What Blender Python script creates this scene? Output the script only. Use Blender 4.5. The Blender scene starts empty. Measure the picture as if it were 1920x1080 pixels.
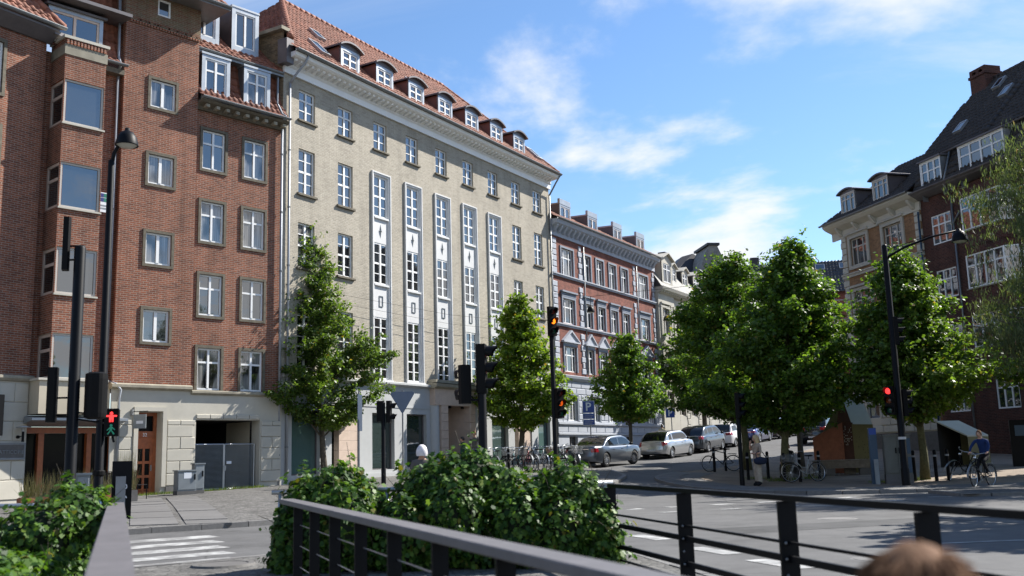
import bpy, math, random
import numpy as np
from mathutils import Vector, Matrix

R = math.radians
random.seed(7)
rng = np.random.default_rng(11)
scene = bpy.context.scene
col = scene.collection

# ------------------------------------------------------------------ camera
cam_data = bpy.data.cameras.new('camera')
cam = bpy.data.objects.new('camera', cam_data)
col.objects.link(cam)
cam_data.sensor_width = 36.0
cam_data.lens = 35.0
cam_data.clip_start = 0.1
cam_data.clip_end = 6000.0
cam_data.dof.use_dof = True
cam_data.dof.focus_distance = 44.0
cam_data.dof.aperture_fstop = 2.0
_p, _r = R(9.668), R(-1.638)
_right = Vector((1, 0, 0)); _fwd = Vector((0, math.cos(_p), math.sin(_p))); _up = Vector((0, -math.sin(_p), math.cos(_p)))
_rr = _right * math.cos(_r) + _up * math.sin(_r)
_uu = -_right * math.sin(_r) + _up * math.cos(_r)
_m = Matrix((_rr, _uu, -_fwd)).transposed().to_4x4()
_m.translation = (0, 0, 1.35)
cam.matrix_world = _m
scene.camera = cam

# ------------------------------------------------------------------ world, sun, exposure
SUN_AZ, SUN_EL = 60.0, 43.0          # azimuth from +Y towards +X
world = bpy.data.worlds.new('World')
scene.world = world
world.use_nodes = True
wn, wl = world.node_tree.nodes, world.node_tree.links
wn.clear()
w_out = wn.new('ShaderNodeOutputWorld')
w_bg = wn.new('ShaderNodeBackground')
w_bg.inputs['Strength'].default_value = 0.090
sky = wn.new('ShaderNodeTexSky')
sky.sky_type = 'NISHITA'
sky.sun_disc = False
sky.sun_elevation = R(SUN_EL)
sky.sun_rotation = R(SUN_AZ)
sky.air_density = 1.0
sky.dust_density = 0.1
sky.ozone_density = 4.0
# clouds: one layer seen in perspective over the whole sky
w_tc = wn.new('ShaderNodeTexCoord')
w_sep = wn.new('ShaderNodeSeparateXYZ'); wl.new(w_tc.outputs['Generated'], w_sep.inputs[0])
def wmath(op, a, b=None, c=None):
    n = wn.new('ShaderNodeMath'); n.operation = op
    for i, v in enumerate((a, b, c)):
        if v is None: continue
        if isinstance(v, (int, float)): n.inputs[i].default_value = v
        else: wl.new(v, n.inputs[i])
    return n.outputs[0]
_zc = wmath('ADD', wmath('MAXIMUM', w_sep.outputs['Z'], 0.0), 0.16)
w_com = wn.new('ShaderNodeCombineXYZ')
wl.new(wmath('DIVIDE', w_sep.outputs['X'], _zc), w_com.inputs[0])
wl.new(wmath('DIVIDE', w_sep.outputs['Y'], _zc), w_com.inputs[1])
def wnoise(scale, detail, rough, loc, sc=(1, 1, 1), dist=0.0):
    m = wn.new('ShaderNodeMapping'); m.inputs['Location'].default_value = loc; m.inputs['Scale'].default_value = sc
    wl.new(w_com.outputs[0], m.inputs[0])
    n = wn.new('ShaderNodeTexNoise'); n.inputs['Scale'].default_value = scale; n.inputs['Detail'].default_value = detail
    n.inputs['Roughness'].default_value = rough; n.inputs['Distortion'].default_value = dist
    wl.new(m.outputs[0], n.inputs['Vector'])
    return n.outputs['Fac']
def wramp(v, lo, hi):
    n = wn.new('ShaderNodeMapRange'); n.interpolation_type = 'SMOOTHSTEP'
    n.inputs['From Min'].default_value = lo; n.inputs['From Max'].default_value = hi
    wl.new(v, n.inputs['Value']); return n.outputs['Result']
CL_OFF = (38.82, 7.36, 0.0)
_low = wmath('MULTIPLY', wmath('SUBTRACT', 0.42, w_sep.outputs['Z']), 0.42)     # more cloud towards the horizon, all round
_cum = wramp(wmath('ADD', wnoise(0.80, 11.0, 0.56, CL_OFF, (1.0, 1.0, 1.0), 0.25), _low), 0.56, 0.66)
_wisp = wmath('MULTIPLY', wramp(wnoise(0.50, 9.0, 0.62, (9.36, 50.466, 0.0), (1.0, 2.0, 1.0), 0.6), 0.46, 0.72), 0.48)
_cl = wmath('MAXIMUM', _cum, _wisp)
w_mix = wn.new('ShaderNodeMixRGB')
wl.new(_cl, w_mix.inputs['Fac'])
w_hs = wn.new('ShaderNodeHueSaturation'); w_hs.inputs['Saturation'].default_value = 1.06
wl.new(sky.outputs[0], w_hs.inputs['Color']); wl.new(w_hs.outputs[0], w_mix.inputs['Color1'])
w_mix.inputs['Color2'].default_value = (5.2, 5.35, 5.6, 1)
wl.new(w_mix.outputs[0], w_bg.inputs['Color'])
wl.new(w_bg.outputs[0], w_out.inputs['Surface'])

_s = Vector((math.sin(R(SUN_AZ)) * math.cos(R(SUN_EL)), math.cos(R(SUN_AZ)) * math.cos(R(SUN_EL)), math.sin(R(SUN_EL))))
sun_data = bpy.data.lights.new('sun', 'SUN')
sun_data.energy = 4.8
sun_data.angle = R(0.53)
sun_data.color = (1.0, 0.955, 0.88)
sun = bpy.data.objects.new('sun', sun_data)
col.objects.link(sun)
sun.location = (60, 30, 60)
sun.rotation_euler = _s.to_track_quat('Z', 'Y').to_euler()

scene.view_settings.view_transform = 'Standard'
scene.view_settings.look = 'None'
scene.view_settings.exposure = 1.08
scene.view_settings.gamma = 1.0
scene.view_settings.use_curve_mapping = False
scene.cycles.use_denoising = True
scene.cycles.max_bounces = 6
scene.cycles.transparent_max_bounces = 4
scene.cycles.caustics_reflective = False
scene.cycles.caustics_refractive = False
scene.cycles.sample_clamp_indirect = 6.0

# ------------------------------------------------------------------ mesh helpers
class MB:
    """Collects faces, then links them as one mesh object."""
    def __init__(s):
        s.v = []; s.f = []; s.m = []
    def add(s, verts, faces, mi=0):
        b = len(s.v); s.v += [tuple(p) for p in verts]
        for f in faces:
            s.f.append(tuple(i + b for i in f)); s.m.append(mi)
    def quad(s, a, b, c, d, mi=0): s.add((a, b, c, d), ((0, 1, 2, 3),), mi)
    def box(s, x0, x1, y0, y1, z0, z1, mi=0):
        if x0 > x1: x0, x1 = x1, x0
        if y0 > y1: y0, y1 = y1, y0
        if z0 > z1: z0, z1 = z1, z0
        v = [(x0, y0, z0), (x1, y0, z0), (x1, y1, z0), (x0, y1, z0), (x0, y0, z1), (x1, y0, z1), (x1, y1, z1), (x0, y1, z1)]
        s.add(v, ((0, 3, 2, 1), (4, 5, 6, 7), (0, 1, 5, 4), (1, 2, 6, 5), (2, 3, 7, 6), (3, 0, 4, 7)), mi)
        return s
    def bbox(s, x0, x1, y0, y1, z0, z1, b=.02, mi=0):
        """box whose front (low-y) edges are chamfered"""
        v = [(x0, y1, z0), (x1, y1, z0), (x1, y1, z1), (x0, y1, z1), (x0, y0 + b, z0), (x1, y0 + b, z0), (x1, y0 + b, z1), (x0, y0 + b, z1),
             (x0 + b, y0, z0 + b), (x1 - b, y0, z0 + b), (x1 - b, y0, z1 - b), (x0 + b, y0, z1 - b)]
        s.add(v, ((0, 1, 5, 4), (1, 2, 6, 5), (2, 3, 7, 6), (3, 0, 4, 7), (4, 5, 9, 8), (5, 6, 10, 9), (6, 7, 11, 10), (7, 4, 8, 11), (8, 9, 10, 11)), mi)
        return s
    def prism(s, pts, y0, y1, mi=0):
        """outline in x,z extruded along y"""
        n = len(pts)
        v = [(p[0], y0, p[1]) for p in pts] + [(p[0], y1, p[1]) for p in pts]
        f = [tuple(range(n)), tuple(range(2 * n - 1, n - 1, -1))] + [(i, i + n, (i + 1) % n + n, (i + 1) % n) for i in range(n)]
        s.add(v, f, mi); return s
    def prismx(s, pts, x0, x1, mi=0):
        """outline in y,z extruded along x"""
        n = len(pts)
        v = [(x0, p[0], p[1]) for p in pts] + [(x1, p[0], p[1]) for p in pts]
        f = [tuple(range(n)), tuple(range(2 * n - 1, n - 1, -1))] + [(i, (i + 1) % n, (i + 1) % n + n, i + n) for i in range(n)]
        s.add(v, f, mi); return s
    def prismz(s, pts, z0, z1, mi=0):
        n = len(pts)
        v = [(p[0], p[1], z0) for p in pts] + [(p[0], p[1], z1) for p in pts]
        f = [tuple(range(n - 1, -1, -1)), tuple(range(n, 2 * n))] + [(i, (i + 1) % n, (i + 1) % n + n, i + n) for i in range(n)]
        s.add(v, f, mi); return s
    def tube(s, pts, rad, n=8, mi=0, cap=True):
        pts = [Vector(p) for p in pts]
        if isinstance(rad, (int, float)): rad = [rad] * len(pts)
        b = len(s.v); prev = None
        for i, p in enumerate(pts):
            t = (pts[min(i + 1, len(pts) - 1)] - pts[max(i - 1, 0)]).normalized()
            if prev is None:
                a = Vector((0, 0, 1)) if abs(t.z) < .9 else Vector((1, 0, 0))
                u = t.cross(a).normalized()
            else:
                u = (prev - t * prev.dot(t)).normalized()
            prev = u; w = t.cross(u)
            for k in range(n):
                a = 2 * math.pi * k / n
                s.v.append(tuple(p + (u * math.cos(a) + w * math.sin(a)) * rad[i]))
        for i in range(len(pts) - 1):
            for k in range(n):
                k2 = (k + 1) % n
                s.f.append((b + i * n + k, b + i * n + k2, b + (i + 1) * n + k2, b + (i + 1) * n + k)); s.m.append(mi)
        if cap:
            s.f.append(tuple(b + k for k in range(n - 1, -1, -1))); s.m.append(mi)
            e = b + (len(pts) - 1) * n
            s.f.append(tuple(e + k for k in range(n))); s.m.append(mi)
        return s
    def lathe(s, prof, c=(0, 0, 0), n=20, mi=0, axis='z'):
        b = len(s.v)
        for r, z in prof:
            for k in range(n):
                a = 2 * math.pi * k / n
                x, y, q = r * math.cos(a), r * math.sin(a), z
                if axis == 'y': x, y, q = x, q, y
                if axis == 'x': x, y, q = q, x, y
                s.v.append((c[0] + x, c[1] + y, c[2] + q))
        for i in range(len(prof) - 1):
            for k in range(n):
                k2 = (k + 1) % n
                s.f.append((b + i * n + k, b + i * n + k2, b + (i + 1) * n + k2, b + (i + 1) * n + k)); s.m.append(mi)
        return s
    def ellipsoid(s, c, r, n=12, m=8, mi=0, rot=None):
        b = len(s.v)
        for i in range(m + 1):
            th = math.pi * i / m
            for k in range(n):
                a = 2 * math.pi * k / n
                p = Vector((r[0] * math.sin(th) * math.cos(a), r[1] * math.sin(th) * math.sin(a), r[2] * math.cos(th)))
                if rot: p = rot @ p
                s.v.append((c[0] + p.x, c[1] + p.y, c[2] + p.z))
        for i in range(m):
            for k in range(n):
                k2 = (k + 1) % n
                s.f.append((b + i * n + k, b + (i + 1) * n + k, b + (i + 1) * n + k2, b + i * n + k2)); s.m.append(mi)
        return s
    def mesh(s, name, mats, smooth=False):
        me = bpy.data.meshes.new(name)
        me.from_pydata(s.v, [], s.f)
        if not isinstance(mats, (list, tuple)): mats = [mats]
        for m in mats: me.materials.append(m)
        if len(mats) > 1: me.polygons.foreach_set('material_index', s.m)
        if smooth: me.polygons.foreach_set('use_smooth', [True] * len(s.f))
        me.update()
        return me
    def build(s, name, mats, parent=None, smooth=False, loc=None):
        return link(name, s.mesh(name, mats, smooth), parent, loc)

def link(name, data, parent=None, loc=None, rz=None):
    o = bpy.data.objects.new(name, data)
    col.objects.link(o)
    if parent is not None: o.parent = parent
    if loc is not None: o.location = loc
    if rz is not None: o.rotation_euler = (0, 0, rz)
    return o
def tag(o, label=None, cat=None, group=None, kind=None):
    if label: o['label'] = label
    if cat: o['category'] = cat
    if group: o['group'] = group
    if kind: o['kind'] = kind
    return o
def thing(name, label, cat, loc=(0, 0, 0), rz=0.0, group=None):
    o = bpy.data.objects.new(name, None)
    o.empty_display_size = .2
    col.objects.link(o)
    o.location = loc; o.rotation_euler = (0, 0, rz)
    return tag(o, label, cat, group)
def copy_tree(o, parent=None):
    c = o.copy(); col.objects.link(c)
    if parent is not None: c.parent = parent
    for ch in o.children: copy_tree(ch, c)
    return c
def boxo(name, m, parent, x0, x1, y0, y1, z0, z1, **k):
    return MB().box(x0, x1, y0, y1, z0, z1).build(name, m, parent, **k)
_unit = {}
def ubox(name, m, parent, x0, x1, y0, y1, z0, z1, b=.015):
    """box whose mesh is shared between pieces of equal size, front edges chamfered"""
    key = (round(x1 - x0, 3), round(y1 - y0, 3), round(z1 - z0, 3), m.name, name)
    if key not in _unit:
        _unit[key] = MB().bbox(0, x1 - x0, 0, y1 - y0, 0, z1 - z0, b).mesh(name, m)
    return link(name, _unit[key], parent, (x0, y0, z0))
def text(name, s, m, parent, loc, size, rot=(math.pi / 2, 0, 0), depth=.008, align='CENTER', sx=1.0, weight=0.0):
    cu = bpy.data.curves.new(name, 'FONT'); cu.body = s; cu.size = size; cu.extrude = depth; cu.align_x = align; cu.offset = weight
    cu.resolution_u = 2
    to = bpy.data.objects.new(name + '_src', cu); col.objects.link(to)
    dg = bpy.context.evaluated_depsgraph_get()
    me = bpy.data.meshes.new_from_object(to.evaluated_get(dg))
    bpy.data.objects.remove(to); bpy.data.curves.remove(cu)
    me.materials.clear(); me.materials.append(m); me.name = name
    o = link(name, me, parent, loc); o.rotation_euler = rot; o.scale = (sx, 1, 1)
    return o

# ------------------------------------------------------------------ terrain: the street climbs away from the crossing
AD = np.array([math.sin(R(30.66)), math.cos(R(30.66))]); AN = np.array([AD[1], -AD[0]])
_sA = [-100, 0, 15, 20, 28.8, 40, 51.4, 58, 66, 75, 90, 140, 240]; _zA = [.1, .15, .25, .3, .46, .68, 1.0, 1.3, 1.75, 2.2, 2.9, 5.2, 9]
_sB = [-100, 28, 31, 36, 44, 52, 58, 66, 75, 90, 140, 240]; _zB = [0, 0, .02, .08, .4, .8, 1.15, 1.65, 2.15, 2.9, 5.2, 9]
def gz(x, y):
    s = x * AD[0] + y * AD[1]; t = x * AN[0] + y * AN[1]
    k = min(1, max(0, (t + 22) / 12)); k = k * k * (3 - 2 * k)
    return float(np.interp(s, _sA, _zA) * (1 - k) + np.interp(s, _sB, _zB) * k)
def st(s, t): return (s * AD[0] + t * AN[0], s * AD[1] + t * AN[1])
# ------------------------------------------------------------------ materials
def _nt(name):
    m = bpy.data.materials.new(name); m.use_nodes = True
    nt = m.node_tree; nt.nodes.clear()
    o = nt.nodes.new('ShaderNodeOutputMaterial'); p = nt.nodes.new('ShaderNodeBsdfPrincipled')
    nt.links.new(p.outputs[0], o.inputs[0])
    return m, nt, p, o
def _noise(nt, vec, scale, detail=4, rough=.6):
    n = nt.nodes.new('ShaderNodeTexNoise'); n.inputs['Scale'].default_value = scale
    n.inputs['Detail'].default_value = detail; n.inputs['Roughness'].default_value = rough
    nt.links.new(vec, n.inputs['Vector']); return n.outputs['Fac']
def _ramp(nt, fac, stops):
    n = nt.nodes.new('ShaderNodeValToRGB'); e = n.color_ramp.elements
    while len(e) < len(stops): e.new(.5)
    for i, (p, c) in enumerate(stops):
        e[i].position = p; e[i].color = (*c, 1) if len(c) == 3 else c
    nt.links.new(fac, n.inputs[0]); return n.outputs[0]
def _mul(nt, a, b, fac=1.0):
    n = nt.nodes.new('ShaderNodeMixRGB'); n.blend_type = 'MULTIPLY'; n.inputs[0].default_value = fac
    nt.links.new(a, n.inputs[1]); nt.links.new(b, n.inputs[2]); return n.outputs[0]
def _bump(nt, p, h, strength, dist=.02):
    b = nt.nodes.new('ShaderNodeBump'); b.inputs['Strength'].default_value = strength; b.inputs['Distance'].default_value = dist
    nt.links.new(h, b.inputs['Height']); nt.links.new(b.outputs[0], p.inputs['Normal'])
def g3(v): return (v, v, v)
def mat(name, c, rough=.65, metal=0., var=.14, scale=3., bump=0., bscale=60., spec=.5, stain=0., coat=0., objvar=0.):
    m, nt, p, o = _nt(name)
    tc = nt.nodes.new('ShaderNodeTexCoord'); v = tc.outputs['Object']
    f = _noise(nt, v, scale, 5, .65)
    cc = _ramp(nt, f, [(.25, tuple(x * (1 - var) for x in c)), (.75, tuple(min(1, x * (1 + var)) for x in c))])
    if stain:
        s = _noise(nt, v, scale * .35, 6, .7)
        cc = _mul(nt, cc, _ramp(nt, s, [(.42, g3(1.0 - stain)), (.62, g3(1.0))]))
    if objvar:
        oi = nt.nodes.new('ShaderNodeObjectInfo')
        cc = _mul(nt, cc, _ramp(nt, oi.outputs['Random'], [(0, g3(1 - objvar)), (1, g3(1.0))]))
    nt.links.new(cc, p.inputs['Base Color'])
    p.inputs['Roughness'].default_value = rough; p.inputs['Metallic'].default_value = metal
    p.inputs['Specular IOR Level'].default_value = spec
    p.inputs['Coat Weight'].default_value = coat; p.inputs['Coat Roughness'].default_value = .05
    if bump: _bump(nt, p, _noise(nt, v, bscale, 3, .6), bump, .01)
    return m
def brick(name, c1, c2, mortar, dirt=.25, bw=.235, rh=.072, ms=.011, burn=.8, streak=.74):
    m, nt, p, o = _nt(name)
    tc = nt.nodes.new('ShaderNodeTexCoord'); v = tc.outputs['Object']
    sep = nt.nodes.new('ShaderNodeSeparateXYZ'); nt.links.new(v, sep.inputs[0])
    ad = nt.nodes.new('ShaderNodeMath'); ad.operation = 'ADD'; nt.links.new(sep.outputs[0], ad.inputs[0]); nt.links.new(sep.outputs[1], ad.inputs[1])
    cm = nt.nodes.new('ShaderNodeCombineXYZ'); nt.links.new(ad.outputs[0], cm.inputs[0]); nt.links.new(sep.outputs[2], cm.inputs[1])
    b = nt.nodes.new('ShaderNodeTexBrick')
    b.inputs['Scale'].default_value = 1.0; b.inputs['Brick Width'].default_value = bw; b.inputs['Row Height'].default_value = rh
    b.inputs['Mortar Size'].default_value = ms; b.inputs['Mortar Smooth'].default_value = .3; b.inputs['Bias'].default_value = -.1
    b.inputs['Color1'].default_value = (*c1, 1); b.inputs['Color2'].default_value = (*c2, 1); b.inputs['Mortar'].default_value = (*mortar, 1)
    nt.links.new(cm.outputs[0], b.inputs['Vector'])
    cc = b.outputs['Color']
    # single burnt bricks: cells of the brick grid
    wn2 = nt.nodes.new('ShaderNodeTexBrick')
    wn2.inputs['Scale'].default_value = 1.0; wn2.inputs['Brick Width'].default_value = bw; wn2.inputs['Row Height'].default_value = rh
    wn2.inputs['Mortar Size'].default_value = 0.0; wn2.inputs['Bias'].default_value = -.55
    wn2.inputs['Color1'].default_value = (1.06, 1.04, 1.02, 1); wn2.inputs['Color2'].default_value = (.52, .55, .6, 1)
    wn2.offset = .5; nt.links.new(cm.outputs[0], wn2.inputs['Vector'])
    cc = _mul(nt, cc, wn2.outputs['Color'], burn)
    d = _noise(nt, v, .55, 6, .7)
    cc = _mul(nt, cc, _ramp(nt, d, [(.3, g3(1 - dirt)), (.65, g3(1.05))]))
    mpv = nt.nodes.new('ShaderNodeMapping'); mpv.inputs['Scale'].default_value = (1.5, 1.5, .10); nt.links.new(v, mpv.inputs[0])
    cc = _mul(nt, cc, _ramp(nt, _noise(nt, mpv.outputs[0], 1.0, 6, .75), [(.34, g3(streak)), (.56, g3(1.03))]))
    d2 = _noise(nt, v, 14, 3, .6)
    cc = _mul(nt, cc, _ramp(nt, d2, [(.3, g3(.85)), (.7, g3(1.1))]))
    nt.links.new(cc, p.inputs['Base Color']); p.inputs['Roughness'].default_value = .85; p.inputs['Specular IOR Level'].default_value = .25
    inv = nt.nodes.new('ShaderNodeMath'); inv.operation = 'SUBTRACT'; inv.inputs[0].default_value = 1; nt.links.new(b.outputs['Fac'], inv.inputs[1])
    _bump(nt, p, inv.outputs[0], .6, .012)
    return m
def glass(name, c, ior=1.9, rough=.02, objvar=True):
    m, nt, p, o = _nt(name)
    if objvar:
        oi = nt.nodes.new('ShaderNodeObjectInfo')
        cc = _ramp(nt, oi.outputs['Random'], [(0, tuple(x * .5 for x in c)), (.7, c), (1, tuple(min(1, x * 2.2) for x in c))])
        nt.links.new(cc, p.inputs['Base Color'])
    else: p.inputs['Base Color'].default_value = (*c, 1)
    p.inputs['Roughness'].default_value = rough; p.inputs['IOR'].default_value = ior
    # old float glass: a faint waviness
    tc = nt.nodes.new('ShaderNodeTexCoord'); _bump(nt, p, _noise(nt, tc.outputs['Object'], 2.5, 2, .5), .012, .1)
    return m
def emis(name, c, s):
    m, nt, p, o = _nt(name)
    p.inputs['Base Color'].default_value = (*[x * .5 for x in c], 1); p.inputs['Roughness'].default_value = .3
    p.inputs['Emission Color'].default_value = (*c, 1); p.inputs['Emission Strength'].default_value = s
    return m
def leaf(name, c1, c2, c3, trans=.42, rough=.45, spec=.4):
    m, nt, p, o = _nt(name)
    ge = nt.nodes.new('ShaderNodeNewGeometry')
    cc = _ramp(nt, ge.outputs['Random Per Island'], [(0, c1), (.5, c2), (.96, c3), (.985, (c3[0] * 1.5, c3[1] * .8, c3[2])), (1, (c2[0] * 2.2, c2[1] * .8, c2[2] * 1.2))])
    nt.links.new(cc, p.inputs['Base Color']); p.inputs['Roughness'].default_value = rough; p.inputs['Specular IOR Level'].default_value = spec
    t = nt.nodes.new('ShaderNodeBsdfTranslucent')
    tcx = nt.nodes.new('ShaderNodeMixRGB'); tcx.blend_type = 'MULTIPLY'; tcx.inputs[0].default_value = 1; nt.links.new(cc, tcx.inputs[1]); tcx.inputs[2].default_value = (1.5, 1.5, .55, 1)
    nt.links.new(tcx.outputs[0], t.inputs[0])
    mx = nt.nodes.new('ShaderNodeMixShader'); mx.inputs[0].default_value = trans
    nt.links.new(p.outputs[0], mx.inputs[1]); nt.links.new(t.outputs[0], mx.inputs[2]); nt.links.new(mx.outputs[0], o.inputs[0])
    return m

K = {}
K['brick_red'] = brick('brick_red', (.285, .098, .052), (.18, .063, .038), (.33, .265, .215), burn=.6)
K['brick_olive'] = brick('brick_olive', (.16, .12, .07), (.22, .09, .05), (.24, .20, .15), .2)
K['surround'] = mat('olive_soldier_brick', (.125, .108, .078), .85, var=.4, scale=9, bump=.3, bscale=30)
K['brick_yellow'] = brick('brick_yellow', (.425, .385, .315), (.375, .335, .268), (.42, .39, .33), .16, burn=.35, streak=.85)
K['brick_dark'] = brick('brick_old_yellow', (.28, .215, .13), (.18, .14, .09), (.28, .24, .18), .3)  # darker yellow brick of the fire walls
K['brick_wine'] = brick('brick_wine', (.255, .085, .06), (.19, .064, .048), (.26, .14, .11), .3)
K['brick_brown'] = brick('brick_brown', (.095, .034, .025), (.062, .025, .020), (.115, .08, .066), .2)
K['brick_peach'] = brick('brick_peach', (.31, .175, .09), (.26, .14, .075), (.31, .20, .12), .25)
K['brick_rose'] = brick('brick_rose', (.28, .12, .075), (.23, .095, .06), (.30, .18, .13), .25)
K['plaster'] = mat('pale_plaster', (.52, .49, .415), .8, var=.06, scale=1.3, stain=.10, bump=.06)
K['plaster_cream'] = mat('cream_plaster', (.52, .46, .35), .8, var=.06, scale=1.3, stain=.1)
K['plaster_grey'] = mat('grey_painted_stone', (.43, .44, .44), .7, var=.05, scale=1.2, stain=.08)
K['plaster_blue'] = mat('bluegrey_stucco', (.40, .425, .475), .75, var=.05, scale=1.5, stain=.1)
K['plaster_bluedark'] = mat('bluegrey_trim', (.22, .25, .30), .75, var=.06, scale=1.5, stain=.1)
K['plaster_ivory'] = mat('ivory_stucco', (.44, .415, .355), .8, var=.06, scale=1.5, stain=.12)
K['travertine'] = mat('travertine', (.56, .44, .36), .6, var=.10, scale=5, stain=.05)
K['concrete'] = mat('concrete_band', (.34, .31, .24), .9, var=.2, scale=3, stain=.25, bump=.2)
K['plinth'] = mat('dark_plinth', (.11, .105, .10), .8, var=.2, scale=6)
K['white'] = mat('white_paint', (.80, .80, .79), .45, var=.04, scale=2)
K['frame_beige'] = mat('pinkish_window_frame', (.58, .47, .40), .5, var=.06)
K['cream_frame'] = mat('cream_window_frame', (.50, .47, .42), .5, var=.06)
K['zinc'] = mat('zinc_sheet', (.36, .38, .40), .42, .65, var=.16, scale=2.2)
K['zinc_dark'] = mat('dark_zinc_sheet', (.12, .11, .115), .5, .3, var=.25, scale=2)
K['copper_brown'] = mat('brown_dormer_cheek', (.17, .075, .06), .6, var=.2, scale=2)
K['gutter'] = mat('grey_gutter', (.20, .21, .215), .5, .5, var=.15)
K['pipe'] = mat('grey_downpipe', (.30, .32, .35), .5, .3, var=.1)
K['tile'] = mat('red_roof_tile', (.30, .115, .07), .75, var=.35, scale=2.3, stain=.25)
K['tile_old'] = mat('weathered_roof_tile', (.25, .095, .06), .8, var=.35, scale=3, stain=.35)
K['tile_dark'] = mat('dark_roof_tile', (.036, .030, .027), .7, var=.35, scale=3, stain=.3)
K['slate'] = mat('slate', (.028, .028, .033), .55, var=.3, scale=4, stain=.2)
K['slate_pale'] = mat('pale_slate', (.24, .23, .21), .7, var=.3, scale=2.5, stain=.25)
K['black_tile'] = mat('glazed_black_tile', (.035, .035, .042), .25, var=.2, scale=4)
K['glass'] = glass('window_glass', (.018, .021, .024), 2.6)
def curtain_glass(name):
    m, nt, p, o = _nt(name)
    tc = nt.nodes.new('ShaderNodeTexCoord'); oi = nt.nodes.new('ShaderNodeObjectInfo')
    mp = nt.nodes.new('ShaderNodeMapping'); mp.inputs['Scale'].default_value = (16, 16, .5); nt.links.new(tc.outputs['Object'], mp.inputs[0])
    ofs = nt.nodes.new('ShaderNodeCombineXYZ'); mu = nt.nodes.new('ShaderNodeMath'); mu.operation = 'MULTIPLY'; mu.inputs[1].default_value = 40; nt.links.new(oi.outputs['Random'], mu.inputs[0]); nt.links.new(mu.outputs[0], ofs.inputs[0]); nt.links.new(ofs.outputs[0], mp.inputs['Location'])
    folds = _ramp(nt, _noise(nt, mp.outputs[0], 1.0, 2, .5), [(.3, (.06, .06, .06)), (.5, (.17, .17, .17)), (.7, (.30, .295, .28))])
    mp2 = nt.nodes.new('ShaderNodeMapping'); mp2.inputs['Scale'].default_value = (2.2, 2.2, .9); nt.links.new(tc.outputs['Object'], mp2.inputs[0]); nt.links.new(ofs.outputs[0], mp2.inputs['Location'])
    cc = _mul(nt, folds, _ramp(nt, _noise(nt, mp2.outputs[0], 1.0, 1, .4), [(.40, g3(.12)), (.50, g3(1.0))]))
    nt.links.new(cc, p.inputs['Base Color']); p.inputs['Roughness'].default_value = .02; p.inputs['IOR'].default_value = 2.2
    return m
K['glass_curtain'] = curtain_glass('curtained_glass')
K['glass_shop'] = glass('shop_glass', (.034, .052, .048), 1.95, .03)
K['glass_teal'] = glass('teal_film_glass', (.085, .145, .135), 1.7, .05, False)
K['glass_car'] = glass('car_glass', (.008, .009, .010), 1.6, .03, False)
K['glass_dark'] = glass('unlit_shop_glass', (.008, .008, .008), 1.14, .05, False)
K['frame_grey'] = mat('pale_grey_frame', (.62, .62, .615), .55, var=.06, scale=2, stain=.06)
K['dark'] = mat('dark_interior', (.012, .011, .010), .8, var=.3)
K['wood'] = mat('varnished_wood', (.30, .085, .028), .4, var=.3, scale=7, spec=.5)
K['wood_dark'] = mat('dark_wood', (.10, .045, .02), .5, var=.3, scale=7)
K['black'] = mat('black_metal', (.0025, .003, .0045), .5, .0, var=.2, spec=.16)
K['black_rough'] = mat('black_plastic', (.003, .003, .0035), .6, 0, var=.2, spec=.15)
K['steel'] = mat('galvanised_steel', (.42, .44, .46), .38, .8, var=.15, scale=8)
K['iron'] = mat('grey_painted_iron', (.22, .23, .24), .5, .4, var=.15)
K['rail'] = mat('weathered_rail', (.125, .118, .122), .6, var=.14, scale=9, stain=.15, bump=.1)
K['cabinet'] = mat('grey_cabinet', (.23, .255, .27), .5, .2, var=.12, scale=4, stain=.1)
K['cabinet2'] = mat('olive_grey_cabinet', (.12, .125, .11), .55, .1, var=.12, scale=4, stain=.15)
K['blue_panel'] = mat('blue_panel', (.03, .065, .11), .5, var=.1)
K['sign_blue'] = mat('sign_blue', (.01, .055, .29), .4, var=.05)
K['sign_back'] = mat('sign_back_grey', (.10, .13, .19), .4, .5, var=.08)
K['white_print'] = mat('white_print', (.75, .77, .8), .5, var=.02)
K['corten'] = mat('rust_panel', (.30, .10, .045), .75, var=.28, scale=4, stain=.2)
K['corten_dark'] = mat('dark_rust_panel', (.075, .026, .014), .75, var=.3, scale=4)
K['olive_panel'] = mat('olive_panel', (.16, .135, .05), .7, var=.15, scale=3)
K['pale_panel'] = mat('pale_olive_panel', (.42, .41, .33), .6, var=.08, scale=3)
K['bench'] = mat('weathered_timber', (.17, .14, .105), .8, var=.3, scale=8, bump=.3)
K['bark'] = mat('bark', (.085, .07, .05), .9, var=.4, scale=12, bump=.8, bscale=30)
K['bark2'] = mat('mossy_bark', (.09, .085, .035), .9, var=.4, scale=12, bump=.8, bscale=30)
K['soil'] = mat('soil', (.055, .04, .028), .95, var=.4, scale=6, bump=.6)
K['leaf_a'] = leaf('lime_leaf', (.05, .095, .016), (.092, .165, .026), (.15, .235, .045), .52)
K['leaf_b'] = leaf('maple_leaf', (.044, .094, .016), (.084, .162, .026), (.145, .232, .042), .54)
K['leaf_c'] = leaf('willow_leaf', (.05, .075, .035), (.09, .125, .06), (.15, .19, .10))
K['leaf_bright'] = leaf('fresh_maple_leaf', (.075, .125, .016), (.125, .205, .026), (.19, .28, .04), .55)
K['leaf_d'] = leaf('olive_lime_leaf', (.046, .088, .019), (.085, .148, .03), (.145, .215, .048), .52)
K['ivy'] = leaf('ivy_leaf', (.016, .048, .008), (.044, .108, .014), (.13, .225, .035), .36, .5, .28)
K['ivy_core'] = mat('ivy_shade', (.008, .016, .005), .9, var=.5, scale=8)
K['grass'] = leaf('grass_blade', (.05, .09, .015), (.10, .15, .03), (.16, .20, .05))
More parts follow.
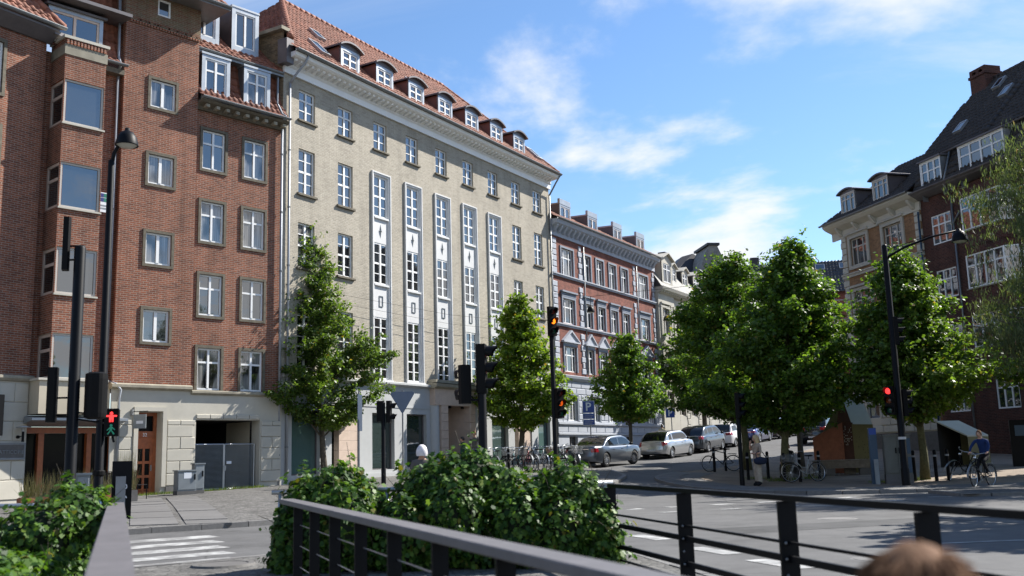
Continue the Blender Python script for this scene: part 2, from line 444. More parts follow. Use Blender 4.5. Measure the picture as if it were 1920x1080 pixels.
K['reed'] = leaf('dry_grass', (.09, .10, .04), (.16, .15, .07), (.24, .20, .10))
K['rubber'] = mat('rubber', (.012, .012, .013), .8, var=.2)
K['alloy'] = mat('alloy', (.50, .51, .53), .3, .85, var=.08)
K['alloy_dark'] = mat('dark_hubcap', (.06, .06, .065), .4, .5, var=.1)
K['chrome'] = mat('chrome', (.72, .74, .76), .12, 1.0, var=.05)
K['tail'] = mat('tail_lamp_red', (.30, .012, .018), .15, var=.1, coat=.6)
K['plate'] = mat('number_plate', (.52, .52, .52), .5, var=.05)
def paint(name, c, metal=.55, rough=.32): return mat(name, c, rough, metal, var=.03, coat=.8)
K['skin'] = mat('skin', (.50, .29, .20), .55, var=.06, spec=.35)
K['hair_blond'] = mat('blond_hair', (.50, .36, .18), .5, var=.25, scale=14)
K['hair_brown'] = mat('brown_hair', (.145, .078, .044), .8, var=.3, scale=18, spec=.12)
K['hair_dark'] = mat('dark_hair', (.02, .013, .01), .5, var=.3)
K['hair_ginger'] = mat('ginger_hair', (.42, .16, .06), .5, var=.3, scale=14)
K['hair_white'] = mat('white_hair', (.66, .62, .63), .6, var=.15, scale=20)
def cloth(name, c, var=.12): return mat(name, c, .85, var=var, scale=9, bump=.15, bscale=25, spec=.2)
K['c_beige'] = cloth('beige_cloth', (.34, .27, .21), .25)
K['c_beige2'] = cloth('pale_patterned_cloth', (.36, .31, .25), .3)
K['c_navy'] = cloth('navy_cloth', (.018, .025, .05))
K['c_blue'] = cloth('blue_jersey', (.014, .032, .11))
K['c_black'] = cloth('black_cloth', (.012, .012, .014))
K['c_green'] = cloth('dark_green_cloth', (.018, .07, .045))
K['c_grey'] = cloth('grey_cloth', (.10, .09, .085))
K['c_cream'] = cloth('cream_cloth', (.42, .38, .26))
K['lamp_red'] = emis('red_lamp', (1.0, .03, .03), 1.3)
K['lamp_amber'] = emis('amber_lamp', (1.0, .17, .01), 1.6)
K['lamp_amber_dim'] = emis('dim_amber_lamp', (.9, .13, .01), .35)
K['lamp_green'] = emis('green_lamp', (.0, .45, .25), .04)
K['lens_red'] = mat('unlit_red_lens', (.10, .008, .006), .2, var=.1)
K['lens_amber'] = mat('unlit_amber_lens', (.16, .03, .004), .2, var=.1)
K['lens_green'] = mat('unlit_green_lens', (.004, .05, .03), .2, var=.1)
K['opal'] = mat('lamp_diffuser', (.50, .50, .44), .3, var=.05)
K['red_sticker'] = mat('red_sticker', (.50, .035, .045), .5, var=.1)
K['kerb'] = mat('granite_kerb', (.17, .165, .16), .8, var=.2, scale=14, objvar=.25)
K['slab'] = mat('paving_slab', (.14, .136, .132), .85, var=.12, scale=5, objvar=.2, bump=.15, bscale=80)
K['paint_line'] = mat('road_paint', (.42, .42, .41), .7, var=.2, scale=7, stain=.55)
K['patch'] = None

def ground_mat(name, c1, c2, big=.12, fine=60., crack=True, cob=0.):
    m, nt, p, o = _nt(name)
    tc = nt.nodes.new('ShaderNodeTexCoord'); v = tc.outputs['Object']
    a = _noise(nt, v, big, 5, .6); f = _noise(nt, v, fine, 3, .7)
    cc = _ramp(nt, a, [(.3, c1), (.7, c2)])
    cc = _mul(nt, cc, _ramp(nt, f, [(.3, g3(.72)), (.7, g3(1.2))]))
    b = _noise(nt, v, 1.1, 5, .7)
    cc = _mul(nt, cc, _ramp(nt, b, [(.32, g3(.78)), (.62, g3(1.06))]))
    cc = _mul(nt, cc, _ramp(nt, _noise(nt, v, .42, 7, .8), [(.36, g3(.72)), (.47, g3(1.0)), (.70, g3(1.12))]))
    h = f
    if crack:
        vo = nt.nodes.new('ShaderNodeTexVoronoi'); vo.feature = 'DISTANCE_TO_EDGE'; vo.inputs['Scale'].default_value = .17
        mp = nt.nodes.new('ShaderNodeMixRGB'); mp.inputs[0].default_value = .12; nt.links.new(v, mp.inputs[1])
        n2 = nt.nodes.new('ShaderNodeTexNoise'); n2.inputs['Scale'].default_value = .9; nt.links.new(v, n2.inputs['Vector']); nt.links.new(n2.outputs['Color'], mp.inputs[2])
        nt.links.new(mp.outputs[0], vo.inputs['Vector'])
        cc = _mul(nt, cc, _ramp(nt, vo.outputs['Distance'], [(0, g3(.6)), (.004, g3(1.0))]))
    if cob:
        vo = nt.nodes.new('ShaderNodeTexVoronoi'); vo.feature = 'DISTANCE_TO_EDGE'; vo.inputs['Scale'].default_value = cob
        nt.links.new(v, vo.inputs['Vector'])
        cc = _mul(nt, cc, _ramp(nt, vo.outputs['Distance'], [(0.02, g3(.42)), (.10, g3(1.0))]))
        vc = nt.nodes.new('ShaderNodeTexVoronoi'); vc.inputs['Scale'].default_value = cob; nt.links.new(v, vc.inputs['Vector'])
        bw = nt.nodes.new('ShaderNodeRGBToBW'); nt.links.new(vc.outputs['Color'], bw.inputs[0])
        cc = _mul(nt, cc, _ramp(nt, bw.outputs[0], [(.2, g3(.75)), (.8, g3(1.2))]))
        h = vo.outputs['Distance']
    nt.links.new(cc, p.inputs['Base Color']); p.inputs['Roughness'].default_value = .85; p.inputs['Specular IOR Level'].default_value = .3
    _bump(nt, p, h, .5 if cob else .25, .02 if cob else .006)
    return m
K['asphalt'] = ground_mat('asphalt', (.096, .095, .095), (.122, .121, .12))
K['cycle'] = ground_mat('cycle_track', (.085, .083, .081), (.105, .103, .10))
K['setts'] = ground_mat('granite_setts', (.125, .12, .113), (.175, .17, .16), .3, 40, False, 9.0)
K['gravel'] = ground_mat('sandy_gravel', (.21, .165, .125), (.28, .225, .175), .4, 30, False)
K['earth'] = ground_mat('far_ground', (.10, .10, .07), (.14, .13, .09), .05, 4, False)

K['patch'] = ground_mat('asphalt_patch', (.062, .062, .063), (.078, .078, .079), .6, 60, False)
# ------------------------------------------------------------------ ground, road, pavements
def sheet(name, ss, tt, m, dz):
    mb = MB(); n = len(tt)
    for s in ss:
        for t in tt:
            x, y = st(s, t); mb.v.append((x, y, gz(x, y) + dz))
    for i in range(len(ss) - 1):
        for j in range(n - 1):
            mb.f.append((i * n + j, i * n + j + 1, (i + 1) * n + j + 1, (i + 1) * n + j)); mb.m.append(0)
    return mb.build(name, m, smooth=True)
far = [-1500, -700, -300, -120, -60, -30, -10, 10, 40, 80, 140, 240, 500, 900, 1500]
tag(sheet('ground', far, far, K['earth'], -.6), kind='structure')
road = tag(sheet('road', list(np.arange(-60, 230, 2.5)), list(np.arange(-75, 60, 2.5)), K['asphalt'], 0.), kind='structure')

def resample(pts, n):
    p = np.array(pts, float); d = np.r_[0, np.cumsum(np.hypot(*(p[1:] - p[:-1]).T))]
    q = np.linspace(0, d[-1], n); return np.c_[np.interp(q, d, p[:, 0]), np.interp(q, d, p[:, 1])]
def smooth_poly(pts, it=3):
    p = [np.array(q, float) for q in pts]
    for _ in range(it):
        r = [p[0]]
        for a, b in zip(p[:-1], p[1:]): r += [a * .75 + b * .25, a * .25 + b * .75]
        p = r + [p[-1]]
    return [tuple(q) for q in p]
def ruled(name, pairs, m, dz, across=10, parent=None):
    mb = MB()
    for kp, lp, n in pairs:
        a, b = resample(kp, n), resample(lp, n); base = len(mb.v)
        for i in range(n):
            for j in range(across + 1):
                x, y = a[i] + (b[i] - a[i]) * j / across; mb.v.append((x, y, gz(x, y) + dz))
        w = across + 1
        for i in range(n - 1):
            for j in range(across):
                mb.f.append((base + i * w + j, base + (i + 1) * w + j, base + (i + 1) * w + j + 1, base + i * w + j + 1)); mb.m.append(0)
    return mb.build(name, m, parent, smooth=True)
def kerb(parent, pts, h=.11, w=.16, L=1.0, dz=0.):
    p = np.array(pts, float); d = np.r_[0, np.cumsum(np.hypot(*(p[1:] - p[:-1]).T))]
    n = max(1, int(d[-1] / L))
    q = np.linspace(0, d[-1], n + 1); X = np.interp(q, d, p[:, 0]); Y = np.interp(q, d, p[:, 1])
    for i in range(n):
        a = np.array([X[i], Y[i]]); b = np.array([X[i + 1], Y[i + 1]]); e = (b - a) / np.hypot(*(b - a)); nn = np.array([-e[1], e[0]])
        a2, b2 = a + e * .006, b - e * .006
        mb = MB(); o = random.uniform(-.006, .006)
        c = [a2 - nn * w / 2, b2 - nn * w / 2, b2 + nn * w / 2, a2 + nn * w / 2]
        zz = [gz(*k) for k in c]
        v = [(k[0], k[1], z - .15) for k, z in zip(c, zz)] + [(k[0], k[1], z + h + dz + o) for k, z in zip(c, zz)]
        mb.add(v, ((0, 3, 2, 1), (4, 5, 6, 7), (0, 1, 5, 4), (1, 2, 6, 5), (2, 3, 7, 6), (3, 0, 4, 7)))
        mb.build('kerb_stone', K['kerb'], parent)

KL1 = [(-30, -3.2), (-7.46, 19.22), (-5.25, 21.24), (-1.5, 26.2), (1.5, 31.0)]
KL2 = [(1.5, 31.0), (3.2, 35.5), (4.3, 40.5), (4.06, 44.2), (2.6, 46.6), st(41.8, -23)]
KL3 = [st(41.8, -23), st(200, -23)]
P0 = (-9.162, 38.937)
pav_l = ruled('pavement_left', [(KL1, [(-40, 12), (-16.4, 31.0), P0], 60), (KL2, [P0, st(48.5, -27.8)], 30), (KL3, [st(48.5, -27.8), st(200, -27.8)], 60)], K['setts'], .10, 14)
tag(pav_l, kind='structure')
kerb(pav_l, [(-12.1, 14.6), (-7.46, 19.22), (-5.25, 21.24), (-1.5, 26.2), (1.5, 31.0), (3.2, 35.5), (4.3, 40.5), (4.06, 44.2), (2.6, 46.6), st(41.8, -23)])
kerb(pav_l, [st(41.8, -23), st(92, -23)], L=1.25)

# slabs leading from the crossing to the houses
PV = np.array([-.359, .933]); QV = np.array([.933, .359])
G0 = np.array([-6.62, 20.15])
for c0, c1 in ((-2.95, -2.02), (-1.96, -1.04), (-.99, -.09), (.05, .93)):
    r0 = .1 - c0 * .08
    k = 0
    while r0 < 11.2:
        ln = random.choice((.78, .95, 1.12)); mb = MB(); z0 = random.uniform(0, .012)
        cs = [G0 + QV * a + PV * b for a, b in ((c0, r0), (c1, r0), (c1, r0 + ln - .03), (c0, r0 + ln - .03))]
        zz = [gz(*q) for q in cs]
        v = [(q[0], q[1], z + .06) for q, z in zip(cs, zz)] + [(q[0], q[1], z + .112 + z0) for q, z in zip(cs, zz)]
        mb.add(v, ((4, 5, 6, 7), (0, 1, 5, 4), (1, 2, 6, 5), (2, 3, 7, 6), (3, 0, 4, 7)))
        mb.build('paving_slab', K['slab'], pav_l); r0 += ln
# right-hand pavement round the corner
KR = smooth_poly([(34, 29.2), (20, 29.6), (13.2, 29.3), (9.6, 29.6), (7.3, 31.4), (6.1, 34.2), (5.4, 37.6), (5.35, 40.0), (6.6, 42.5)], 2)
KRs = [(6.6, 42.5), st(44, -15.2), st(60, -15.2), st(200, -15.2)]
pav_r = ruled('pavement_right', [(KR, [(38, 40), (23.6, 42.6), (21.5, 50.3), (20.2, 54.5)], 60), (KRs, [(20.2, 54.5), (19.9, 56.6), st(200, -11.0)], 60)], K['gravel'], .10, 14)
tag(pav_r, kind='structure')
kerb(pav_r, KR); kerb(pav_r, [(6.6, 42.5), st(44, -15.2), st(72, -15.2)], L=1.25)
# slab strip behind the right kerb
KRi = [tuple(np.array(a) + 0) for a in KR]
inner = []
for i, a in enumerate(KR):
    b = KR[min(i + 1, len(KR) - 1)]; c = KR[max(i - 1, 0)]
    e = np.array(b) - np.array(c); e = e / np.hypot(*e); nn = np.array([e[1], -e[0]])
    inner.append((np.array(a) + nn * .08, np.array(a) + nn * 1.7))
aa = resample([q[0] for q in inner], 42); bb = resample([q[1] for q in inner], 42)
for i in range(41):
    for j in range(2):
        f0, f1 = j / 2 + .01, (j + 1) / 2 - .01
        e = .012
        cs = [aa[i] + (bb[i] - aa[i]) * f0, aa[i + 1] + (bb[i + 1] - aa[i + 1]) * f0, aa[i + 1] + (bb[i + 1] - aa[i + 1]) * f1, aa[i] + (bb[i] - aa[i]) * f1]
        mid = sum(cs) / 4; cs = [mid + (q - mid) * .985 for q in cs]
        z0 = random.uniform(0, .008); zz = [gz(*q) for q in cs]
        v = [(q[0], q[1], z + .06) for q, z in zip(cs, zz)] + [(q[0], q[1], z + .108 + z0) for q, z in zip(cs, zz)]
        MB().__class__
        mb = MB(); mb.add(v, ((4, 7, 6, 5), (4, 5, 6, 7), (0, 1, 5, 4), (1, 2, 6, 5), (2, 3, 7, 6), (3, 0, 4, 7))[1:]); mb.build('paving_slab', K['slab'], pav_r)
# cycle track on the right
cyc = ruled('cycle_track', [([(11.7, 26.6), (20, 26.9), (34, 27.2)], [(12.0, 29.1), (20, 29.45), (34, 29.05)], 20)], K['cycle'], .07, 4)
tag(cyc, kind='structure')
kerb(cyc, [(34, 27.15), (20, 26.85), (11.7, 26.55), (11.75, 29.0)], h=.085, w=.14)
# footpath between the railings and the strip under the ivy
fp = ruled('footpath', [([(-8.5, 10.5), (-4.6, 13.9), (-1.2, 17.3), (-.2, 17.8), (.9, 17.0), (1.4, 14.5), (1.75, 12.4), (3.1, 5.0), (4.5, -4)], [(-12, -4), (-9, -6), (-6, -6), (-3, -6), (0, -6), (1, -6), (2, -6), (3, -6), (4, -6)], 50)], K['setts'], .06, 24)
tag(fp, kind='structure')
kerb(fp, [(-8.5, 10.5), (-4.6, 13.9), (-1.2, 17.3), (-.2, 17.8), (.9, 17.0), (1.4, 14.5), (1.75, 12.4), (2.4, 9)], h=.07)

def mark(name, pts):
    mb = MB(); mb.add([(x, y, gz(x, y) + .006) for x, y in pts], (tuple(range(len(pts))),)); return mb.build(name, K['paint_line'], road)
def bar(name, c, d, ln, wd):
    c = np.array(c, float); d = np.array(d, float); d = d / np.hypot(*d); n = np.array([-d[1], d[0]])
    k = max(1, int(ln / 1.0)); mb = MB()
    for i in range(k + 1):
        for s in (-.5, .5):
            q = c + d * (ln * i / k) + n * wd * s; mb.v.append((q[0], q[1], gz(*q) + .006))
    for i in range(k): mb.f.append((2 * i, 2 * i + 2, 2 * i + 3, 2 * i + 1)); mb.m.append(0)
    return mb.build(name, K['paint_line'], road)
for i in range(6):
    c = np.array([-5.62, 18.85]) - PV * (1.02 * i)
    bar('crosswalk_stripe', c, (-.74, -.67), 3.9, .48)
for i, (x, y) in enumerate([(1.95, 17.3), (2.5, 14.75), (2.95, 12.9), (3.5, 11.0)]): bar('lane_dash', (x, y), (.30, -.95), 1.15, .30)
for i in range(6): bar('crosswalk_stripe', (2.5 + i * 1.25, 25.2 + i * .55), (.92, .40), .62, .42)
for i in range(5): bar('give_way_mark', (3.3 + i * 1.5, 23.6 + i * .55), (.94, .34), .55, .28)
for i in range(6): bar('cycle_lane_dash', (8.6 + i * 1.15, 27.3 - i * .12), (1, -.1), .6, .2)
bar('lane_line', (5.4, 14.25), (1, .12), 8.5, .12)
bar('lane_line', (3.3, 9.6), (.3, -.95), 5.0, .12)
def patch(pts):
    mb = MB(); c = np.array(pts, float); n = 6
    for i in range(n + 1):
        for j in range(n + 1):
            a = c[0] + (c[1] - c[0]) * i / n; b = c[3] + (c[2] - c[3]) * i / n; q = a + (b - a) * j / n; mb.v.append((q[0], q[1], gz(*q) + .003))
    for i in range(n):
        for j in range(n): mb.f.append((i * (n + 1) + j, (i + 1) * (n + 1) + j, (i + 1) * (n + 1) + j + 1, i * (n + 1) + j + 1)); mb.m.append(0)
    mb.build('asphalt_patch', K['patch'], road)
patch([(3.6, 17.0), (8.2, 18.4), (7.9, 19.6), (3.3, 18.2)]); patch([(9.3, 19.2), (10.1, 19.4), (11.2, 13.5), (10.4, 13.2)]); patch([st(40, -19), st(52, -19.4), st(52, -18.6), st(40, -18.2)]); patch([(-3.2, 20.5), (-1.8, 22.0), (-1.3, 21.5), (-2.7, 20.0)])
for x, y, r in ((6.2, 19.9, .33), (4.4, 12.6, .3), (7.2, 24.6, .33)):
    MB().lathe([(0, .008), (r, .008), (r, .004), (r * 1.12, .004), (r * 1.16, .0)], (x, y, gz(x, y)), 24).build('manhole_cover', K['kerb'], road)
# manhole cover by the crossing
mh = MB(); x, y = -3.9, 13.5
mh.lathe([(0.0, .085), (.30, .085), (.30, .078), (.325, .078), (.325, .088), (.40, .088), (.42, .06)], (x, y, 0), 28).build('manhole_cover', K['plinth'], fp)
# moss and grass at the foot of the houses and round the trees
def tufts(name, pts, n, spread, h, m, parent=None, lab=None):
    V = []; F = []
    for _ in range(n):
        c = pts[random.randrange(len(pts))]; x = c[0] + random.gauss(0, spread); y = c[1] + random.gauss(0, spread); z = gz(x, y) + .1
        a = random.uniform(0, 6.28); w = h * .09; hh = h * random.uniform(.5, 1.2); l = random.uniform(-.5, .5) * hh; a2 = random.uniform(0, 6.28)
        b = len(V); V += [(x - w * math.cos(a), y - w * math.sin(a), z), (x + w * math.cos(a), y + w * math.sin(a), z), (x + l * math.cos(a2), y + l * math.sin(a2), z + hh)]
        F.append((b, b + 1, b + 2))
    me = bpy.data.meshes.new(name); me.from_pydata(V, [], F); me.materials.append(m)
    o = link(name, me, parent); return tag(o, lab, None, None, 'stuff')
_wl = [(-12.6 + i * .31, 33.9 + i * .36) for i in range(11)]
tufts('grass', _wl + [(1.2, 42.6), (1.6, 42.9), (.8, 42.4), (.3, 42.2)], 1500, .18, .10, K['grass'], None, 'thin grass along the foot of the pale plinth and rack')
tufts('grass', [(9.6, 37.4), (10.0, 37.7), (10.9, 38.0), (11.6, 39.4), (12.4, 34), (13.6, 34.8), (9.2, 38.8)], 1600, .28, .10, K['grass'], None, 'sparse grass on the sandy ground under the street trees')
# ------------------------------------------------------------------ building helpers (local frame: x along the facade, y into the house, z up)
def wall(mb, u0, u1, v0, v1, holes=(), y=0., depth=.12, fn=None, mi=0):
    fn = fn or (lambda u, v, d: (u, y + d, v))
    hs = [h for h in holes if h[0] < u1 and h[1] > u0 and h[2] < v1 and h[3] > v0]
    us = sorted({u0, u1} | {min(max(x, u0), u1) for h in hs for x in h[:2]}); vs = sorted({v0, v1} | {min(max(x, v0), v1) for h in hs for x in h[2:]})
    for a, b in zip(us[:-1], us[1:]):
        run = None
        for c, d in zip(vs[:-1], vs[1:]):
            solid = not any(h[0] < (a + b) / 2 < h[1] and h[2] < (c + d) / 2 < h[3] for h in hs)
            if solid: run = (run[0] if run else c, d)
            if (not solid or d == vs[-1]) and run:
                mb.quad(fn(a, run[0], 0), fn(b, run[0], 0), fn(b, run[1], 0), fn(a, run[1], 0), mi); run = None
    for a, b, c, d in hs:
        a, b = max(a, u0), min(b, u1); c, d = max(c, v0), min(d, v1)
        mb.quad(fn(a, c, 0), fn(a, d, 0), fn(a, d, depth), fn(a, c, depth), mi)
        mb.quad(fn(b, c, 0), fn(b, c, depth), fn(b, d, depth), fn(b, d, 0), mi)
        mb.quad(fn(a, d, 0), fn(b, d, 0), fn(b, d, depth), fn(a, d, depth), mi)
        mb.quad(fn(a, c, 0), fn(a, c, depth), fn(b, c, depth), fn(b, c, 0), mi)
    return mb
_wm = {}; _pm = {}
def win(parent, u, v, w, h, y=.06, cols=(.5,), rows=(.68,), fm='white', gm='glass', fw=.07, cw=.09, rw=.07, bars=(), bw=.036, rz=None, name='window', curtain=0., sill=None):
    """cols / rows: fractions of thick mullions and transoms; bars: fractions of thin horizontal glazing bars"""
    key = (round(w, 2), round(h, 2), tuple(cols), tuple(rows), tuple(bars), fm, fw, cw, rw)
    xs = [fw] + [q for c in cols for q in (c * w - cw / 2, c * w + cw / 2)] + [w - fw]
    hz = sorted([(r, rw) for r in rows] + [(b, bw) for b in bars])
    zs = [fw] + [q for r, t in hz for q in (r * h - t / 2, r * h + t / 2)] + [h - fw]
    cells = [(xs[i], xs[i + 1], zs[j], zs[j + 1]) for i in range(0, len(xs), 2) for j in range(0, len(zs), 2)]
    if key not in _wm:
        mb = MB()
        mb.box(0, fw, 0, .07, 0, h); mb.box(w - fw, w, 0, .07, 0, h); mb.box(fw, w - fw, .002, .07, 0, fw); mb.box(fw, w - fw, .002, .07, h - fw, h)
        for c in cols: mb.box(c * w - cw / 2, c * w + cw / 2, -.012, .06, fw, h - fw)
        for r, t in hz:
            e = [fw] + [q for c in cols for q in (c * w - cw / 2, c * w + cw / 2)] + [w - fw]
            for i in range(0, len(e), 2): mb.box(e[i], e[i + 1], .006, .055, r * h - t / 2, r * h + t / 2)
        _wm[key] = mb.mesh(name, K[fm])
    o = link(name, _wm[key], parent, (u, y, v), rz)
    cur = random.random() < curtain
    for a, b, c, d in cells:
        g = K['glass_curtain'] if cur else K[gm]
        pk = (round(b - a, 2), round(d - c, 2), g.name)
        if pk not in _pm:
            mb = MB(); mb.quad((-(b - a) / 2, 0, -(d - c) / 2), ((b - a) / 2, 0, -(d - c) / 2), ((b - a) / 2, 0, (d - c) / 2), (-(b - a) / 2, 0, (d - c) / 2)); _pm[pk] = mb.mesh('pane', g)
        p = link('pane', _pm[pk], o, ((a + b) / 2, .034, (c + d) / 2))
        p.rotation_euler = (random.uniform(-.006, .006), 0, random.uniform(-.008, .008))
    if sill: ubox('sill', K[sill[0]], o, -sill[1], w + sill[1], -y - sill[2], .02, -sill[3], -.004, .01)
    return o
def ring(name, m, parent, u, v, w, h, t, y0, y1, bottom=True):
    mb = MB(); mb.box(u - t, u, y0, y1, v - (t if bottom else 0), v + h + t); mb.box(u + w, u + w + t, y0, y1, v - (t if bottom else 0), v + h + t)
    mb.box(u, u + w, y0 + .002, y1, v + h, v + h + t)
    if bottom: mb.box(u, u + w, y0 + .002, y1, v - t, v)
    return mb.build(name, K[m], parent)
def tiles(BL, BR, TL, TR, tw=.27, th=.36, amp=.045, mbs=None, single=None, m=None, skip=()):
    """overlapping pantiles over a sloping quad; columns stay aligned from row to row"""
    BL, BR, TL, TR = map(Vector, (BL, BR, TL, TR)); mb = mbs or MB()
    e = (BR - BL).normalized(); up = ((TL + TR) / 2 - (BL + BR) / 2); H = up.length
    nrm = e.cross(up - e * up.dot(e)).normalized()
    if nrm.z < 0: nrm = -nrm
    sl = (up - e * up.dot(e)); Hs = sl.length; sl = sl.normalized(); rows = max(1, int(round(Hs / th)))
    prof = [(0, .1), (.2, .9), (.42, 1.0), (.62, .2), (.82, -.1), (1.0, .1)]
    ref = BL
    for j in range(rows):
        t0, t1 = j / rows, (j + 1) / rows; tm = (t0 + t1) / 2
        l = (BL.lerp(TL, tm) - ref).dot(e); r = (BR.lerp(TR, tm) - ref).dot(e)
        for k in range(math.ceil(l / tw - .5), math.floor(r / tw + .5)):
            x0 = k * tw; c = ref + e * x0 + sl * (Hs * t0)
            if any(a <= x0 <= b and cc <= Hs * tm <= d for a, b, cc, d in skip): continue
            v = []
            jit = random.uniform(-.008, .008)
            for px, pz in prof: v.append(c + e * (px * tw) + nrm * (pz * amp + .035 + jit))
            for px, pz in prof: v.append(c + e * (px * tw) + sl * (Hs / rows * 1.12) + nrm * (pz * amp + .0 + jit))
            for px, pz in prof: v.append(c + e * (px * tw) + nrm * (pz * amp + .01 + jit))
            f = [(i, i + 1, i + 7, i + 6) for i in range(5)] + [(i + 12, i + 13, i + 1, i) for i in range(5)]
            if single is not None: q = MB(); q.add(v, f); q.build('roof_tile', m, single, smooth=True)
            else: mb.add(v, f)
    mb.add([BL, BR, TR, TL], ((0, 1, 2, 3),))
    return mb
def ridge(mb, a, b, r=.13, step=.38):
    a, b = Vector(a), Vector(b); n = max(1, int((b - a).length / step))
    for i in range(n):
        p, q = a.lerp(b, i / n), a.lerp(b, (i + 1.12) / n); mb.tube([p, q], [r * 1.05, r * .9], 8)
    return mb
def gutter(parent, u0, u1, y, z, r=.075, m='gutter'):
    mb = MB(); n = 7; pr = [(r * math.cos(math.pi + math.pi * k / n), r * math.sin(math.pi + math.pi * k / n)) for k in range(n + 1)]
    for i in range(n):
        (a, b), (c, d) = pr[i], pr[i + 1]; mb.quad((u0, y + a, z + b), (u1, y + a, z + b), (u1, y + c, z + d), (u0, y + c, z + d))
    mb.box(u0, u1, y - r - .012, y - r + .004, z - .012, z + .012); mb.prismx([(y - r, z), (y, z - r), (y + r, z), (y + r, z - .01), (y, z - .03), (y - r + .01, z - .01)], u0 - .005, u0 + .005)
    return mb.build('gutter', K[m], parent)
def pipe(parent, pts, r=.05, m='pipe', name='downpipe'):
    return MB().tube(pts, r, 8).build(name, K[m], parent, smooth=True)
def downpipe(parent, u, y, z0, z1, r=.05, m='pipe'):
    o = pipe(parent, [(u, y, z0), (u, y, z1)], r, m)
    for k in range(int((z1 - z0) / 2.4)): MB().lathe([(r, -.03), (r * 1.35, -.03), (r * 1.35, .03), (r, .03)], (u, y, z0 + 1.2 + k * 2.4), 8).build('pipe_clip', K['gutter'], o)
    return o
def dormer(parent, u0, u1, z0, z1, yf, yb, roof='flat', fm='zinc', cheek='zinc_dark', t=.1, rows=(.66,), cols=(.5,), rise=.28, over=.12, roofm=None, zlow=None, bars=(), wf='white', sillh=.12, name='dormer', gm='glass', curtain=0.):
    """a box dormer: cheeks, front frame with window, roof"""
    zl = z0 - .6 if zlow is None else zlow
    b = MB(); b.quad((u0, yf + .02, zl), (u0, yf + .02, z1), (u0, yb, z1), (u0, yb, zl)); b.quad((u1, yf + .02, zl), (u1, yb, zl), (u1, yb, z1), (u1, yf + .02, z1)); b.quad((u0, yb, z1), (u0, yf + .02, z1), (u1, yf + .02, z1), (u1, yb, z1))
    o = b.build(name, K[cheek], parent)
    mb = MB(); mb.box(u0, u0 + t, yf, yf + .1, z0, z1); mb.box(u1 - t, u1, yf, yf + .1, z0, z1); mb.box(u0 + t, u1 - t, yf + .002, yf + .1, z1 - t, z1); mb.box(u0 + t, u1 - t, yf + .002, yf + .1, z0, z0 + sillh)
    mb.build('front_frame', K[fm], o)
    win(o, u0 + t, z0 + sillh, u1 - u0 - 2 * t, z1 - z0 - t - sillh, yf + .03, cols, rows, wf, gm, bars=bars, name='sash', curtain=curtain)
    rm = K[roofm or fm]
    r = MB()
    if roof == 'flat': r.prismx([(yf - over, z1), (yf - over, z1 + .08), (yb + .5, z1 + .2), (yb + .5, z1)], u0 - over, u1 + over)
    elif roof == 'gable': r.prism([(u0 - over, z1), ((u0 + u1) / 2, z1 + rise), (u1 + over, z1), (u1 + over, z1 + .07), ((u0 + u1) / 2, z1 + rise + .09), (u0 - over, z1 + .07)], yf - over, yb + .8); r.prism([(u0, z1), (u1, z1), ((u0 + u1) / 2, z1 + rise)], yf, yf + .08)
    elif roof == 'arc':
        n = 8; top = [(u0 - over + (u1 - u0 + 2 * over) * i / n, z1 + rise * (1 - (2 * i / n - 1) ** 2)) for i in range(n + 1)]
        r.prism(top + [(a, b2 + .08) for a, b2 in reversed(top)], yf - over, yb + .8)
        r.prism([(u0 - over + .05, z1)] + [(a, b2 - .004) for a, b2 in top[1:-1]] + [(u1 + over - .05, z1)], yf, yf + .06)
    r.build('dormer_roof', rm, o)
    return o
def skylight(parent, c, ux, up, w, h):
    """c centre, ux/up unit vectors on the roof plane"""
    ux, up, c = Vector(ux), Vector(up), Vector(c); n = ux.cross(up); n = n if n.z > 0 else -n
    f = MB()
    def bx(a, b, cc, d, t0, t1, mb):
        v = [c + ux * p + up * q + n * r for r in (t0, t1) for p, q in ((a, cc), (b, cc), (b, d), (a, d))]
        mb.add(v, ((0, 3, 2, 1), (4, 5, 6, 7), (0, 1, 5, 4), (1, 2, 6, 5), (2, 3, 7, 6), (3, 0, 4, 7)))
    t = .07
    bx(-w / 2, w / 2, -h / 2, -h / 2 + t, 0, .14, f); bx(-w / 2, w / 2, h / 2 - t, h / 2, 0, .14, f); bx(-w / 2, -w / 2 + t, -h / 2 + t, h / 2 - t, 0, .138, f); bx(w / 2 - t, w / 2, -h / 2 + t, h / 2 - t, 0, .138, f)
    o = f.build('skylight', K['zinc'], parent)
    g = MB(); g.add([c + ux * a + up * b + n * .12 for a, b in ((-w / 2 + t, -h / 2 + t), (w / 2 - t, -h / 2 + t), (w / 2 - t, h / 2 - t), (-w / 2 + t, h / 2 - t))], ((0, 1, 2, 3),)); g.build('pane', K['glass'], o)
    return o
def shell(mb, u0, u1, yb, z0, z1, y=0., left=True, right=True, back=True):
    if left: mb.quad((u0, yb, z0), (u0, y, z0), (u0, y, z1), (u0, yb, z1))
    if right: mb.quad((u1, y, z0), (u1, yb, z0), (u1, yb, z1), (u1, y, z1))
    if back: mb.quad((u1, yb, z0), (u0, yb, z0), (u0, yb, z1), (u1, yb, z1))
    return mb
def quoins(parent, u0, u1, z0, z1, m, h=.36, y0=-.06, y1=.02, alt=.12, side=0):
    z = z0; k = 0
    while z + h * .8 < z1:
        a = alt if k % 2 else 0
        ubox('quoin', K[m], parent, u0 + (a if side <= 0 else 0), u1 - (a if side >= 0 else 0), y0, y1, z, min(z + h - .03, z1), .03); z += h; k += 1
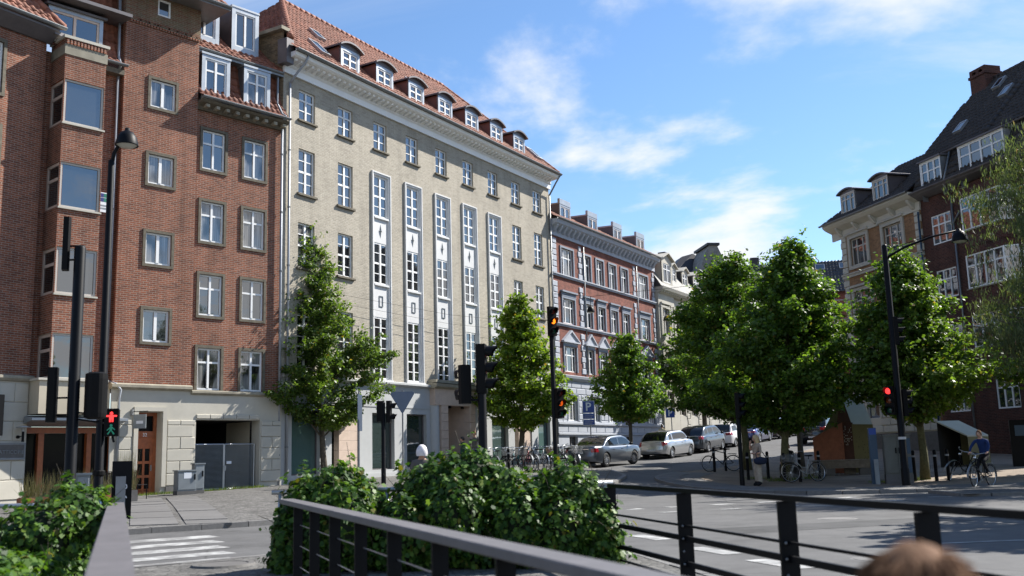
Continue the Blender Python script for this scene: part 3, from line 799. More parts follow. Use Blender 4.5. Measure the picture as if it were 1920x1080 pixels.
def blocks(parent, u0, u1, z0, z1, m, h=.42, ln=.9, y0=-.03, y1=.02, gap=.018, holes=(), b=.015, seed=1):
    rr = random.Random(seed); z = z0; k = 0
    while z + .1 < z1:
        zt = min(z + h, z1); u = u0 - (ln / 2 if k % 2 else 0)
        while u < u1 - .02:
            a, c = max(u, u0), min(u + ln, u1)
            segs = [(a, c)]
            for h0, h1, q0, q1 in holes:
                if q0 < zt - .03 and q1 > z + .03:
                    ns = []
                    for s0, s1 in segs:
                        if h1 <= s0 or h0 >= s1: ns.append((s0, s1))
                        else:
                            if h0 > s0: ns.append((s0, h0))
                            if h1 < s1: ns.append((h1, s1))
                    segs = ns
            for s0, s1 in segs:
                if s1 - s0 > .1: ubox('stone_block', K[m], parent, s0 + gap / 2, s1 - gap / 2, y0, y1, z + gap / 2, zt - gap / 2, b)
            u += ln
        z = zt; k += 1
# ------------------------------------------------------------------ the red brick house on the left
B = thing('brick_house', 'red brick apartment house with stair tower, glazed bay and pale ground floor with gate', 'building', (P0[0], P0[1], 0), R(47.7))
SZ = [12.46, 9.66, 6.86, 4.11]
hr = [(u, u + .97, z, z + 1.54) for z in SZ for u in (-3.61, -1.80)]
mb = MB(); wall(mb, -3.92, -.02, 4.1, 15.0, hr); mb.build('wall', K['brick_red'], B)
for u, u1, z, z1 in hr:
    win(B, u, z, .97, 1.54, .05, rows=(.66,), cw=.08, curtain=.55)
    ring('window_surround', 'surround', B, u, z, .97, 1.54, .105, -.045, .05)
# cornice and eave of the right part
mb = MB(); mb.prismx([(0, 14.72), (-.12, 14.72), (-.16, 14.84), (-.42, 14.94), (-.5, 15.02), (0, 15.04)], -3.92, 0); mb.build('cornice', K['surround'], B)
for k in range(9): boxo('bracket', K['concrete'], B, -3.7 + k * .43, -3.55 + k * .43, -.40, -.13, 14.78, 14.90)
gutter(B, -3.95, -.02, -.55, 15.12)
# mansard
mb = MB(); prof = [(-.5, 15.12), (-.18, 15.34), (.12, 15.85), (.30, 16.5), (.40, 17.15)]
for (a, b), (c, d) in zip(prof[:-1], prof[1:]): tiles((-3.9, a, b), (0, a, b), (-3.9, c, d), (0, c, d), .25, .33, .04, mb)
ro = mb.build('mansard', K['tile_old'], B, smooth=True); ro['kind'] = 'stuff'
mb = MB(); mb.box(-3.92, 0, -.02, .4, 17.06, 17.14); mb.build('eave_board', K['gutter'], B)
gutter(B, -3.9, -.02, -.02, 17.22)
mb = MB(); tiles((-3.92, .0, 17.25), (0, .0, 17.25), (-3.92, 3.6, 20.6), (0, 3.6, 20.6), .27, .36, .045, mb); ro = mb.build('roof', K['tile'], B, smooth=True); ro['kind'] = 'stuff'
dormer(B, -3.77, -2.55, 15.32, 16.98, -.12, .5, 'flat', t=.15, over=.03, rows=(.66,), curtain=.5, sillh=.14)
dormer(B, -1.93, -.71, 15.32, 16.98, -.12, .5, 'flat', t=.15, over=.03, rows=(.66,), curtain=.5, sillh=.14)
dormer(B, -3.92, -2.64, 17.74, 19.7, .6, 3.2, 'flat', t=.17, over=.02, rows=(), curtain=0., sillh=.32)
dormer(B, -2.08, -.82, 17.74, 19.7, .6, 3.2, 'flat', t=.17, over=.02, rows=(), curtain=0., sillh=.32)
# chimney behind the roof
ch = MB(); ch.box(-3.0, -2.1, 3.2, 3.9, 19.5, 22.2); ch.build('chimney', K['brick_red'], B)
downpipe(B, -.12, -.12, .5, 14.9); pipe(B, [(-.12, -.12, 14.85), (-.14, -.45, 15.05)], .05)
pipe(B, [(-.2, .1, 17.15), (-.2, .12, 15.9), (-.2, -.25, 15.35), (-.2, -.5, 15.2)], .045)
# stair tower
TY = -.15
ht = [(-5.83, -4.84, 14.33, 15.38), (-5.83, -4.84, 11.44, 12.53), (-5.83, -4.84, 8.50, 9.64), (-5.83, -4.84, 5.72, 6.86)]
mb = MB(); wall(mb, -6.84, -3.92, 4.2, 17.4, ht, TY); shell(mb, -6.84, -3.92, 4, 4.2, 17.4, TY); mb.build('tower_wall', K['brick_red'], B)
mb = MB(); wall(mb, -6.87, -3.89, 17.5, 18.62, [(-5.66, -5.14, 17.9, 18.55)], TY - .03); shell(mb, -6.87, -3.89, 4, 17.5, 18.62, TY - .03); mb.build('tower_frieze', K['brick_olive'], B)
tm = MB().box(0, .075, -.05, .0, 0, .2).mesh('dentil_brick', K['brick_red'])
for k in range(26): link('dentil_brick', tm, B, (-6.82 + k * .1125, TY - .02, 17.34))
for k in range(10):
    o = link('dentil_brick', tm, B, (-3.9, TY + .1 + k * .1125, 17.34)); o.rotation_euler = (0, 0, math.pi / 2)
boxo('band', K['brick_olive'], B, -6.9, -3.86, TY - .07, 4, 17.42, 17.5)
for u, u1, z, z1 in ht:
    win(B, u, z, .99, z1 - z, TY + .05, rows=(), cw=.11, curtain=.5, sill=('zinc', .02, .04, .03))
    ring('window_surround', 'surround', B, u, z, .99, z1 - z, .105, TY - .045, TY + .05)
win(B, -5.66, 17.9, .52, .65, TY, rows=(), cols=())
mb = MB(); mb.prismz([(-7.5, -.98), (-3.12, -.98), (-3.12, 4.6), (-7.5, 4.6)], 18.62, 18.74); mb.build('tower_soffit', K['gutter'], B)
gutter(B, -7.5, -3.1, -1.0, 18.76, .09)
mb = MB(); tiles((-7.5, -.95, 18.78), (-3.1, -.95, 18.78), (-5.6, 1.2, 21.2), (-5.0, 1.2, 21.2), .27, .36, .045, mb); mb.quad((-3.1, -.95, 18.76), (-3.1, 4.6, 18.76), (-5, 3, 21.2), (-5, 1.2, 21.2)); mb.quad((-7.5, 4.6, 18.76), (-7.5, -.95, 18.76), (-5.6, 1.2, 21.2), (-5.6, 3, 21.2))
ro = mb.build('tower_roof', K['tile'], B, smooth=True); ro['kind'] = 'stuff'
downpipe(B, -6.99, .0, 4.3, 15.4); pipe(B, [(-6.99, .0, 15.4), (-7.0, -.2, 15.55), (-7.02, -.05, 15.9), (-6.98, .1, 18.5)], .05)
# recess between tower and wing
mb = MB(); wall(mb, -10.2, -6.84, 4.2, 15.45, (), .1); wall(mb, -10.4, -9.6, 15.45, 17.3, (), .12); mb.build('recess_wall', K['brick_red'], B)
boxo('cornice', K['surround'], B, -7.95, -6.86, -.22, .1, 15.2, 15.38); gutter(B, -7.95, -6.8, -.32, 15.55)
mb = MB()
for (a, b), (c, d) in zip([(-.3, 15.55), (.0, 15.8), (.25, 16.5)], [(.0, 15.8), (.25, 16.5), (.6, 18.6)]): tiles((-9.7, a, b), (-6.86, a, b), (-9.7, c, d), (-6.86, c, d), .25, .33, .04, mb)
ro = mb.build('mansard', K['tile_old'], B, smooth=True); ro['kind'] = 'stuff'
# glazed bay
BU0, BU1, BY = -9.30, -7.90, -1.0
BZ = [(12.70, 14.22), (9.83, 11.36), (6.97, 8.50), (4.22, 5.68)]
mb = MB(); wall(mb, BU0, BU1, 4.2, 15.07, [(BU0 + .03, BU1 - .03, a, b) for a, b in BZ], BY)
wall(mb, 0, 1.1, 4.2, 15.07, [(.02, 1.04, a, b) for a, b in BZ], fn=lambda u, v, d: (BU0 + d, .1 - u, v)); wall(mb, 0, 1.1, 4.2, 15.07, fn=lambda u, v, d: (BU1 - d, BY + u, v))
bay = mb.build('bay', K['brick_red'], B)
for a, b in BZ:
    boxo('bay_sill', K['plaster'], bay, BU0 - .02, BU1 + .02, BY - .06, BY + .02, a - .06, a - .005)
    win(bay, BU0 + .03, a, BU1 - BU0 - .06, b - a, BY + .04, cols=(), rows=(), fw=.07, fm='cream_frame', curtain=.0)
    win(bay, BU0 + .04, a, 1.0, b - a, .08, cols=(), rows=(.64,), fw=.10, rw=.10, fm='frame_beige', rz=-math.pi / 2)
boxo('concrete_band', K['concrete'], B, BU0 - .03, BU1 + .03, BY - .03, .1, 15.07, 15.42)
mb = MB(); mb.box(BU0 - .01, BU1 + .01, BY - .01, .1, 15.42, 15.62); mb.build('bay_parapet', K['brick_red'], B)
for k in range(12): link('dentil_brick', tm, B, (BU0 + .02 + k * .115, BY - .01, 15.42))
boxo('coping', K['plaster'], B, BU0 - .08, BU1 + .08, BY - .08, .1, 15.62, 15.72)
dormer(B, -9.62, -7.72, 15.74, 16.98, -.25, 1.2, 'flat', fm='zinc', cheek='zinc_dark', t=.13, over=.10, rows=(), cols=(.48,), wf='frame_beige', zlow=15.5, roofm='zinc_dark', sillh=.04)
boxo('roof_slab', K['zinc_dark'], B, -9.9, -6.9, -.75, 2.0, 17.2, 17.32)
# letting sign on the bay
ls = thing('letting_sign', 'small white board with green and blue squares fixed to the glazed bay', 'sign', Matrix.Rotation(R(47.7), 3, 'Z') @ Vector((-7.80, -.72, 9.95)) + Vector((P0[0], P0[1], 0)), R(47.7))
boxo('board', K['white_print'], ls, 0, .46, 0, .02, 0, .68)
K['sg'] = mat('sign_green', (.0, .16, .10), .5); K['sb'] = mat('sign_navy', (.012, .02, .16), .5)
for k in range(2):
    boxo('printed_square', K['sg'], ls, .14, .42, -.005, .0, .36 + k * .155, .49 + k * .155); boxo('printed_square', K['sb'], ls, .02, .135, -.005, .0, .36 + k * .155, .49 + k * .155)
for k in range(2): boxo('printed_line', K['cabinet'], ls, .04, .36, -.005, 0, .10 + k * .1, .15 + k * .1)
# ground floor
gp = [(-5.86, -4.80, -.3, 3.27), (-3.66, -.98, -.3, 3.02)]
mb = MB(); wall(mb, -6.86, -.02, -.3, 4.08, [(-5.86, -4.98, -.3, 3.27), (-3.66, -.98, -.3, 3.02)], TY + .02, .55); mb.build('ground_floor_wall', K['plaster'], B)
mb = MB(); mb.prismx([(.0, 4.04), (TY - .05, 4.04), (TY - .14, 4.10), (TY - .14, 4.19), (TY - .02, 4.24), (.0, 4.24)], -6.9, -3.9); mb.prismx([(.1, 3.92), (TY - .03, 3.92), (TY - .10, 3.98), (TY - .10, 4.05), (.0, 4.1)], -3.9, 0); mb.build('string_course', K['concrete'], B)
blocks(B, -4.78, -3.70, .72, 3.0, 'plaster', .42, 1.0, TY - .03, TY + .03); blocks(B, -.95, -.06, .72, 3.0, 'plaster', .42, 1.0, TY - .03, TY + .03)
blocks(B, -3.66, -.98, 3.05, 3.22, 'plaster', .2, .55, TY - .025, TY + .03); blocks(B, -6.55, -6.06, .72, 3.0, 'plaster', .42, .9, TY - .03, TY + .03)
boxo('plinth', K['plinth'], B, -4.79, -3.68, TY - .04, TY + .2, -.3, .70); boxo('plinth', K['plinth'], B, -6.5, -5.87, TY - .04, TY + .2, -.3, .66)
mb = MB(); mb.box(-6.03, -5.87, TY - .05, TY + .03, .66, 3.3); mb.box(-4.97, -4.81, TY - .05, TY + .03, .7, 3.3); mb.box(-6.03, -4.81, TY - .05, TY + .03, 3.3, 3.44); mb.build('door_surround', K['plaster'], B)
# street door
d = thing; DY = .28
dr = MB(); dr.box(-5.86, -5.74, DY - .06, DY + .04, .3, 3.27); dr.box(-5.10, -4.98, DY - .06, DY + .04, .3, 3.27); dr.box(-5.74, -5.10, DY - .058, DY + .04, 3.15, 3.27); dr.box(-5.74, -5.10, DY - .07, DY + .04, 2.42, 2.62); dr.box(-5.74, -5.10, DY - .02, DY + .04, .3, 2.42)
dr.box(-5.74, -5.64, DY - .05, DY, .3, 2.42); dr.box(-5.20, -5.10, DY - .05, DY, .3, 2.42); dr.box(-5.46, -5.38, DY - .045, DY, .3, 2.1)
for z in (.3, .55, 1.02, 1.5, 2.02): dr.box(-5.64, -5.20, DY - .04, DY, z, z + .09 if z > .3 else .62)
dr.box(-5.64, -5.20, DY - .042, DY, 2.05, 2.42)
door = dr.build('street_door', K['wood'], B)
for z0, z1 in ((.64, 1.02), (1.11, 1.5), (1.59, 2.02)):
    for a, b in ((-5.64, -5.46), (-5.38, -5.20)): MB().quad((a, DY - .024, z0), (b, DY - .024, z0), (b, DY - .024, z1), (a, DY - .024, z1)).__class__; q = MB(); q.quad((a, DY - .024, z0), (b, DY - .024, z0), (b, DY - .024, z1), (a, DY - .024, z1)); q.build('pane', K['glass_dark'], door)
q = MB(); q.quad((-5.74, DY - .01, 2.62), (-5.10, DY - .01, 2.62), (-5.10, DY - .01, 3.15), (-5.74, DY - .01, 3.15)); q.build('pane', K['glass_dark'], door)
boxo('handle', K['steel'], door, -5.185, -5.165, DY - .12, DY - .05, 1.25, 1.45)
text('house_number', '32', K['white_print'], door, (-5.42, DY - .075, 2.44), .17)
boxo('door_step', K['plinth'], B, -5.86, -4.98, TY - .1, DY, .1, .32)
# gateway
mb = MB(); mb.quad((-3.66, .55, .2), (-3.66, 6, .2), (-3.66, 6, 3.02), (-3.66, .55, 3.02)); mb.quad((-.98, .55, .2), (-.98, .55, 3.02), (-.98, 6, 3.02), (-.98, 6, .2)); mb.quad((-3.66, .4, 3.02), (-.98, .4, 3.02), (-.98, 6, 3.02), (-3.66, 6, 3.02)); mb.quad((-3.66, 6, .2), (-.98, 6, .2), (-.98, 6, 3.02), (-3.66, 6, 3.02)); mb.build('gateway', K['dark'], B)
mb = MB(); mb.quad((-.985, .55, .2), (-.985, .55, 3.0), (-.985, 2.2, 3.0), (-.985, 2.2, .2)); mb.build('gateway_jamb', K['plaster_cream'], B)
for a, b in ((-3.63, -2.36), (-2.32, -1.06)):
    g = MB(); z0, z1, y = .52, 2.14, .12
    for p, q2 in (((a, y, z0), (b, y, z0)), ((a, y, z1), (b, y, z1)), ((a, y, z0), (a, y, z1)), ((b, y, z0), (b, y, z1))): g.tube([p, q2], .024, 6)
    gate = g.build('gate_leaf', K['steel'], B)
    w = MB(); n = 30; m2 = 38
    for i in range(1, n): x = a + (b - a) * i / n; w.box(x - .004, x + .004, y - .004, y + .004, z0, z1)
    for i in range(1, m2): z = z0 + (z1 - z0) * i / m2; w.box(a, b, y + .004, y + .012, z - .005, z + .005)
    w.build('wire_mesh', K['cabinet'], gate)
boxo('lock_plate', K['steel'], B, -2.40, -2.28, .06, .12, 1.18, 1.36); boxo('notice', K['white_print'], B, -2.25, -2.05, .075, .10, 1.42, 1.52)
# shop under the bay
sh = MB(); wall(sh, -9.7, -6.6, .3, 2.75, [(-9.62, -6.66, .35, 2.55)], .15, .1); sh.build('shopfront', K['wood_dark'], B)
for a, b in ((-9.62, -9.10), (-8.92, -7.52), (-7.36, -6.66)):
    q = MB(); q.quad((a, .26, .5), (b, .26, .5), (b, .26, 2.55), (a, .26, 2.55)); q.build('shop_pane', K['glass_dark'], B)
for a, b in ((-9.10, -8.92), (-7.52, -7.36), (-6.72, -6.60)): boxo('shop_post', K['wood'], B, a, b, .08, .26, .3, 2.55)
boxo('shop_beam', K['wood'], B, -9.7, -6.6, .04, .15, 2.55, 2.74); boxo('shop_rail', K['wood'], B, -9.62, -6.66, .12, .25, .35, .5)
mb = MB(); mb.prismx([(-.95, 2.92), (-.95, 3.0), (.15, 3.12), (.15, 2.76)], -9.75, -6.62); mb.build('canopy', K['zinc'], B)
mb = MB(); mb.box(-9.6, -7.45, BY - .02, .1, 3.12, 4.18); mb.build('bay_base', K['plaster_cream'], B)
mb = MB(); mb.box(-9.66, -7.40, BY - .08, .1, 4.17, 4.24); mb.build('bay_band', K['plaster'], B)
mb = MB(); mb.box(-7.45, -6.84, -.02, .1, 3.12, 4.2); mb.build('infill', K['plaster'], B)
pipe(B, [(-6.9, .0, 4.3), (-6.75, -.24, 4.2), (-6.58, -.26, 4.0), (-6.62, -.24, 3.7), (-6.62, -.24, .5)], .045)
# hanging shop sign
hs = thing('hanging_sign', 'small grey hanging shop sign on a bracket beside the wooden street door', 'sign', Matrix.Rotation(R(47.7), 3, 'Z') @ Vector((-6.12, TY - .02, 2.65)) + Vector((P0[0], P0[1], 0)), R(47.7 - 60))
MB().tube([(0, 0, .62), (.62, 0, .62)], .015, 6).build('bracket', K['black'], hs); boxo('board', K['cabinet'], hs, .08, .56, -.015, .015, .04, .52)
boxo('printed_word', K['white_print'], hs, .2, .46, -.02, -.016, .2, .3); boxo('wall_plate', K['iron'], hs, -.02, .06, -.04, .04, .5, .7)

# wing on the far left, turned like the next houses
WO = (-15.45, 31.65)
W = thing('brick_wing', 'orange red brick house wing at the left edge with tiled hip roof and plaque pier', 'building', (WO[0], WO[1], 0), R(59.34))
hw = [(-2.55, -1.5, z, z + 1.7) for z in (13.35, 10.52, 7.7, 4.9)]
mb = MB(); wall(mb, -9, 0, 4.3, 15.75, hw); shell(mb, -9, 0, 5, 4.3, 15.75); mb.build('wall', K['brick_red'], W)
for u, u1, z, z1 in hw: win(W, u, z, 1.05, 1.7, .05); ring('window_surround', 'surround', W, u, z, 1.05, 1.7, .105, -.045, .05)
mb = MB(); mb.prismx([(.0, 15.55), (-.08, 15.55), (-.5, 15.9), (-.5, 15.98), (0, 15.98)], -9, .12); mb.build('cornice', K['zinc_dark'], W); boxo('eave_return', K['zinc_dark'], W, -.02, .35, -.45, 2.0, 15.8, 15.92)
gutter(W, -9, .3, -.56, 16.06, .085)
tiles((-3.2, -.5, 16.08), (.2, -.5, 16.08), (-3.2, 1.2, 18.3), (-1.25, 1.2, 18.3), .27, .37, .05, None, W, K['tile']).build('roof', K['tile'], W)
mb = MB(); tiles((-9, -.5, 16.08), (-3.2, -.5, 16.08), (-9, 1.2, 18.3), (-3.2, 1.2, 18.3), .27, .37, .05, mb); mb.quad((.2, -.5, 16.05), (.2, 5, 16.05), (-1.25, 3, 18.3), (-1.25, 1.2, 18.3)); o = mb.build('roof', K['tile'], W, smooth=True); o['kind'] = 'stuff'
ridge(MB(), (.25, -.5, 16.1), (-1.25, 1.2, 18.4), .13).build('hip_tiles', K['tile'], W, smooth=True)
dormer(W, -4.3, -2.9, 16.3, 17.6, -.3, 1.5, 'flat', t=.12, over=.05, rows=(.66,))
mb = MB(); wall(mb, -9, 0, -.3, 4.2, [(-9, -1.05, -.3, 3.0)], -.02, .3); shell(mb, -9, 0, 5, -.3, 4.3, -.02); mb.build('ground_floor_wall', K['plaster'], W)
mb = MB(); mb.prismx([(.0, 4.14), (-.1, 4.16), (-.16, 4.24), (-.16, 4.32), (.0, 4.36)], -9, .1); mb.build('string_course', K['concrete'], W)
blocks(W, -1.03, -.02, .5, 4.1, 'plaster', .60, 1.1, -.05, -.01)
boxo('shop_front', K['wood_dark'], W, -9, -1.05, .2, .3, -.3, 3.0)
for k in range(3): q = MB(); q.quad((-2.5 - k * 1.4, .18, .4), (-1.2 - k * 1.4, .18, .4), (-1.2 - k * 1.4, .18, 2.3), (-2.5 - k * 1.4, .18, 2.3)); q.build('shop_pane', K['glass_dark'], W)
boxo('awning_box', K['black'], W, -4, -1.0, -.35, .2, 2.45, 3.7)
wm = Matrix.Rotation(R(59.34), 3, 'Z'); wo = Vector((WO[0], WO[1], 0))
pq = thing('wall_plaque', 'dark grey plaque with raised lettering on the pale pier at the left edge', 'plaque', wm @ Vector((-.98, -.06, 1.72)) + wo, R(59.34))
boxo('panel', K['plinth'], pq, 0, .92, -.03, 0, 0, .52); mb = MB()
for a in ((0, .92, .46, .52), (0, .92, 0, .06), (0, .05, .06, .46), (.87, .92, .06, .46)): mb.box(a[0], a[1], -.045, -.03, a[2], a[3])
mb.build('rim', K['iron'], pq); text('lettering', 'ATTICOPIE', K['iron'], pq, (.46, -.04, .18), .17)
sc_ = thing('wall_lamp', 'small black wall lamp above the grey plaque', 'lamp', wm @ Vector((-.32, -.05, 2.42)) + wo, R(59.34))
MB().lathe([(.0, -.06), (.05, -.06), (.05, 0)], (0, 0, 0), 10, axis='y').build('rose', K['black'], sc_); MB().tube([(0, 0, 0), (0, -.28, .02)], .018, 6).build('arm', K['black'], sc_)
MB().tube([(0, -.28, -.16), (0, -.28, .16)], .04, 8).build('stem', K['black'], sc_); MB().lathe([(.0, .34), (.22, .30), (.20, .28), (.05, .27), (.05, .16)], (0, -.28, 0), 14).build('shade', K['zinc'], sc_, smooth=True)
# ------------------------------------------------------------------ the yellow brick office house
A = thing('office_house', 'large pale yellow brick house with red hip roof, seven dormers and grey shop floor', 'building', (P0[0], P0[1], 0), R(59.34))
CU = [.93 + 2.465 * k for k in range(9)]
AW = 22.6
holes = [(u, u + .985, 15.53, 16.85) for u in CU]
side = (0, 1, 7, 8)
for k in side: holes += [(CU[k], CU[k] + .985, a, b) for a, b in ((12.36, 14.28), (9.25, 11.13), (5.15, 7.72))]
for k in range(2, 7): holes.append((CU[k] - .19, CU[k] + 1.175, 4.92, 14.46))
mb = MB(); wall(mb, 0, AW, 4.9, 17.4, holes, 0, .16); shell(mb, 0, AW, 9.2, .2, 18.9, 0, left=False, right=True, back=True); mb.build('wall', K['brick_yellow'], A)
mb = MB(); mb.quad((-.01, 9.2, .2), (-.01, 0, .2), (-.01, 0, 19.1), (-.01, 9.2, 19.1)); mb.build('fire_wall', K['brick_dark'], A); mb = MB(); mb.quad((AW + .01, 0, 15), (AW + .01, 9.2, 15), (AW + .01, 9.2, 19), (AW + .01, 0, 19)); mb.build('fire_wall', K['brick_dark'], A)
mb = MB(); mb.box(-.25, .25, -.1, 9.2, 19.1, 19.25); mb.build('fire_wall_coping', K['concrete'], A); boxo('eave_stone', K['zinc_dark'], A, -.3, .12, -.45, .05, 17.55, 18.6); boxo('fire_wall_coping', K['concrete'], A, AW - .2, AW + .25, .4, 9.2, 18.6, 19.0)
R4 = dict(cols=(.5,), rows=(.5,), bars=(.25, .75), cw=.10, rw=.085)
for k in range(9):
    win(A, CU[k], 15.53, .985, 1.32, .09, (.5,), (.68,), bars=(.34,), cw=.085, sill=('surround', .09, .10, .09))
for k in side:
    win(A, CU[k], 12.36, .985, 1.92, .09, sill=('surround', .10, .10, .10), **R4)
    win(A, CU[k], 9.25, .985, 1.88, .09, sill=('surround', .10, .10, .10), curtain=.2, **R4)
    win(A, CU[k], 5.15, .985, 2.57, .09, (.5,), (.34, .67), bars=(.17, .5, .83), cw=.085, sill=('surround', .10, .10, .10), curtain=.3)
star = [(0, .33), (.035, .06), (.13, .045), (.035, .0), (.13, -.045), (.035, -.06), (0, -.36), (-.035, -.06), (-.13, -.045), (-.035, 0), (-.13, .045), (-.035, .06)]
star = [(0, .34), (.028, .05), (.15, 0), (.028, -.05), (0, -.36), (-.028, -.05), (-.15, 0), (-.028, .05)]
_fr = None
for k in range(2, 7):
    u = CU[k]; t = .19
    if _fr is None:
        f = MB()
        for a, b, y0, y1 in ((-t, -t + .06, -.09, .1), (-t + .06, -.05, -.05, .1), (-.05, 0, -.015, .12)):
            f.box(a, b, y0, y1, 4.94, 14.45 + a * 0 - (0 if a == -t else .06 if a < -.06 else .14)); f.box(.985 - b, .985 - a, y0, y1, 4.94, 14.45 - (0 if a == -t else .06 if a < -.06 else .14))
        f.box(-t + .06, .985 + t - .06, -.088, .1, 14.39, 14.45); f.box(-.05, 1.035, -.048, .1, 14.31, 14.388); f.box(0, .985, -.013, .12, 14.28, 14.308)
        for z in (12.27, 9.16): f.box(-.03, 1.015, -.07, .1, z, z + .085)
        f.box(-t - .05, .985 + t + .05, -.12, .1, 4.86, 4.935)
        _fr = f.mesh('window_strip_frame', K['frame_grey'])
        sp1 = MB().box(0, .985, .02, .1, 11.15, 12.27).mesh('spandrel', K['frame_grey']); sp2 = MB().box(0, .985, .02, .1, 7.74, 9.16).mesh('spandrel', K['frame_grey'])
        stm = MB(); 
        n8 = len(star)
        stm.add([(.49 + a * .9, .018, 11.72 + b * .95) for a, b in star] + [(.49, -.045, 11.72)], [((i + 1) % n8, i, n8) for i in range(n8)]); stm = stm.mesh('star_ornament', K['cabinet'])
        rc = MB(); rc.box(.36, .39, -.01, .02, 8.22, 8.72); rc.box(.60, .63, -.01, .02, 8.22, 8.72); rc.box(.39, .60, -.012, .02, 8.22, 8.25); rc.box(.39, .60, -.012, .02, 8.69, 8.72); rc = rc.mesh('rectangle_ornament', K['cabinet'])
    fo = link('window_strip_frame', _fr, A, (u, 0, 0))
    link('spandrel', sp1, fo); link('spandrel', sp2, fo); link('star_ornament', stm, fo); link('rectangle_ornament', rc, fo)
    win(A, u, 12.36, .985, 1.92, .04, **R4); win(A, u, 9.25, .985, 1.90, .04, curtain=.15, **R4)
    win(A, u, 4.95, .985, 2.79, .04, (.5,), (.335, .665), bars=(.167, .5, .833), cw=.085, curtain=.1)
# main cornice with brackets
mb = MB(); mb.prismx([(0, 17.28), (-.10, 17.28), (-.10, 17.55), (-.16, 17.62), (-.16, 17.78), (-.62, 17.84), (-.70, 17.90), (-.74, 18.04), (0, 18.06)], -.05, AW + .1); mb.build('cornice', K['white'], A)
bm = MB(); bm.prismx([(-.16, 17.64), (-.50, 17.74), (-.54, 17.84), (-.16, 17.83)], 0, .15); bm = bm.mesh('cornice_bracket', K['white'])
for k in range(66): link('cornice_bracket', bm, A, (.12 + k * .34, 0, 0))
gutter(A, -.1, AW + .2, -.82, 18.12, .09)
# roof
RY, RZ, RL, RR_ = 4.5, 23.4, 4.5, 18.0
e0 = (-.75, 18.12)
mb = MB(); tiles((-.1, e0[0], e0[1]), (AW + .2, e0[0], e0[1]), (RL, RY, RZ), (RR_, RY, RZ), .265, .36, .05, mb); o = mb.build('roof', K['tile'], A, smooth=True); o['kind'] = 'stuff'
mb = MB(); tiles((.05, 9.4, 19.1), (.05, -.1, 19.1), (RL, RY, RZ), (RL, RY - .05, RZ), .265, .36, .05, mb); o = mb.build('hip_roof', K['tile_old'], A, smooth=True); o['kind'] = 'stuff'  # darker tile than the front slope, painting the shade on this face
mb = MB(); mb.quad((AW + .2, -.75, 18.1), (AW + .2, 9.4, 18.1), (RR_, RY + .02, RZ), (RR_, RY, RZ)); mb.quad((AW + .2, 9.4, 18.1), (0, 9.4, 18.1), (RL, RY, RZ), (RR_, RY, RZ)); mb.build('back_roof', K['tile_old'], A)
ridge(MB(), (.02, -.35, 18.75), (RL, RY, RZ + .06), .15).build('hip_tiles', K['tile'], A, smooth=True); ridge(MB(), (RL, RY, RZ + .04), (RR_, RY, RZ + .04), .13).build('ridge_tiles', K['tile'], A, smooth=True); ridge(MB(), (AW + .15, -.7, 18.2), (RR_, RY, RZ + .04), .12).build('hip_tiles', K['tile'], A, smooth=True)
sl = (RZ - e0[1]) / (RY - e0[0]); sv = Vector((0, 1, sl)).normalized()
def onroof(u, z): return (u, e0[0] + (z - e0[1]) / sl, z)
for k in range(7):
    u = 3.24 + 2.478 * k
    dormer(A, u, u + 1.27, 18.42, 19.52, -.3, 1.6, 'arc', fm='zinc', cheek='copper_brown', t=.14, rows=(.66,), bars=(.33,), rise=.24, over=.16, roofm='zinc_dark', zlow=17.9, sillh=.03)
for u, z, w, h in ((2.32, 19.12, .6, 1.15), (4.0, 20.75, .55, .8), (6.45, 20.75, .55, .8), (8.9, 20.75, .55, .8), (11.3, 20.75, .55, .8), (21.3, 19.15, .6, 1.1)):
    c = Vector(onroof(u, z)) + Vector((0, -sl, 1)).normalized() * .05; skylight(A, c, (1, 0, 0), sv, w, h)
downpipe(A, .28, -.1, .8, 16.9); pipe(A, [(.28, -.1, 16.85), (.45, -.3, 17.3), (.62, -.62, 17.75), (.64, -.78, 18.05)], .05)
downpipe(A, AW - .12, -.12, 1.2, 16.9, m='gutter'); pipe(A, [(AW - .12, -.12, 16.85), (AW + .05, -.5, 17.6), (AW + .12, -.8, 18.05)], .05, 'gutter')
# shop floor
sw = [(.62, 2.26, .9, 3.46, 'glass_teal'), (5.62, 7.2, 1.0, 3.46, 'glass_shop'), (8.12, 9.66, 1.05, 3.46, 'glass_shop'), (13.56, 14.45, 1.1, 3.46, 'glass_shop'), (15.45, 17.1, 1.15, 3.46, 'glass_shop'), (20.35, 21.75, 1.25, 3.46, 'glass_teal')]
rec = [(2.98, 4.78, .2, 3.46), (17.75, 19.62, .2, 3.46), (10.6, 13.2, .2, 3.95)]
mb = MB(); wall(mb, 0, AW, .1, 4.7, [s[:4] for s in sw] + rec, -.04, .32); mb.build('shop_wall', K['plaster_grey'], A)
mb = MB()
for a, b in ((0, 9.9), (13.7, AW)): mb.prismx([(0, 4.68), (-.08, 4.68), (-.22, 4.76), (-.22, 4.84), (0, 4.9)], a, b)
mb.build('shop_cornice', K['plaster_grey'], A)
mb = MB(); mb.box(0, 9.9, -.065, -.04, 3.72, 3.80); mb.box(13.7, AW, -.065, -.04, 3.72, 3.80); mb.build('shop_moulding', K['plaster_grey'], A)
for a, b, c, d, g in sw:
    fr = MB(); fr.box(a, a + .05, .14, .22, c, d); fr.box(b - .05, b, .14, .22, c, d); fr.box(a + .05, b - .05, .142, .22, c, c + .05); fr.box(a + .05, b - .05, .142, .22, d - .06, d); fo = fr.build('shop_window', K['zinc_dark'], A)
    q = MB(); q.quad((a + .05, .19, c + .05), (b - .05, .19, c + .05), (b - .05, .19, d - .06), (a + .05, .19, d - .06)); q.build('pane', K[g], fo)
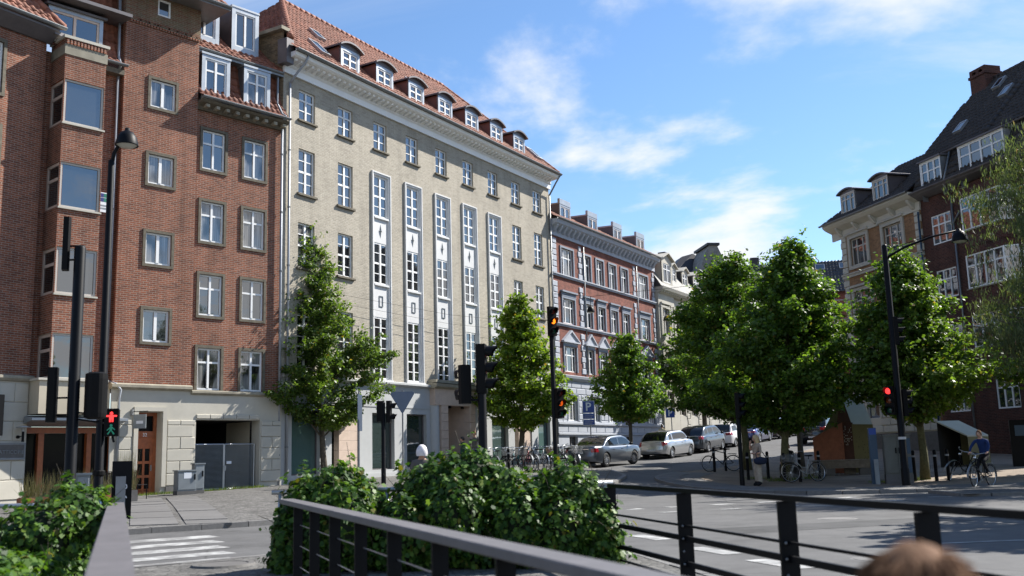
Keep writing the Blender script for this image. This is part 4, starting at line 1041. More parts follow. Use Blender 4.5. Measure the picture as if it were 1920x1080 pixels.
for a, b in ((2.98, 4.78), (17.75, 19.62)):
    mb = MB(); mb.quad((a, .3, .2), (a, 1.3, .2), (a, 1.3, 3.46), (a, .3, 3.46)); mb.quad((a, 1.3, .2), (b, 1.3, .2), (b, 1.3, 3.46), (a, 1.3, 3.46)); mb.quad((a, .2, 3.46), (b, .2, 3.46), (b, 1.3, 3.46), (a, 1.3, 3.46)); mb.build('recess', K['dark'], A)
    for r in range(8): ubox('stone_panel', K['travertine'], A, a + .52, b - .01, .02, .3, .25 + r * .4, .65 + r * .4 - .008, .006)
# portal
pb = MB(); pb.box(9.95, 13.7, -.36, -.02, 3.92, 4.70); po = pb.build('portal_lintel', K['travertine'], A)
mb = MB(); mb.prismx([(0, 4.70), (-.42, 4.70), (-.55, 4.78), (-.58, 4.92), (0, 4.97)], 9.8, 13.85); mb.box(9.9, 13.75, -.45, 0, 4.97, 5.12); mb.build('portal_cornice', K['concrete'], A)
for a, b in ((10.48, 11.05), (12.95, 13.45)):
    for r in range(9): ubox('portal_block', K['travertine'], A, a, b, -.34, .0, .3 + r * .405, .3 + (r + 1) * .405 - .01, .012)
for uc in (10.22, 13.62): MB().lathe([(.27, .3), (.27, 3.92)], (uc, -.06, 0), 16).build('portal_column', K['plaster_grey'], A, smooth=True)
mb = MB(); mb.quad((11.05, 1.0, .2), (12.95, 1.0, .2), (12.95, 1.0, 3.92), (11.05, 1.0, 3.92)); mb.quad((12.94, .0, .2), (12.94, 0, 3.92), (12.94, 1, 3.92), (12.94, 1, .2)); mb.quad((11.06, 0, .2), (11.06, 1, .2), (11.06, 1, 3.92), (11.06, 0, 3.92)); mb.quad((11.05, -.3, 3.918), (12.95, -.3, 3.918), (12.95, 1, 3.918), (11.05, 1, 3.918)); mb.build('portal_recess', K['travertine'], A)
dm = MB(); dm.box(11.45, 11.52, .9, .98, .5, 3.3); dm.box(12.48, 12.55, .9, .98, .5, 3.3); dm.box(11.52, 12.48, .9, .98, 3.2, 3.3); dm.box(11.52, 12.48, .9, .98, 2.45, 2.52); dm.box(11.97, 12.03, .9, .98, .5, 2.45); do = dm.build('entrance_door', K['zinc_dark'], A)
for a, b, c, d in ((11.52, 11.97, .55, 2.45), (12.03, 12.48, .55, 2.45), (11.52, 12.48, 2.52, 3.2)): q = MB(); q.quad((a, .94, c), (b, .94, c), (b, .94, d), (a, .94, d)); q.build('pane', K['glass_shop'], do)
for x in (11.9, 12.1): boxo('handle', K['steel'], do, x - .02, x + .02, .84, .88, 1.2, 2.2)
for x in (11.4, 12.5): boxo('spotlight', K['black'], A, x, x + .12, -.2, -.08, 3.80, 3.91)
text('shop_name', 'envision', K['black'], A, (12.42, -.37, 4.22), .48, weight=.012, sx=1.02)
boxo('base_course', K['plaster_grey'], A, 4.9, 9.9, -.08, -.04, .1, .86); boxo('base_course', K['plaster_grey'], A, 13.75, 17.6, -.08, -.04, .1, 1.0)

# ------------------------------------------------------------------ wine red house with blue-grey stucco
D = thing('stucco_house', 'wine red brick house with blue grey stucco base, quoins and four flat dormers', 'building', st(28.78 + 22.62, -27.74) + (0,), R(59.34))
off = 22.62
def du(u): return u - off
W3 = [(23.92, 1.58, 3), (26.87, 1.06, 2), (28.76, 1.06, 2), (30.70, 1.06, 2), (32.62, 1.06, 2), (35.53, 1.62, 3)]
hd = []
for u, w, n in W3: hd += [(du(u), du(u) + w, 12.24, 13.92), (du(u), du(u) + w, 9.28, 10.80), (du(u), du(u) + w, 6.34, 7.88)]
mb = MB(); wall(mb, .02, 15.85, 6.1, 14.6, hd); shell(mb, .02, 15.85, 8, 1, 15.4, 0); mb.build('wall', K['brick_wine'], D)
for u, w, n in W3:
    cols = (.5,) if n == 2 else (.28, .72)
    for i, (z, h) in enumerate(((12.24, 1.68), (9.28, 1.52), (6.34, 1.54))):
        win(D, du(u), z, w, h, .07, cols, (.66,), curtain=.35, cw=.07)
        s = ring('window_surround', 'plaster_bluedark', D, du(u), z, w, h, .12, -.07, .03, bottom=False)
        if i == 1: mb = MB(); mb.box(du(u) - .14, du(u) + w + .14, -.08, 0, z + h + .12, z + h + .36); mb.box(du(u) - .22, du(u) + w + .22, -.18, 0, z + h + .36, z + h + .46); mb.build('window_hood', K['plaster_bluedark'], D)
        if i == 2:
            a, b = du(u) - .22, du(u) + w + .22; zz = z + h + .3
            mb = MB(); mb.box(du(u) - .12, du(u) + w + .12, -.07, 0, z + h + .12, zz); mb.prism([(a, zz), (b, zz), ((a + b) / 2, zz + .58)], -.12, 0); mb.prism([(a, zz), ((a + b) / 2, zz + .58), (b, zz), (b + .08, zz + .02), ((a + b) / 2, zz + .70), (a - .08, zz + .02)], -.2, 0); mb.box(a - .08, b + .08, -.2, 0, zz - .08, zz); mb.build('pediment', K['plaster_blue'], D)
for z in (12.06, 9.05): mb = MB(); mb.box(.02, 15.85, -.1, 0, z, z + .16); mb.box(.02, 15.85, -.16, 0, z + .10, z + .165); mb.build('string_course', K['plaster_blue'], D)
for a, b, sd in ((22.68, 23.32, -1), (26.18, 26.72, 0), (34.55, 35.05, 0), (37.9, 38.42, 0)):
    quoins(D, du(a), du(b), 6.3, 9.0, 'plaster_blue', .36, side=sd); quoins(D, du(a), du(b), 9.25, 12.0, 'plaster_blue', .36, side=sd); quoins(D, du(a), du(b), 12.25, 14.55, 'plaster_blue', .36, side=sd)
mb = MB(); mb.prismx([(0, 14.52), (-.08, 14.52), (-.08, 14.95), (-.16, 15.02), (-.5, 15.2), (-.58, 15.42), (0, 15.46)], 0, 15.9); mb.build('cornice', K['plaster_blue'], D)
bm = MB(); bm.prismx([(-.08, 14.72), (-.2, 14.76), (-.42, 15.08), (-.42, 15.17), (-.08, 15.17)], 0, .2); bm = bm.mesh('cornice_bracket', K['plaster_blue'])
for k in range(27): link('cornice_bracket', bm, D, (.25 + k * .58, 0, 0))
gutter(D, 0, 15.9, -.62, 15.5)
mb = MB(); tiles((0, -.55, 15.5), (15.9, -.55, 15.5), (0, 3.6, 18.0), (15.9, 3.6, 18.0), .28, .36, .05, mb); mb.quad((15.9, -.5, 15.4), (15.9, 8, 15.4), (15.9, 3.6, 18.0), (15.9, 3.6, 18.0)); o = mb.build('roof', K['tile_old'], D, smooth=True); o['kind'] = 'stuff'
for u in (25.1, 29.0, 32.92, 36.88): dormer(D, du(u), du(u) + 1.45, 15.8, 17.0, .55, 3.4, 'flat', fm='zinc', cheek='zinc_dark', t=.12, rows=(), cols=(.5,), over=.02, sillh=.05, zlow=15.4); boxo('dormer_fascia', K['zinc'], D, du(u), du(u) + 1.45, .54, .7, 17.0, 17.35)
for x in (26.85, 35.1): downpipe(D, du(x), -.1, 6.2, 14.4, m='gutter')
gw = [(23.95, 1.3), (27.1, 1.15), (29.6, 1.15), (32.05, 1.15), (35.9, 1.25)]
hg = [(du(u), du(u) + w, 3.42, 4.95) for u, w in gw]; hb = [(du(u) + .1, du(u) + w - .1, 1.75, 2.5) for u, w in gw]
mb = MB(); wall(mb, .0, 15.85, .6, 6.1, hg + hb, -.08, .2); mb.build('base_wall', K['plaster_blue'], D)
blocks(D, .02, 15.85, 2.72, 5.75, 'plaster_blue', .38, 1.25, -.115, -.08, .03, [(a - .14, b + .14, 3.28, 5.0) for a, b, _, _ in hg], .03, 3)
for u, w in gw:
    win(D, du(u), 3.42, w, 1.53, .05, (.33, .67), (.7,), curtain=.4, cw=.06); ring('window_surround', 'plaster_bluedark', D, du(u), 3.42, w, 1.53, .12, -.12, .02, bottom=False)
    win(D, du(u) + .1, 1.75, w - .2, .75, .1, (.5,), (), fm='plinth')
mb = MB(); mb.prismx([(0, 5.80), (-.14, 5.80), (-.28, 5.94), (-.32, 6.08), (0, 6.16)], 0, 15.9); mb.prismx([(-.06, 3.18), (-.2, 3.2), (-.2, 3.32), (-.06, 3.36)], 0, 15.9); mb.prismx([(-.06, 2.58), (-.18, 2.6), (-.18, 2.7), (-.06, 2.74)], 0, 15.9); mb.build('base_cornice', K['plaster_blue'], D)

# ------------------------------------------------------------------ ivory house with pedimented slate mansard
E_ = thing('ivory_house', 'ivory stucco and rose brick house with pale slate mansard and small gabled dormers', 'building', st(28.78 + 38.5, -27.74) + (0,), R(59.34))
LE = 16.5
us = [.55, 3.42, 5.85, 8.25, 10.65, 13.05]
he = [(u, u + 1.3, a, b) for u in us for a, b in ((9.95, 11.9), (6.75, 8.65), (4.1, 5.75))]
mb = MB(); wall(mb, 3.05, LE, 6.2, 12.3, he); mb.build('wall', K['brick_rose'], E_)
mb = MB(); wall(mb, 0, 3.05, 1.2, 13.0, he, -.25, .2); wall(mb, 3.05, LE, 1.2, 6.2, he, -.05); mb.quad((3.05, -.25, 1.2), (3.05, 0, 1.2), (3.05, 0, 13), (3.05, -.25, 13)); mb.quad((0, 0, 1.2), (0, -.25, 1.2), (0, -.25, 13), (0, 0, 13)); shell(mb, 0, LE, 8, 1.2, 13.3, 0); mb.box(3.05, LE, -.04, 0, 12.3, 13.0); mb.build('stucco_wall', K['plaster_ivory'], E_)
for u in us:
    y = -.19 if u < 3 else .06
    for a, h in ((9.95, 1.95), (6.75, 1.9), (4.1, 1.65)):
        win(E_, u, a, 1.3, h, y, (.5,), (.68,), fm='cream_frame', curtain=.2); ring('window_surround', 'plaster_ivory', E_, u, a, 1.3, h, .17, y - .16, y, bottom=False)
        if a > 6: mb = MB(); mb.box(u - .28, u + 1.58, y - .22, y, a + h + .3, a + h + .42); mb.box(u - .2, u + 1.5, y - .2, y, a - .75, a - .1); mb.build('window_apron', K['plaster_ivory'], E_)
for uc in (.22, 2.2, 2.72): 
    for z0, z1 in ((9.6, 12.2), (6.4, 9.0)): ubox('pilaster', K['plaster_ivory'], E_, uc, uc + .28, -.34, -.25, z0, z1, .02)
mb = MB()
for z in (9.05, 6.05): mb.prismx([(0, z), (-.35, z), (-.42, z + .12), (-.42, z + .26), (0, z + .3)], 0, 3.1); mb.prismx([(0, z), (-.08, z), (-.14, z + .12), (-.14, z + .26), (0, z + .3)], 3.1, LE)
mb.build('string_course', K['plaster_ivory'], E_)
mb = MB(); mb.prismx([(0, 12.95), (-.3, 12.95), (-.42, 13.05), (-.62, 13.2), (-.7, 13.42), (0, 13.46)], 0, LE); mb.build('cornice', K['plaster_ivory'], E_)
bm = MB(); bm.prismx([(-.28, 12.98), (-.5, 13.05), (-.56, 13.17), (-.28, 13.18)], 0, .16); bm = bm.mesh('cornice_bracket', K['plaster_ivory'])
for k in range(40): link('cornice_bracket', bm, E_, (.1 + k * .41, 0, 0))
blocks(E_, .02, LE, 2.6, 6.0, 'plaster_ivory', .42, 1.0, -.10, -.05, .04, [(u - .2, u + 1.5, 3.3, 6) for u in us], .03, 5)
mb = MB(); mb.quad((0, -.55, 13.46), (LE, -.55, 13.46), (LE, 1.0, 15.9), (0, 1.0, 15.9)); mb.build('mansard', K['slate_pale'], E_); mb = MB(); mb.quad((0, 1.0, 15.9), (LE, 1.0, 15.9), (LE, 4, 17.0), (0, 4, 17.0)); mb.quad((0, -.5, 13.4), (0, 1, 15.9), (0, 4, 17), (0, 4, 13.4)); mb.quad((LE, -.5, 13.4), (LE, 4, 13.4), (LE, 4, 17), (LE, 1, 15.9)); mb.build('roof', K['slate'], E_)
dormer(E_, .75, 2.75, 13.55, 15.6, -.35, 2.0, 'gable', fm='plaster_ivory', cheek='plaster_ivory', t=.28, rise=.5, over=.22, rows=(.7,), sillh=.35)
for u in (3.25, 5.7, 8.15, 10.6, 13.0): dormer(E_, u, u + 1.25, 14.05, 15.35, .0, 2.0, 'gable', fm='plaster_ivory', cheek='slate', t=.13, rise=.38, over=.16, rows=(.7,), curtain=.6)
boxo('chimney', K['slate'], E_, 6.4, 6.9, 1.6, 2.2, 16.0, 17.3)
downpipe(E_, 3.2, -.15, 2.5, 12.8, m='gutter')
# ------------------------------------------------------------------ next house up the street, mostly behind the trees
F_ = thing('arched_house', 'rose brick house with ivory arched ground floor windows half hidden behind the big trees', 'building', st(28.78 + 55.1, -27.74) + (0,), R(59.34))
LF = 26.
uf = [1.0 + 2.4 * k for k in range(10)]; hf = [(u, u + 1.2, a, a + 1.7) for u in uf for a in (5.0, 8.2, 11.2)]
mb = MB(); wall(mb, 0, LF, 1.5, 14.0, hf); shell(mb, 0, LF, 8, 1.5, 14); mb.build('wall', K['brick_rose'], F_)
for u, _, a, _ in hf:
    win(F_, u, a, 1.2, 1.7, .06, rows=(.68,)); 
    if a < 6: n = 8; mb = MB(); mb.prism([(u - .2, a + 1.5)] + [(u + .6 - .8 * math.cos(math.pi * i / n), a + 1.5 + .62 * math.sin(math.pi * i / n)) for i in range(n + 1)] + [(u + 1.4, a + 1.5), (u + 1.2, a + 1.5)] + [(u + .6 + .6 * math.cos(math.pi * i / n), a + 1.5 + .42 * math.sin(math.pi * i / n)) for i in range(n + 1)], -.06, 0); mb.build('arch', K['plaster_ivory'], F_)
mb = MB(); mb.box(0, LF, -.08, 0, 1.5, 4.4); mb.box(0, LF, -.14, 0, 7.3, 7.6); mb.prismx([(0, 13.9), (-.15, 13.9), (-.6, 14.3), (-.6, 14.5), (0, 14.5)], 0, LF); mb.build('stone_trim', K['plaster_ivory'], F_)
mb = MB(); mb.quad((0, -.6, 14.5), (LF, -.6, 14.5), (LF, 2.5, 17.5), (0, 2.5, 17.5)); mb.quad((0, -.6, 14.4), (0, 2.5, 17.5), (0, 5.5, 14.4), (0, 5.5, 14.4)); mb.build('roof', K['slate'], F_)
# ------------------------------------------------------------------ houses on the right, in shade
QP = (19.807, 56.636); CR = R(-74.75)
C1 = thing('peach_house', 'peach brick corner house with white quoins, rusticated grey base and two roof dormers', 'building', (QP[0], QP[1], 0), CR)
pc = [(-.16, 1.58), (2.97, 1.62)]
rows_p = [(11.72, 1.58), (8.55, 1.65), (5.55, 1.6)]
hp = [(u, u + w, z, z + h) for u, w in pc for z, h in rows_p]
mb = MB(); wall(mb, -1.06, 6.2, 5.1, 13.7, hp); mb.build('wall', K['brick_peach'], C1)
cang = R(105.5)   # the street side, seen only in reflections
mb = MB(); mb.quad((-1.06, 0, .5), (-1.06, 0, 13.7), (2.5, 12, 13.7), (2.5, 12, .5)); mb.quad((6.2, 0, .5), (6.2, 10, .5), (6.2, 10, 13.7), (6.2, 0, 13.7)); mb.quad((2.5, 12, .5), (2.5, 12, 13.7), (6.2, 10, 13.7), (6.2, 10, .5)); mb.build('side_wall', K['brick_peach'], C1)
for u, w in pc:
    for z, h in rows_p:
        win(C1, u, z, w, h, .08, (.32, .68), (.68,), fm='cream_frame', cw=.06); ring('window_surround', 'plaster_ivory', C1, u, z, w, h, .2, -.09, .02)
        boxo('window_head', K['plaster_ivory'], C1, u - .3, u + w + .3, -.2, 0, z + h + .24, z + h + .36)
mb = MB(); 
for z in (11.1, 8.0, 5.0): mb.box(-1.06, 6.2, -.12, 0, z, z + .22); mb.box(-1.06, 6.2, -.18, 0, z + .15, z + .225)
mb.build('string_course', K['plaster_ivory'], C1)
quoins(C1, -1.06, -.55, 5.3, 13.6, 'plaster', .38, -.07, .02, .1, -1); quoins(C1, 5.68, 6.2, 5.3, 13.6, 'plaster', .38, -.07, .02, .1, 1)
mb = MB(); mb.prismx([(0, 13.5), (-.1, 13.5), (-.1, 13.95), (-.55, 14.15), (-.72, 14.3), (-.72, 14.42), (0, 14.44)], -1.8, 6.25); mb.build('cornice', K['plaster'], C1)
bm = MB(); bm.prismx([(-.1, 13.62), (-.22, 13.66), (-.5, 14.02), (-.5, 14.12), (-.1, 14.0)], 0, .2); bm = bm.mesh('cornice_bracket', K['plaster'])
for k in range(5): link('cornice_bracket', bm, C1, (-.9 + k * 1.65, 0, 0))
gutter(C1, -2.0, 6.2, -.78, 14.46)
mb = MB(); tiles((-1.9, -.75, 14.45), (6.25, -.75, 14.45), (.9, 3.0, 17.6), (6.25, 3.0, 17.6), .27, .36, .045, mb); o = mb.build('roof', K['tile_dark'], C1, smooth=True); o['kind'] = 'stuff'
mb = MB(); mb.quad((-1.9, -.75, 14.45), (.9, 3.0, 17.6), (2.2, 3.2, 17.6), (1.5, 11, 14.45)); mb.quad((6.2, 3, 17.6), (.9, 3, 17.6), (2.2, 8, 14.4), (6.2, 8, 14.4)); mb.build('back_roof', K['tile_dark'], C1)
for u in (-.27, 2.80): dormer(C1, u, u + 1.4, 14.78, 15.95, -.35, 2.4, 'arc', fm='cream_frame', cheek='zinc_dark', t=.08, rows=(.72,), cols=(.3, .7), rise=.2, over=.16, roofm='zinc_dark', wf='cream_frame', sillh=.06)
hg2 = [(.12, 1.25, 2.9, 4.75), (3.3, 4.5, 2.6, 4.75)]
mb = MB(); wall(mb, -1.06, 6.2, .2, 5.1, hg2, -.05, .2); mb.build('base_wall', K['plaster'], C1)
blocks(C1, -1.05, 6.18, 2.1, 5.0, 'plaster', .40, 1.3, -.12, -.05, .05, [(a - .1, b + .1, 2.8, 4.9) for a, b, _, _ in hg2], .03, 8)
win(C1, .12, 2.9, 1.13, 1.85, .05, (), (.5,), fm='cream_frame'); win(C1, 3.3, 2.6, 1.2, 2.15, .05, (.5,), (.6,), fm='cream_frame')
boxo('plinth', K['plinth'], C1, -1.06, 6.2, -.1, -.05, .2, 2.08)
sg = thing('vertical_sign', 'narrow blue grey vertical wall sign with dark lettering on the rusticated base', 'sign', Matrix.Rotation(CR, 3, 'Z') @ Vector((5.0, -.16, 2.75)) + Vector((QP[0], QP[1], 0)), CR)
boxo('panel', K['blue_panel'], sg, 0, .62, -.02, .02, 0, 1.5); text('lettering', 'frisuren', K['c_navy'], sg, (.46, -.03, .24), .42, rot=(math.pi / 2, -math.pi / 2, 0), align='LEFT', weight=.01)
downpipe(C1, 6.12, -.12, .6, 13.4, m='blue_panel')

C2 = thing('dark_brick_house', 'dark brown brick house with white bay windows, steep dark roof and chimney at right', 'building', (QP[0], QP[1], 0), CR)
LC = 14.3
ws = [(6.9, 1.48)]; rz_ = [(11.43, 1.5), (8.62, 1.47), (5.8, 1.5), (2.95, 1.2)]
hc = [(6.9, 8.38, z, z + h) for z, h in rz_] + [(10.2, 11.66, 2.95, 4.42)]
for u in (12.75,): hc += [(u, u + 1.5, z, z + h) for z, h in rz_]
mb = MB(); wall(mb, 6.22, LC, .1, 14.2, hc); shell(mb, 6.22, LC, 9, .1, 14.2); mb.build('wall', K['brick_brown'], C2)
for a, b, z, z1 in hc: win(C2, a, z, b - a, z1 - z, .04, (.34, .67), (.66,), cw=.06)
for z, h in ((11.5, 1.62), (8.68, 1.62), (5.85, 1.55)):
    for u0 in (9.35,):
        b = MB(); y0 = -.55; u1 = u0 + 3.3; ch = .4
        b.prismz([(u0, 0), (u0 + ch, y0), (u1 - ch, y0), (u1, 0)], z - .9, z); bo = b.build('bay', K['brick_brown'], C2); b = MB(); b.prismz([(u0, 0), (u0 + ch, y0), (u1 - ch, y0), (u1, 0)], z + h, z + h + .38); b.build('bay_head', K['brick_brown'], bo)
        win(bo, u0 + ch, z, u1 - u0 - 2 * ch, h, y0 + .02, (.25, .5, .75), (.66,), cw=.07, name='bay_window')
        L = math.hypot(ch, y0); s = win(bo, u0, z, L, h, .02, (.5,), (.66,), cw=.06, name='bay_window'); s.rotation_euler = (0, 0, math.atan2(y0, ch))
        s = win(bo, u1 - ch, z, L, h, y0, (.5,), (.66,), cw=.06, name='bay_window'); s.rotation_euler = (0, 0, -math.atan2(y0, ch))
        boxo('bay_sill', K['concrete'], bo, u0 + ch - .05, u1 - ch + .05, y0 - .06, y0 + .02, z - .06, z - .005)
mb = MB(); mb.prismx([(0, 13.95), (-.12, 13.95), (-.5, 14.15), (-.6, 14.25), (0, 14.27)], 6.22, LC); mb.build('cornice', K['zinc_dark'], C2); gutter(C2, 6.22, LC, -.62, 14.3, m='zinc_dark')
mb = MB(); tiles((6.22, -.45, 14.28), (LC, -.45, 14.28), (6.22, .35, 16.0), (LC, .35, 16.0), .27, .36, .04, mb); o = mb.build('mansard', K['tile_dark'], C2, smooth=True); o['kind'] = 'stuff'
gutter(C2, 6.22, LC, .1, 16.0, m='zinc_dark')
mb = MB(); tiles((6.22, .15, 16.05), (LC, .15, 16.05), (6.4, 4.3, 20.5), (LC, 4.3, 20.5), .27, .36, .05, mb); o = mb.build('roof', K['tile_dark'], C2, smooth=True); o['kind'] = 'stuff'
mb = MB(); mb.quad((6.22, .15, 14.2), (6.22, .15, 16.05), (6.4, 4.3, 20.5), (6.22, 8.6, 14.2)); mb.quad((6.4, 4.3, 20.5), (LC, 4.3, 20.5), (LC, 9, 16), (6.22, 9, 16)); mb.build('gable', K['brick_brown'], C2)
ridge(MB(), (6.4, 4.3, 20.5), (LC, 4.3, 20.5), .14).build('ridge_tiles', K['tile_dark'], C2, smooth=True)
ridge(MB(), (11.2, .2, 16.1), (11.2, 4.3, 20.6), .16).build('ridge_tiles', K['tile_dark'], C2, smooth=True)
c = MB(); c.box(6.5, 7.65, 3.7, 4.7, 19.3, 20.75); c.box(6.44, 7.71, 3.64, 4.76, 20.75, 20.9); c.box(6.5, 7.65, 3.7, 4.7, 21.08, 21.22)
for a in (6.5, 6.97, 7.45): c.box(a, a + .2, 3.7, 4.7, 20.9, 21.08)
c.build('chimney', K['brick_brown'], C2)
sl2 = (20.5 - 16.05) / 4.15; sv2 = Vector((0, 1, sl2)).normalized()
for u, z in ((8.3, 17.3), (10.3, 18.6), (8.9, 19.6)): skylight(C2, Vector((u, .15 + (z - 16.05) / sl2, z)) + Vector((0, -sl2, 1)).normalized() * .05, (1, 0, 0), sv2, .55, .8)
dormer(C2, 6.88, 8.45, 14.34, 15.75, -.35, .8, 'flat', fm='white', cheek='zinc', t=.05, rows=(.62,), cols=(.34, .67), over=.1, sillh=.05, roofm='zinc_dark')
dormer(C2, 9.75, 12.8, 14.34, 15.75, -.35, .8, 'flat', fm='white', cheek='zinc', t=.05, rows=(.62,), cols=(.25, .5, .75), over=.1, sillh=.05, roofm='zinc_dark')
downpipe(C2, 8.66, -.1, .6, 13.7, m='gutter'); pipe(C2, [(8.66, -.1, 13.6), (8.7, -.5, 14.2), (8.66, .1, 15.9)], .05, 'gutter'); pipe(C2, [(8.66, -.1, 12.2), (9.2, -.12, 12.7)], .045, 'gutter')
boxo('string_course', K['concrete'], C2, 9.4, LC, -.1, 0, 4.95, 5.08)
# balcony rail on the peach house side
# ------------------------------------------------------------------ houses closing the street
def local_at(ang): return R(ang)
G1 = thing('black_roof_house', 'distant house with tall black hipped slate roof above the trees', 'building', (18.4, 121.5, 4.5), R(8))
mb = MB(); wall(mb, -2, 12, -1, 15.0, [(u, u + 1.2, z, z + 1.8) for u in (-1, 2, 5, 8) for z in (3, 7, 11)]); shell(mb, -2, 12, 12, -1, 15); mb.build('wall', K['brick_brown'], G1)
for u in (-1, 2, 5, 8):
    for z in (3, 7, 11): win(G1, u, z, 1.2, 1.8)
mb = MB(); mb.add([(-2.6, -.8, 15), (12.6, -.8, 15), (12.6, 12.5, 15), (-2.6, 12.5, 15), (4.4, 4.5, 21.9), (5.9, 4.5, 22.3), (5.9, 7, 22.3), (4.4, 7, 21.9)], ((0, 1, 5, 4), (1, 2, 6, 5), (2, 3, 7, 6), (3, 0, 4, 7), (4, 5, 6, 7))); mb.build('roof', K['slate'], G1)
mb = MB(); mb.prism([(4.6, 15), (9.2, 15), (9.2, 18.2), (7.9, 20.6), (7.2, 22.2), (6.2, 22.2), (5.4, 20.6), (4.6, 18.2)], -1.0, 4); mb.build('gable', K['slate_pale'], G1); boxo('gable_cap', K['slate'], G1, 5.9, 7.5, -1.2, 4.2, 22.2, 22.5)
win(G1, 6.2, 16.5, 1.2, 1.8, -1.06); boxo('cornice', K['plaster_ivory'], G1, -2.6, 12.6, -.8, 0, 14.5, 15.0)
G2 = thing('black_tiled_house', 'long brick house with glazed black tile roof closing the street', 'building', (30.2, 127.2, 4.3), R(-14))
mb = MB(); wall(mb, -4, 18, -1, 16.6, [(u, u + 1.2, z, z + 1.8) for u in (0, 3, 6, 9, 12, 15) for z in (3, 7, 11)]); shell(mb, -4, 18, 12, -1, 16.6); mb.build('wall', K['brick_wine'], G2)
for u in (0, 3, 6, 9, 12, 15):
    for z in (3, 7, 11): win(G2, u, z, 1.2, 1.8)
mb = MB()
tiles((-4, -.6, 16.5), (18, -.6, 16.5), (-4, 4.2, 21.3), (18, 4.2, 21.3), .42, .55, .09, mb); o = mb.build('roof', K['black_tile'], G2, smooth=True); o['kind'] = 'stuff'
mb = MB(); mb.quad((-4, 4.2, 21.3), (18, 4.2, 21.3), (18, 9, 16.5), (-4, 9, 16.5)); mb.quad((18, -.6, 16.5), (18, 9, 16.5), (18, 4.2, 21.3), (18, 4.2, 21.3)); mb.build('back_roof', K['black_tile'], G2)
sv3 = Vector((0, 4.8, 4.8)).normalized()
for u, z in ((9.6, 20.3), (9.2, 18.3), (12.6, 20.3)): skylight(G2, Vector((u, -.6 + (z - 16.5), z)) + Vector((0, -.08, .08)), (1, 0, 0), sv3, 1.2, 1.2)
G3 = thing('mansard_house', 'brick house with black mansard and pale sloping verge beside the scaffolding', 'building', (31.8, 113.0, 3.9), R(-6))
mb = MB(); wall(mb, -6, 3.6, -1, 13.2, [(u, u + 1.1, z, z + 1.7) for u in (-4, -1.5, 1) for z in (3, 6.5, 10)]); shell(mb, -6, 3.6, 10, -1, 13.2); mb.build('wall', K['brick_wine'], G3)
for u in (-4, -1.5, 1):
    for z in (3, 6.5, 10): win(G3, u, z, 1.1, 1.7)
mb = MB(); mb.add([(-6.3, -.5, 13.2), (3.9, -.5, 13.2), (2.6, .6, 16.4), (-6.3, .6, 16.4), (-3.2, 4, 19.4), (-6.3, 4, 19.4), (3.9, 8, 13.2), (2.6, 7, 16.4)], ((0, 1, 2, 3), (3, 2, 4, 5), (1, 6, 7, 2), (2, 7, 4, 4))); mb.build('roof', K['slate'], G3)
MB().tube([(3.9, -.55, 13.3), (2.65, .55, 16.45), (-3.2, 3.95, 19.5)], .22, 6).build('verge', K['zinc'], G3); boxo('chimney', K['slate'], G3, -3.6, -2.6, 3.5, 4.5, 18.8, 20.2)
dormer(G3, 1.3, 2.5, 13.8, 15.5, -.3, 1.2, 'flat', fm='white', t=.08)
SC = thing('scaffold', 'steel tube scaffold with plank decks against the distant brick house', 'scaffold', (36.6, 112.0, 3.9), R(-8))
for k in range(4):
    for y in (0, 1.1): MB().tube([(k * 1.6, y, -1), (k * 1.6, y, 14.5)], .05, 6).build('standard', K['steel'], SC)
for z in (2, 4.2, 6.4, 8.6, 10.8, 13):
    boxo('deck', K['bench'], SC, -.2, 5.0, 0, 1.1, z, z + .12)
    for dz in (.55, 1.05): MB().tube([(-.2, 0, z + dz), (5.0, 0, z + dz)], .04, 5).build('guard_rail', K['steel'], SC)
for k in range(5): MB().tube([((k % 3) * 1.6, 0, 2 + 2.2 * k), ((k % 3 + 1) * 1.6, 0, 4.2 + 2.2 * k)], .035, 5).build('brace', K['steel'], SC)
# ------------------------------------------------------------------ trees and ivy
def leaf_mesh(name, C, Nn, size, m, kind='kite', up=None):
    """C centres, Nn normals (N,3), size (N,)"""
    n = len(C); r = rng.normal(size=(n, 3))
    Nn = Nn / np.linalg.norm(Nn, axis=1, keepdims=True)
    if up is not None: r = up + r * .35
    T = r - (r * Nn).sum(1, keepdims=True) * Nn; T /= np.linalg.norm(T, axis=1, keepdims=True) + 1e-9
    S = np.cross(Nn, T)
    if kind == 'kite': sh = [(-.55, 0, 0), (-.05, .42, .06), (.6, 0, -.06), (-.05, -.42, .06)]
    elif kind == 'willow': sh = [(-.9, 0, 0), (0, .13, .03), (.9, 0, -.1), (0, -.13, .03)]
    elif kind == 'maple': sh = [(-.5, 0, 0), (-.28, .42, .03), (.05, .28, .03), (.22, .48, -.02), (.6, 0, -.05), (.22, -.48, -.02), (.05, -.28, .03), (-.28, -.42, .03)]
    else: sh = [(-.5, 0, 0), (-.42, .40, .03), (-.02, .30, .05), (.12, .50, .0), (.62, 0, -.07), (.12, -.50, .0), (-.02, -.30, .05), (-.42, -.40, .03)]
    k = len(sh); V = np.empty((n, k, 3))
    for i, (a, b, c) in enumerate(sh): V[:, i] = C + (T * a + S * b + Nn * c) * size[:, None]
    me = bpy.data.meshes.new(name)
    me.vertices.add(n * k); me.vertices.foreach_set('co', V.reshape(-1).astype(np.float32))
    me.loops.add(n * k); me.loops.foreach_set('vertex_index', np.arange(n * k, dtype=np.int32))
    me.polygons.add(n); me.polygons.foreach_set('loop_start', np.arange(0, n * k, k, dtype=np.int32)); me.polygons.foreach_set('loop_total', np.full(n, k, dtype=np.int32))
    me.materials.append(m); me.update(calc_edges=True)
    return me
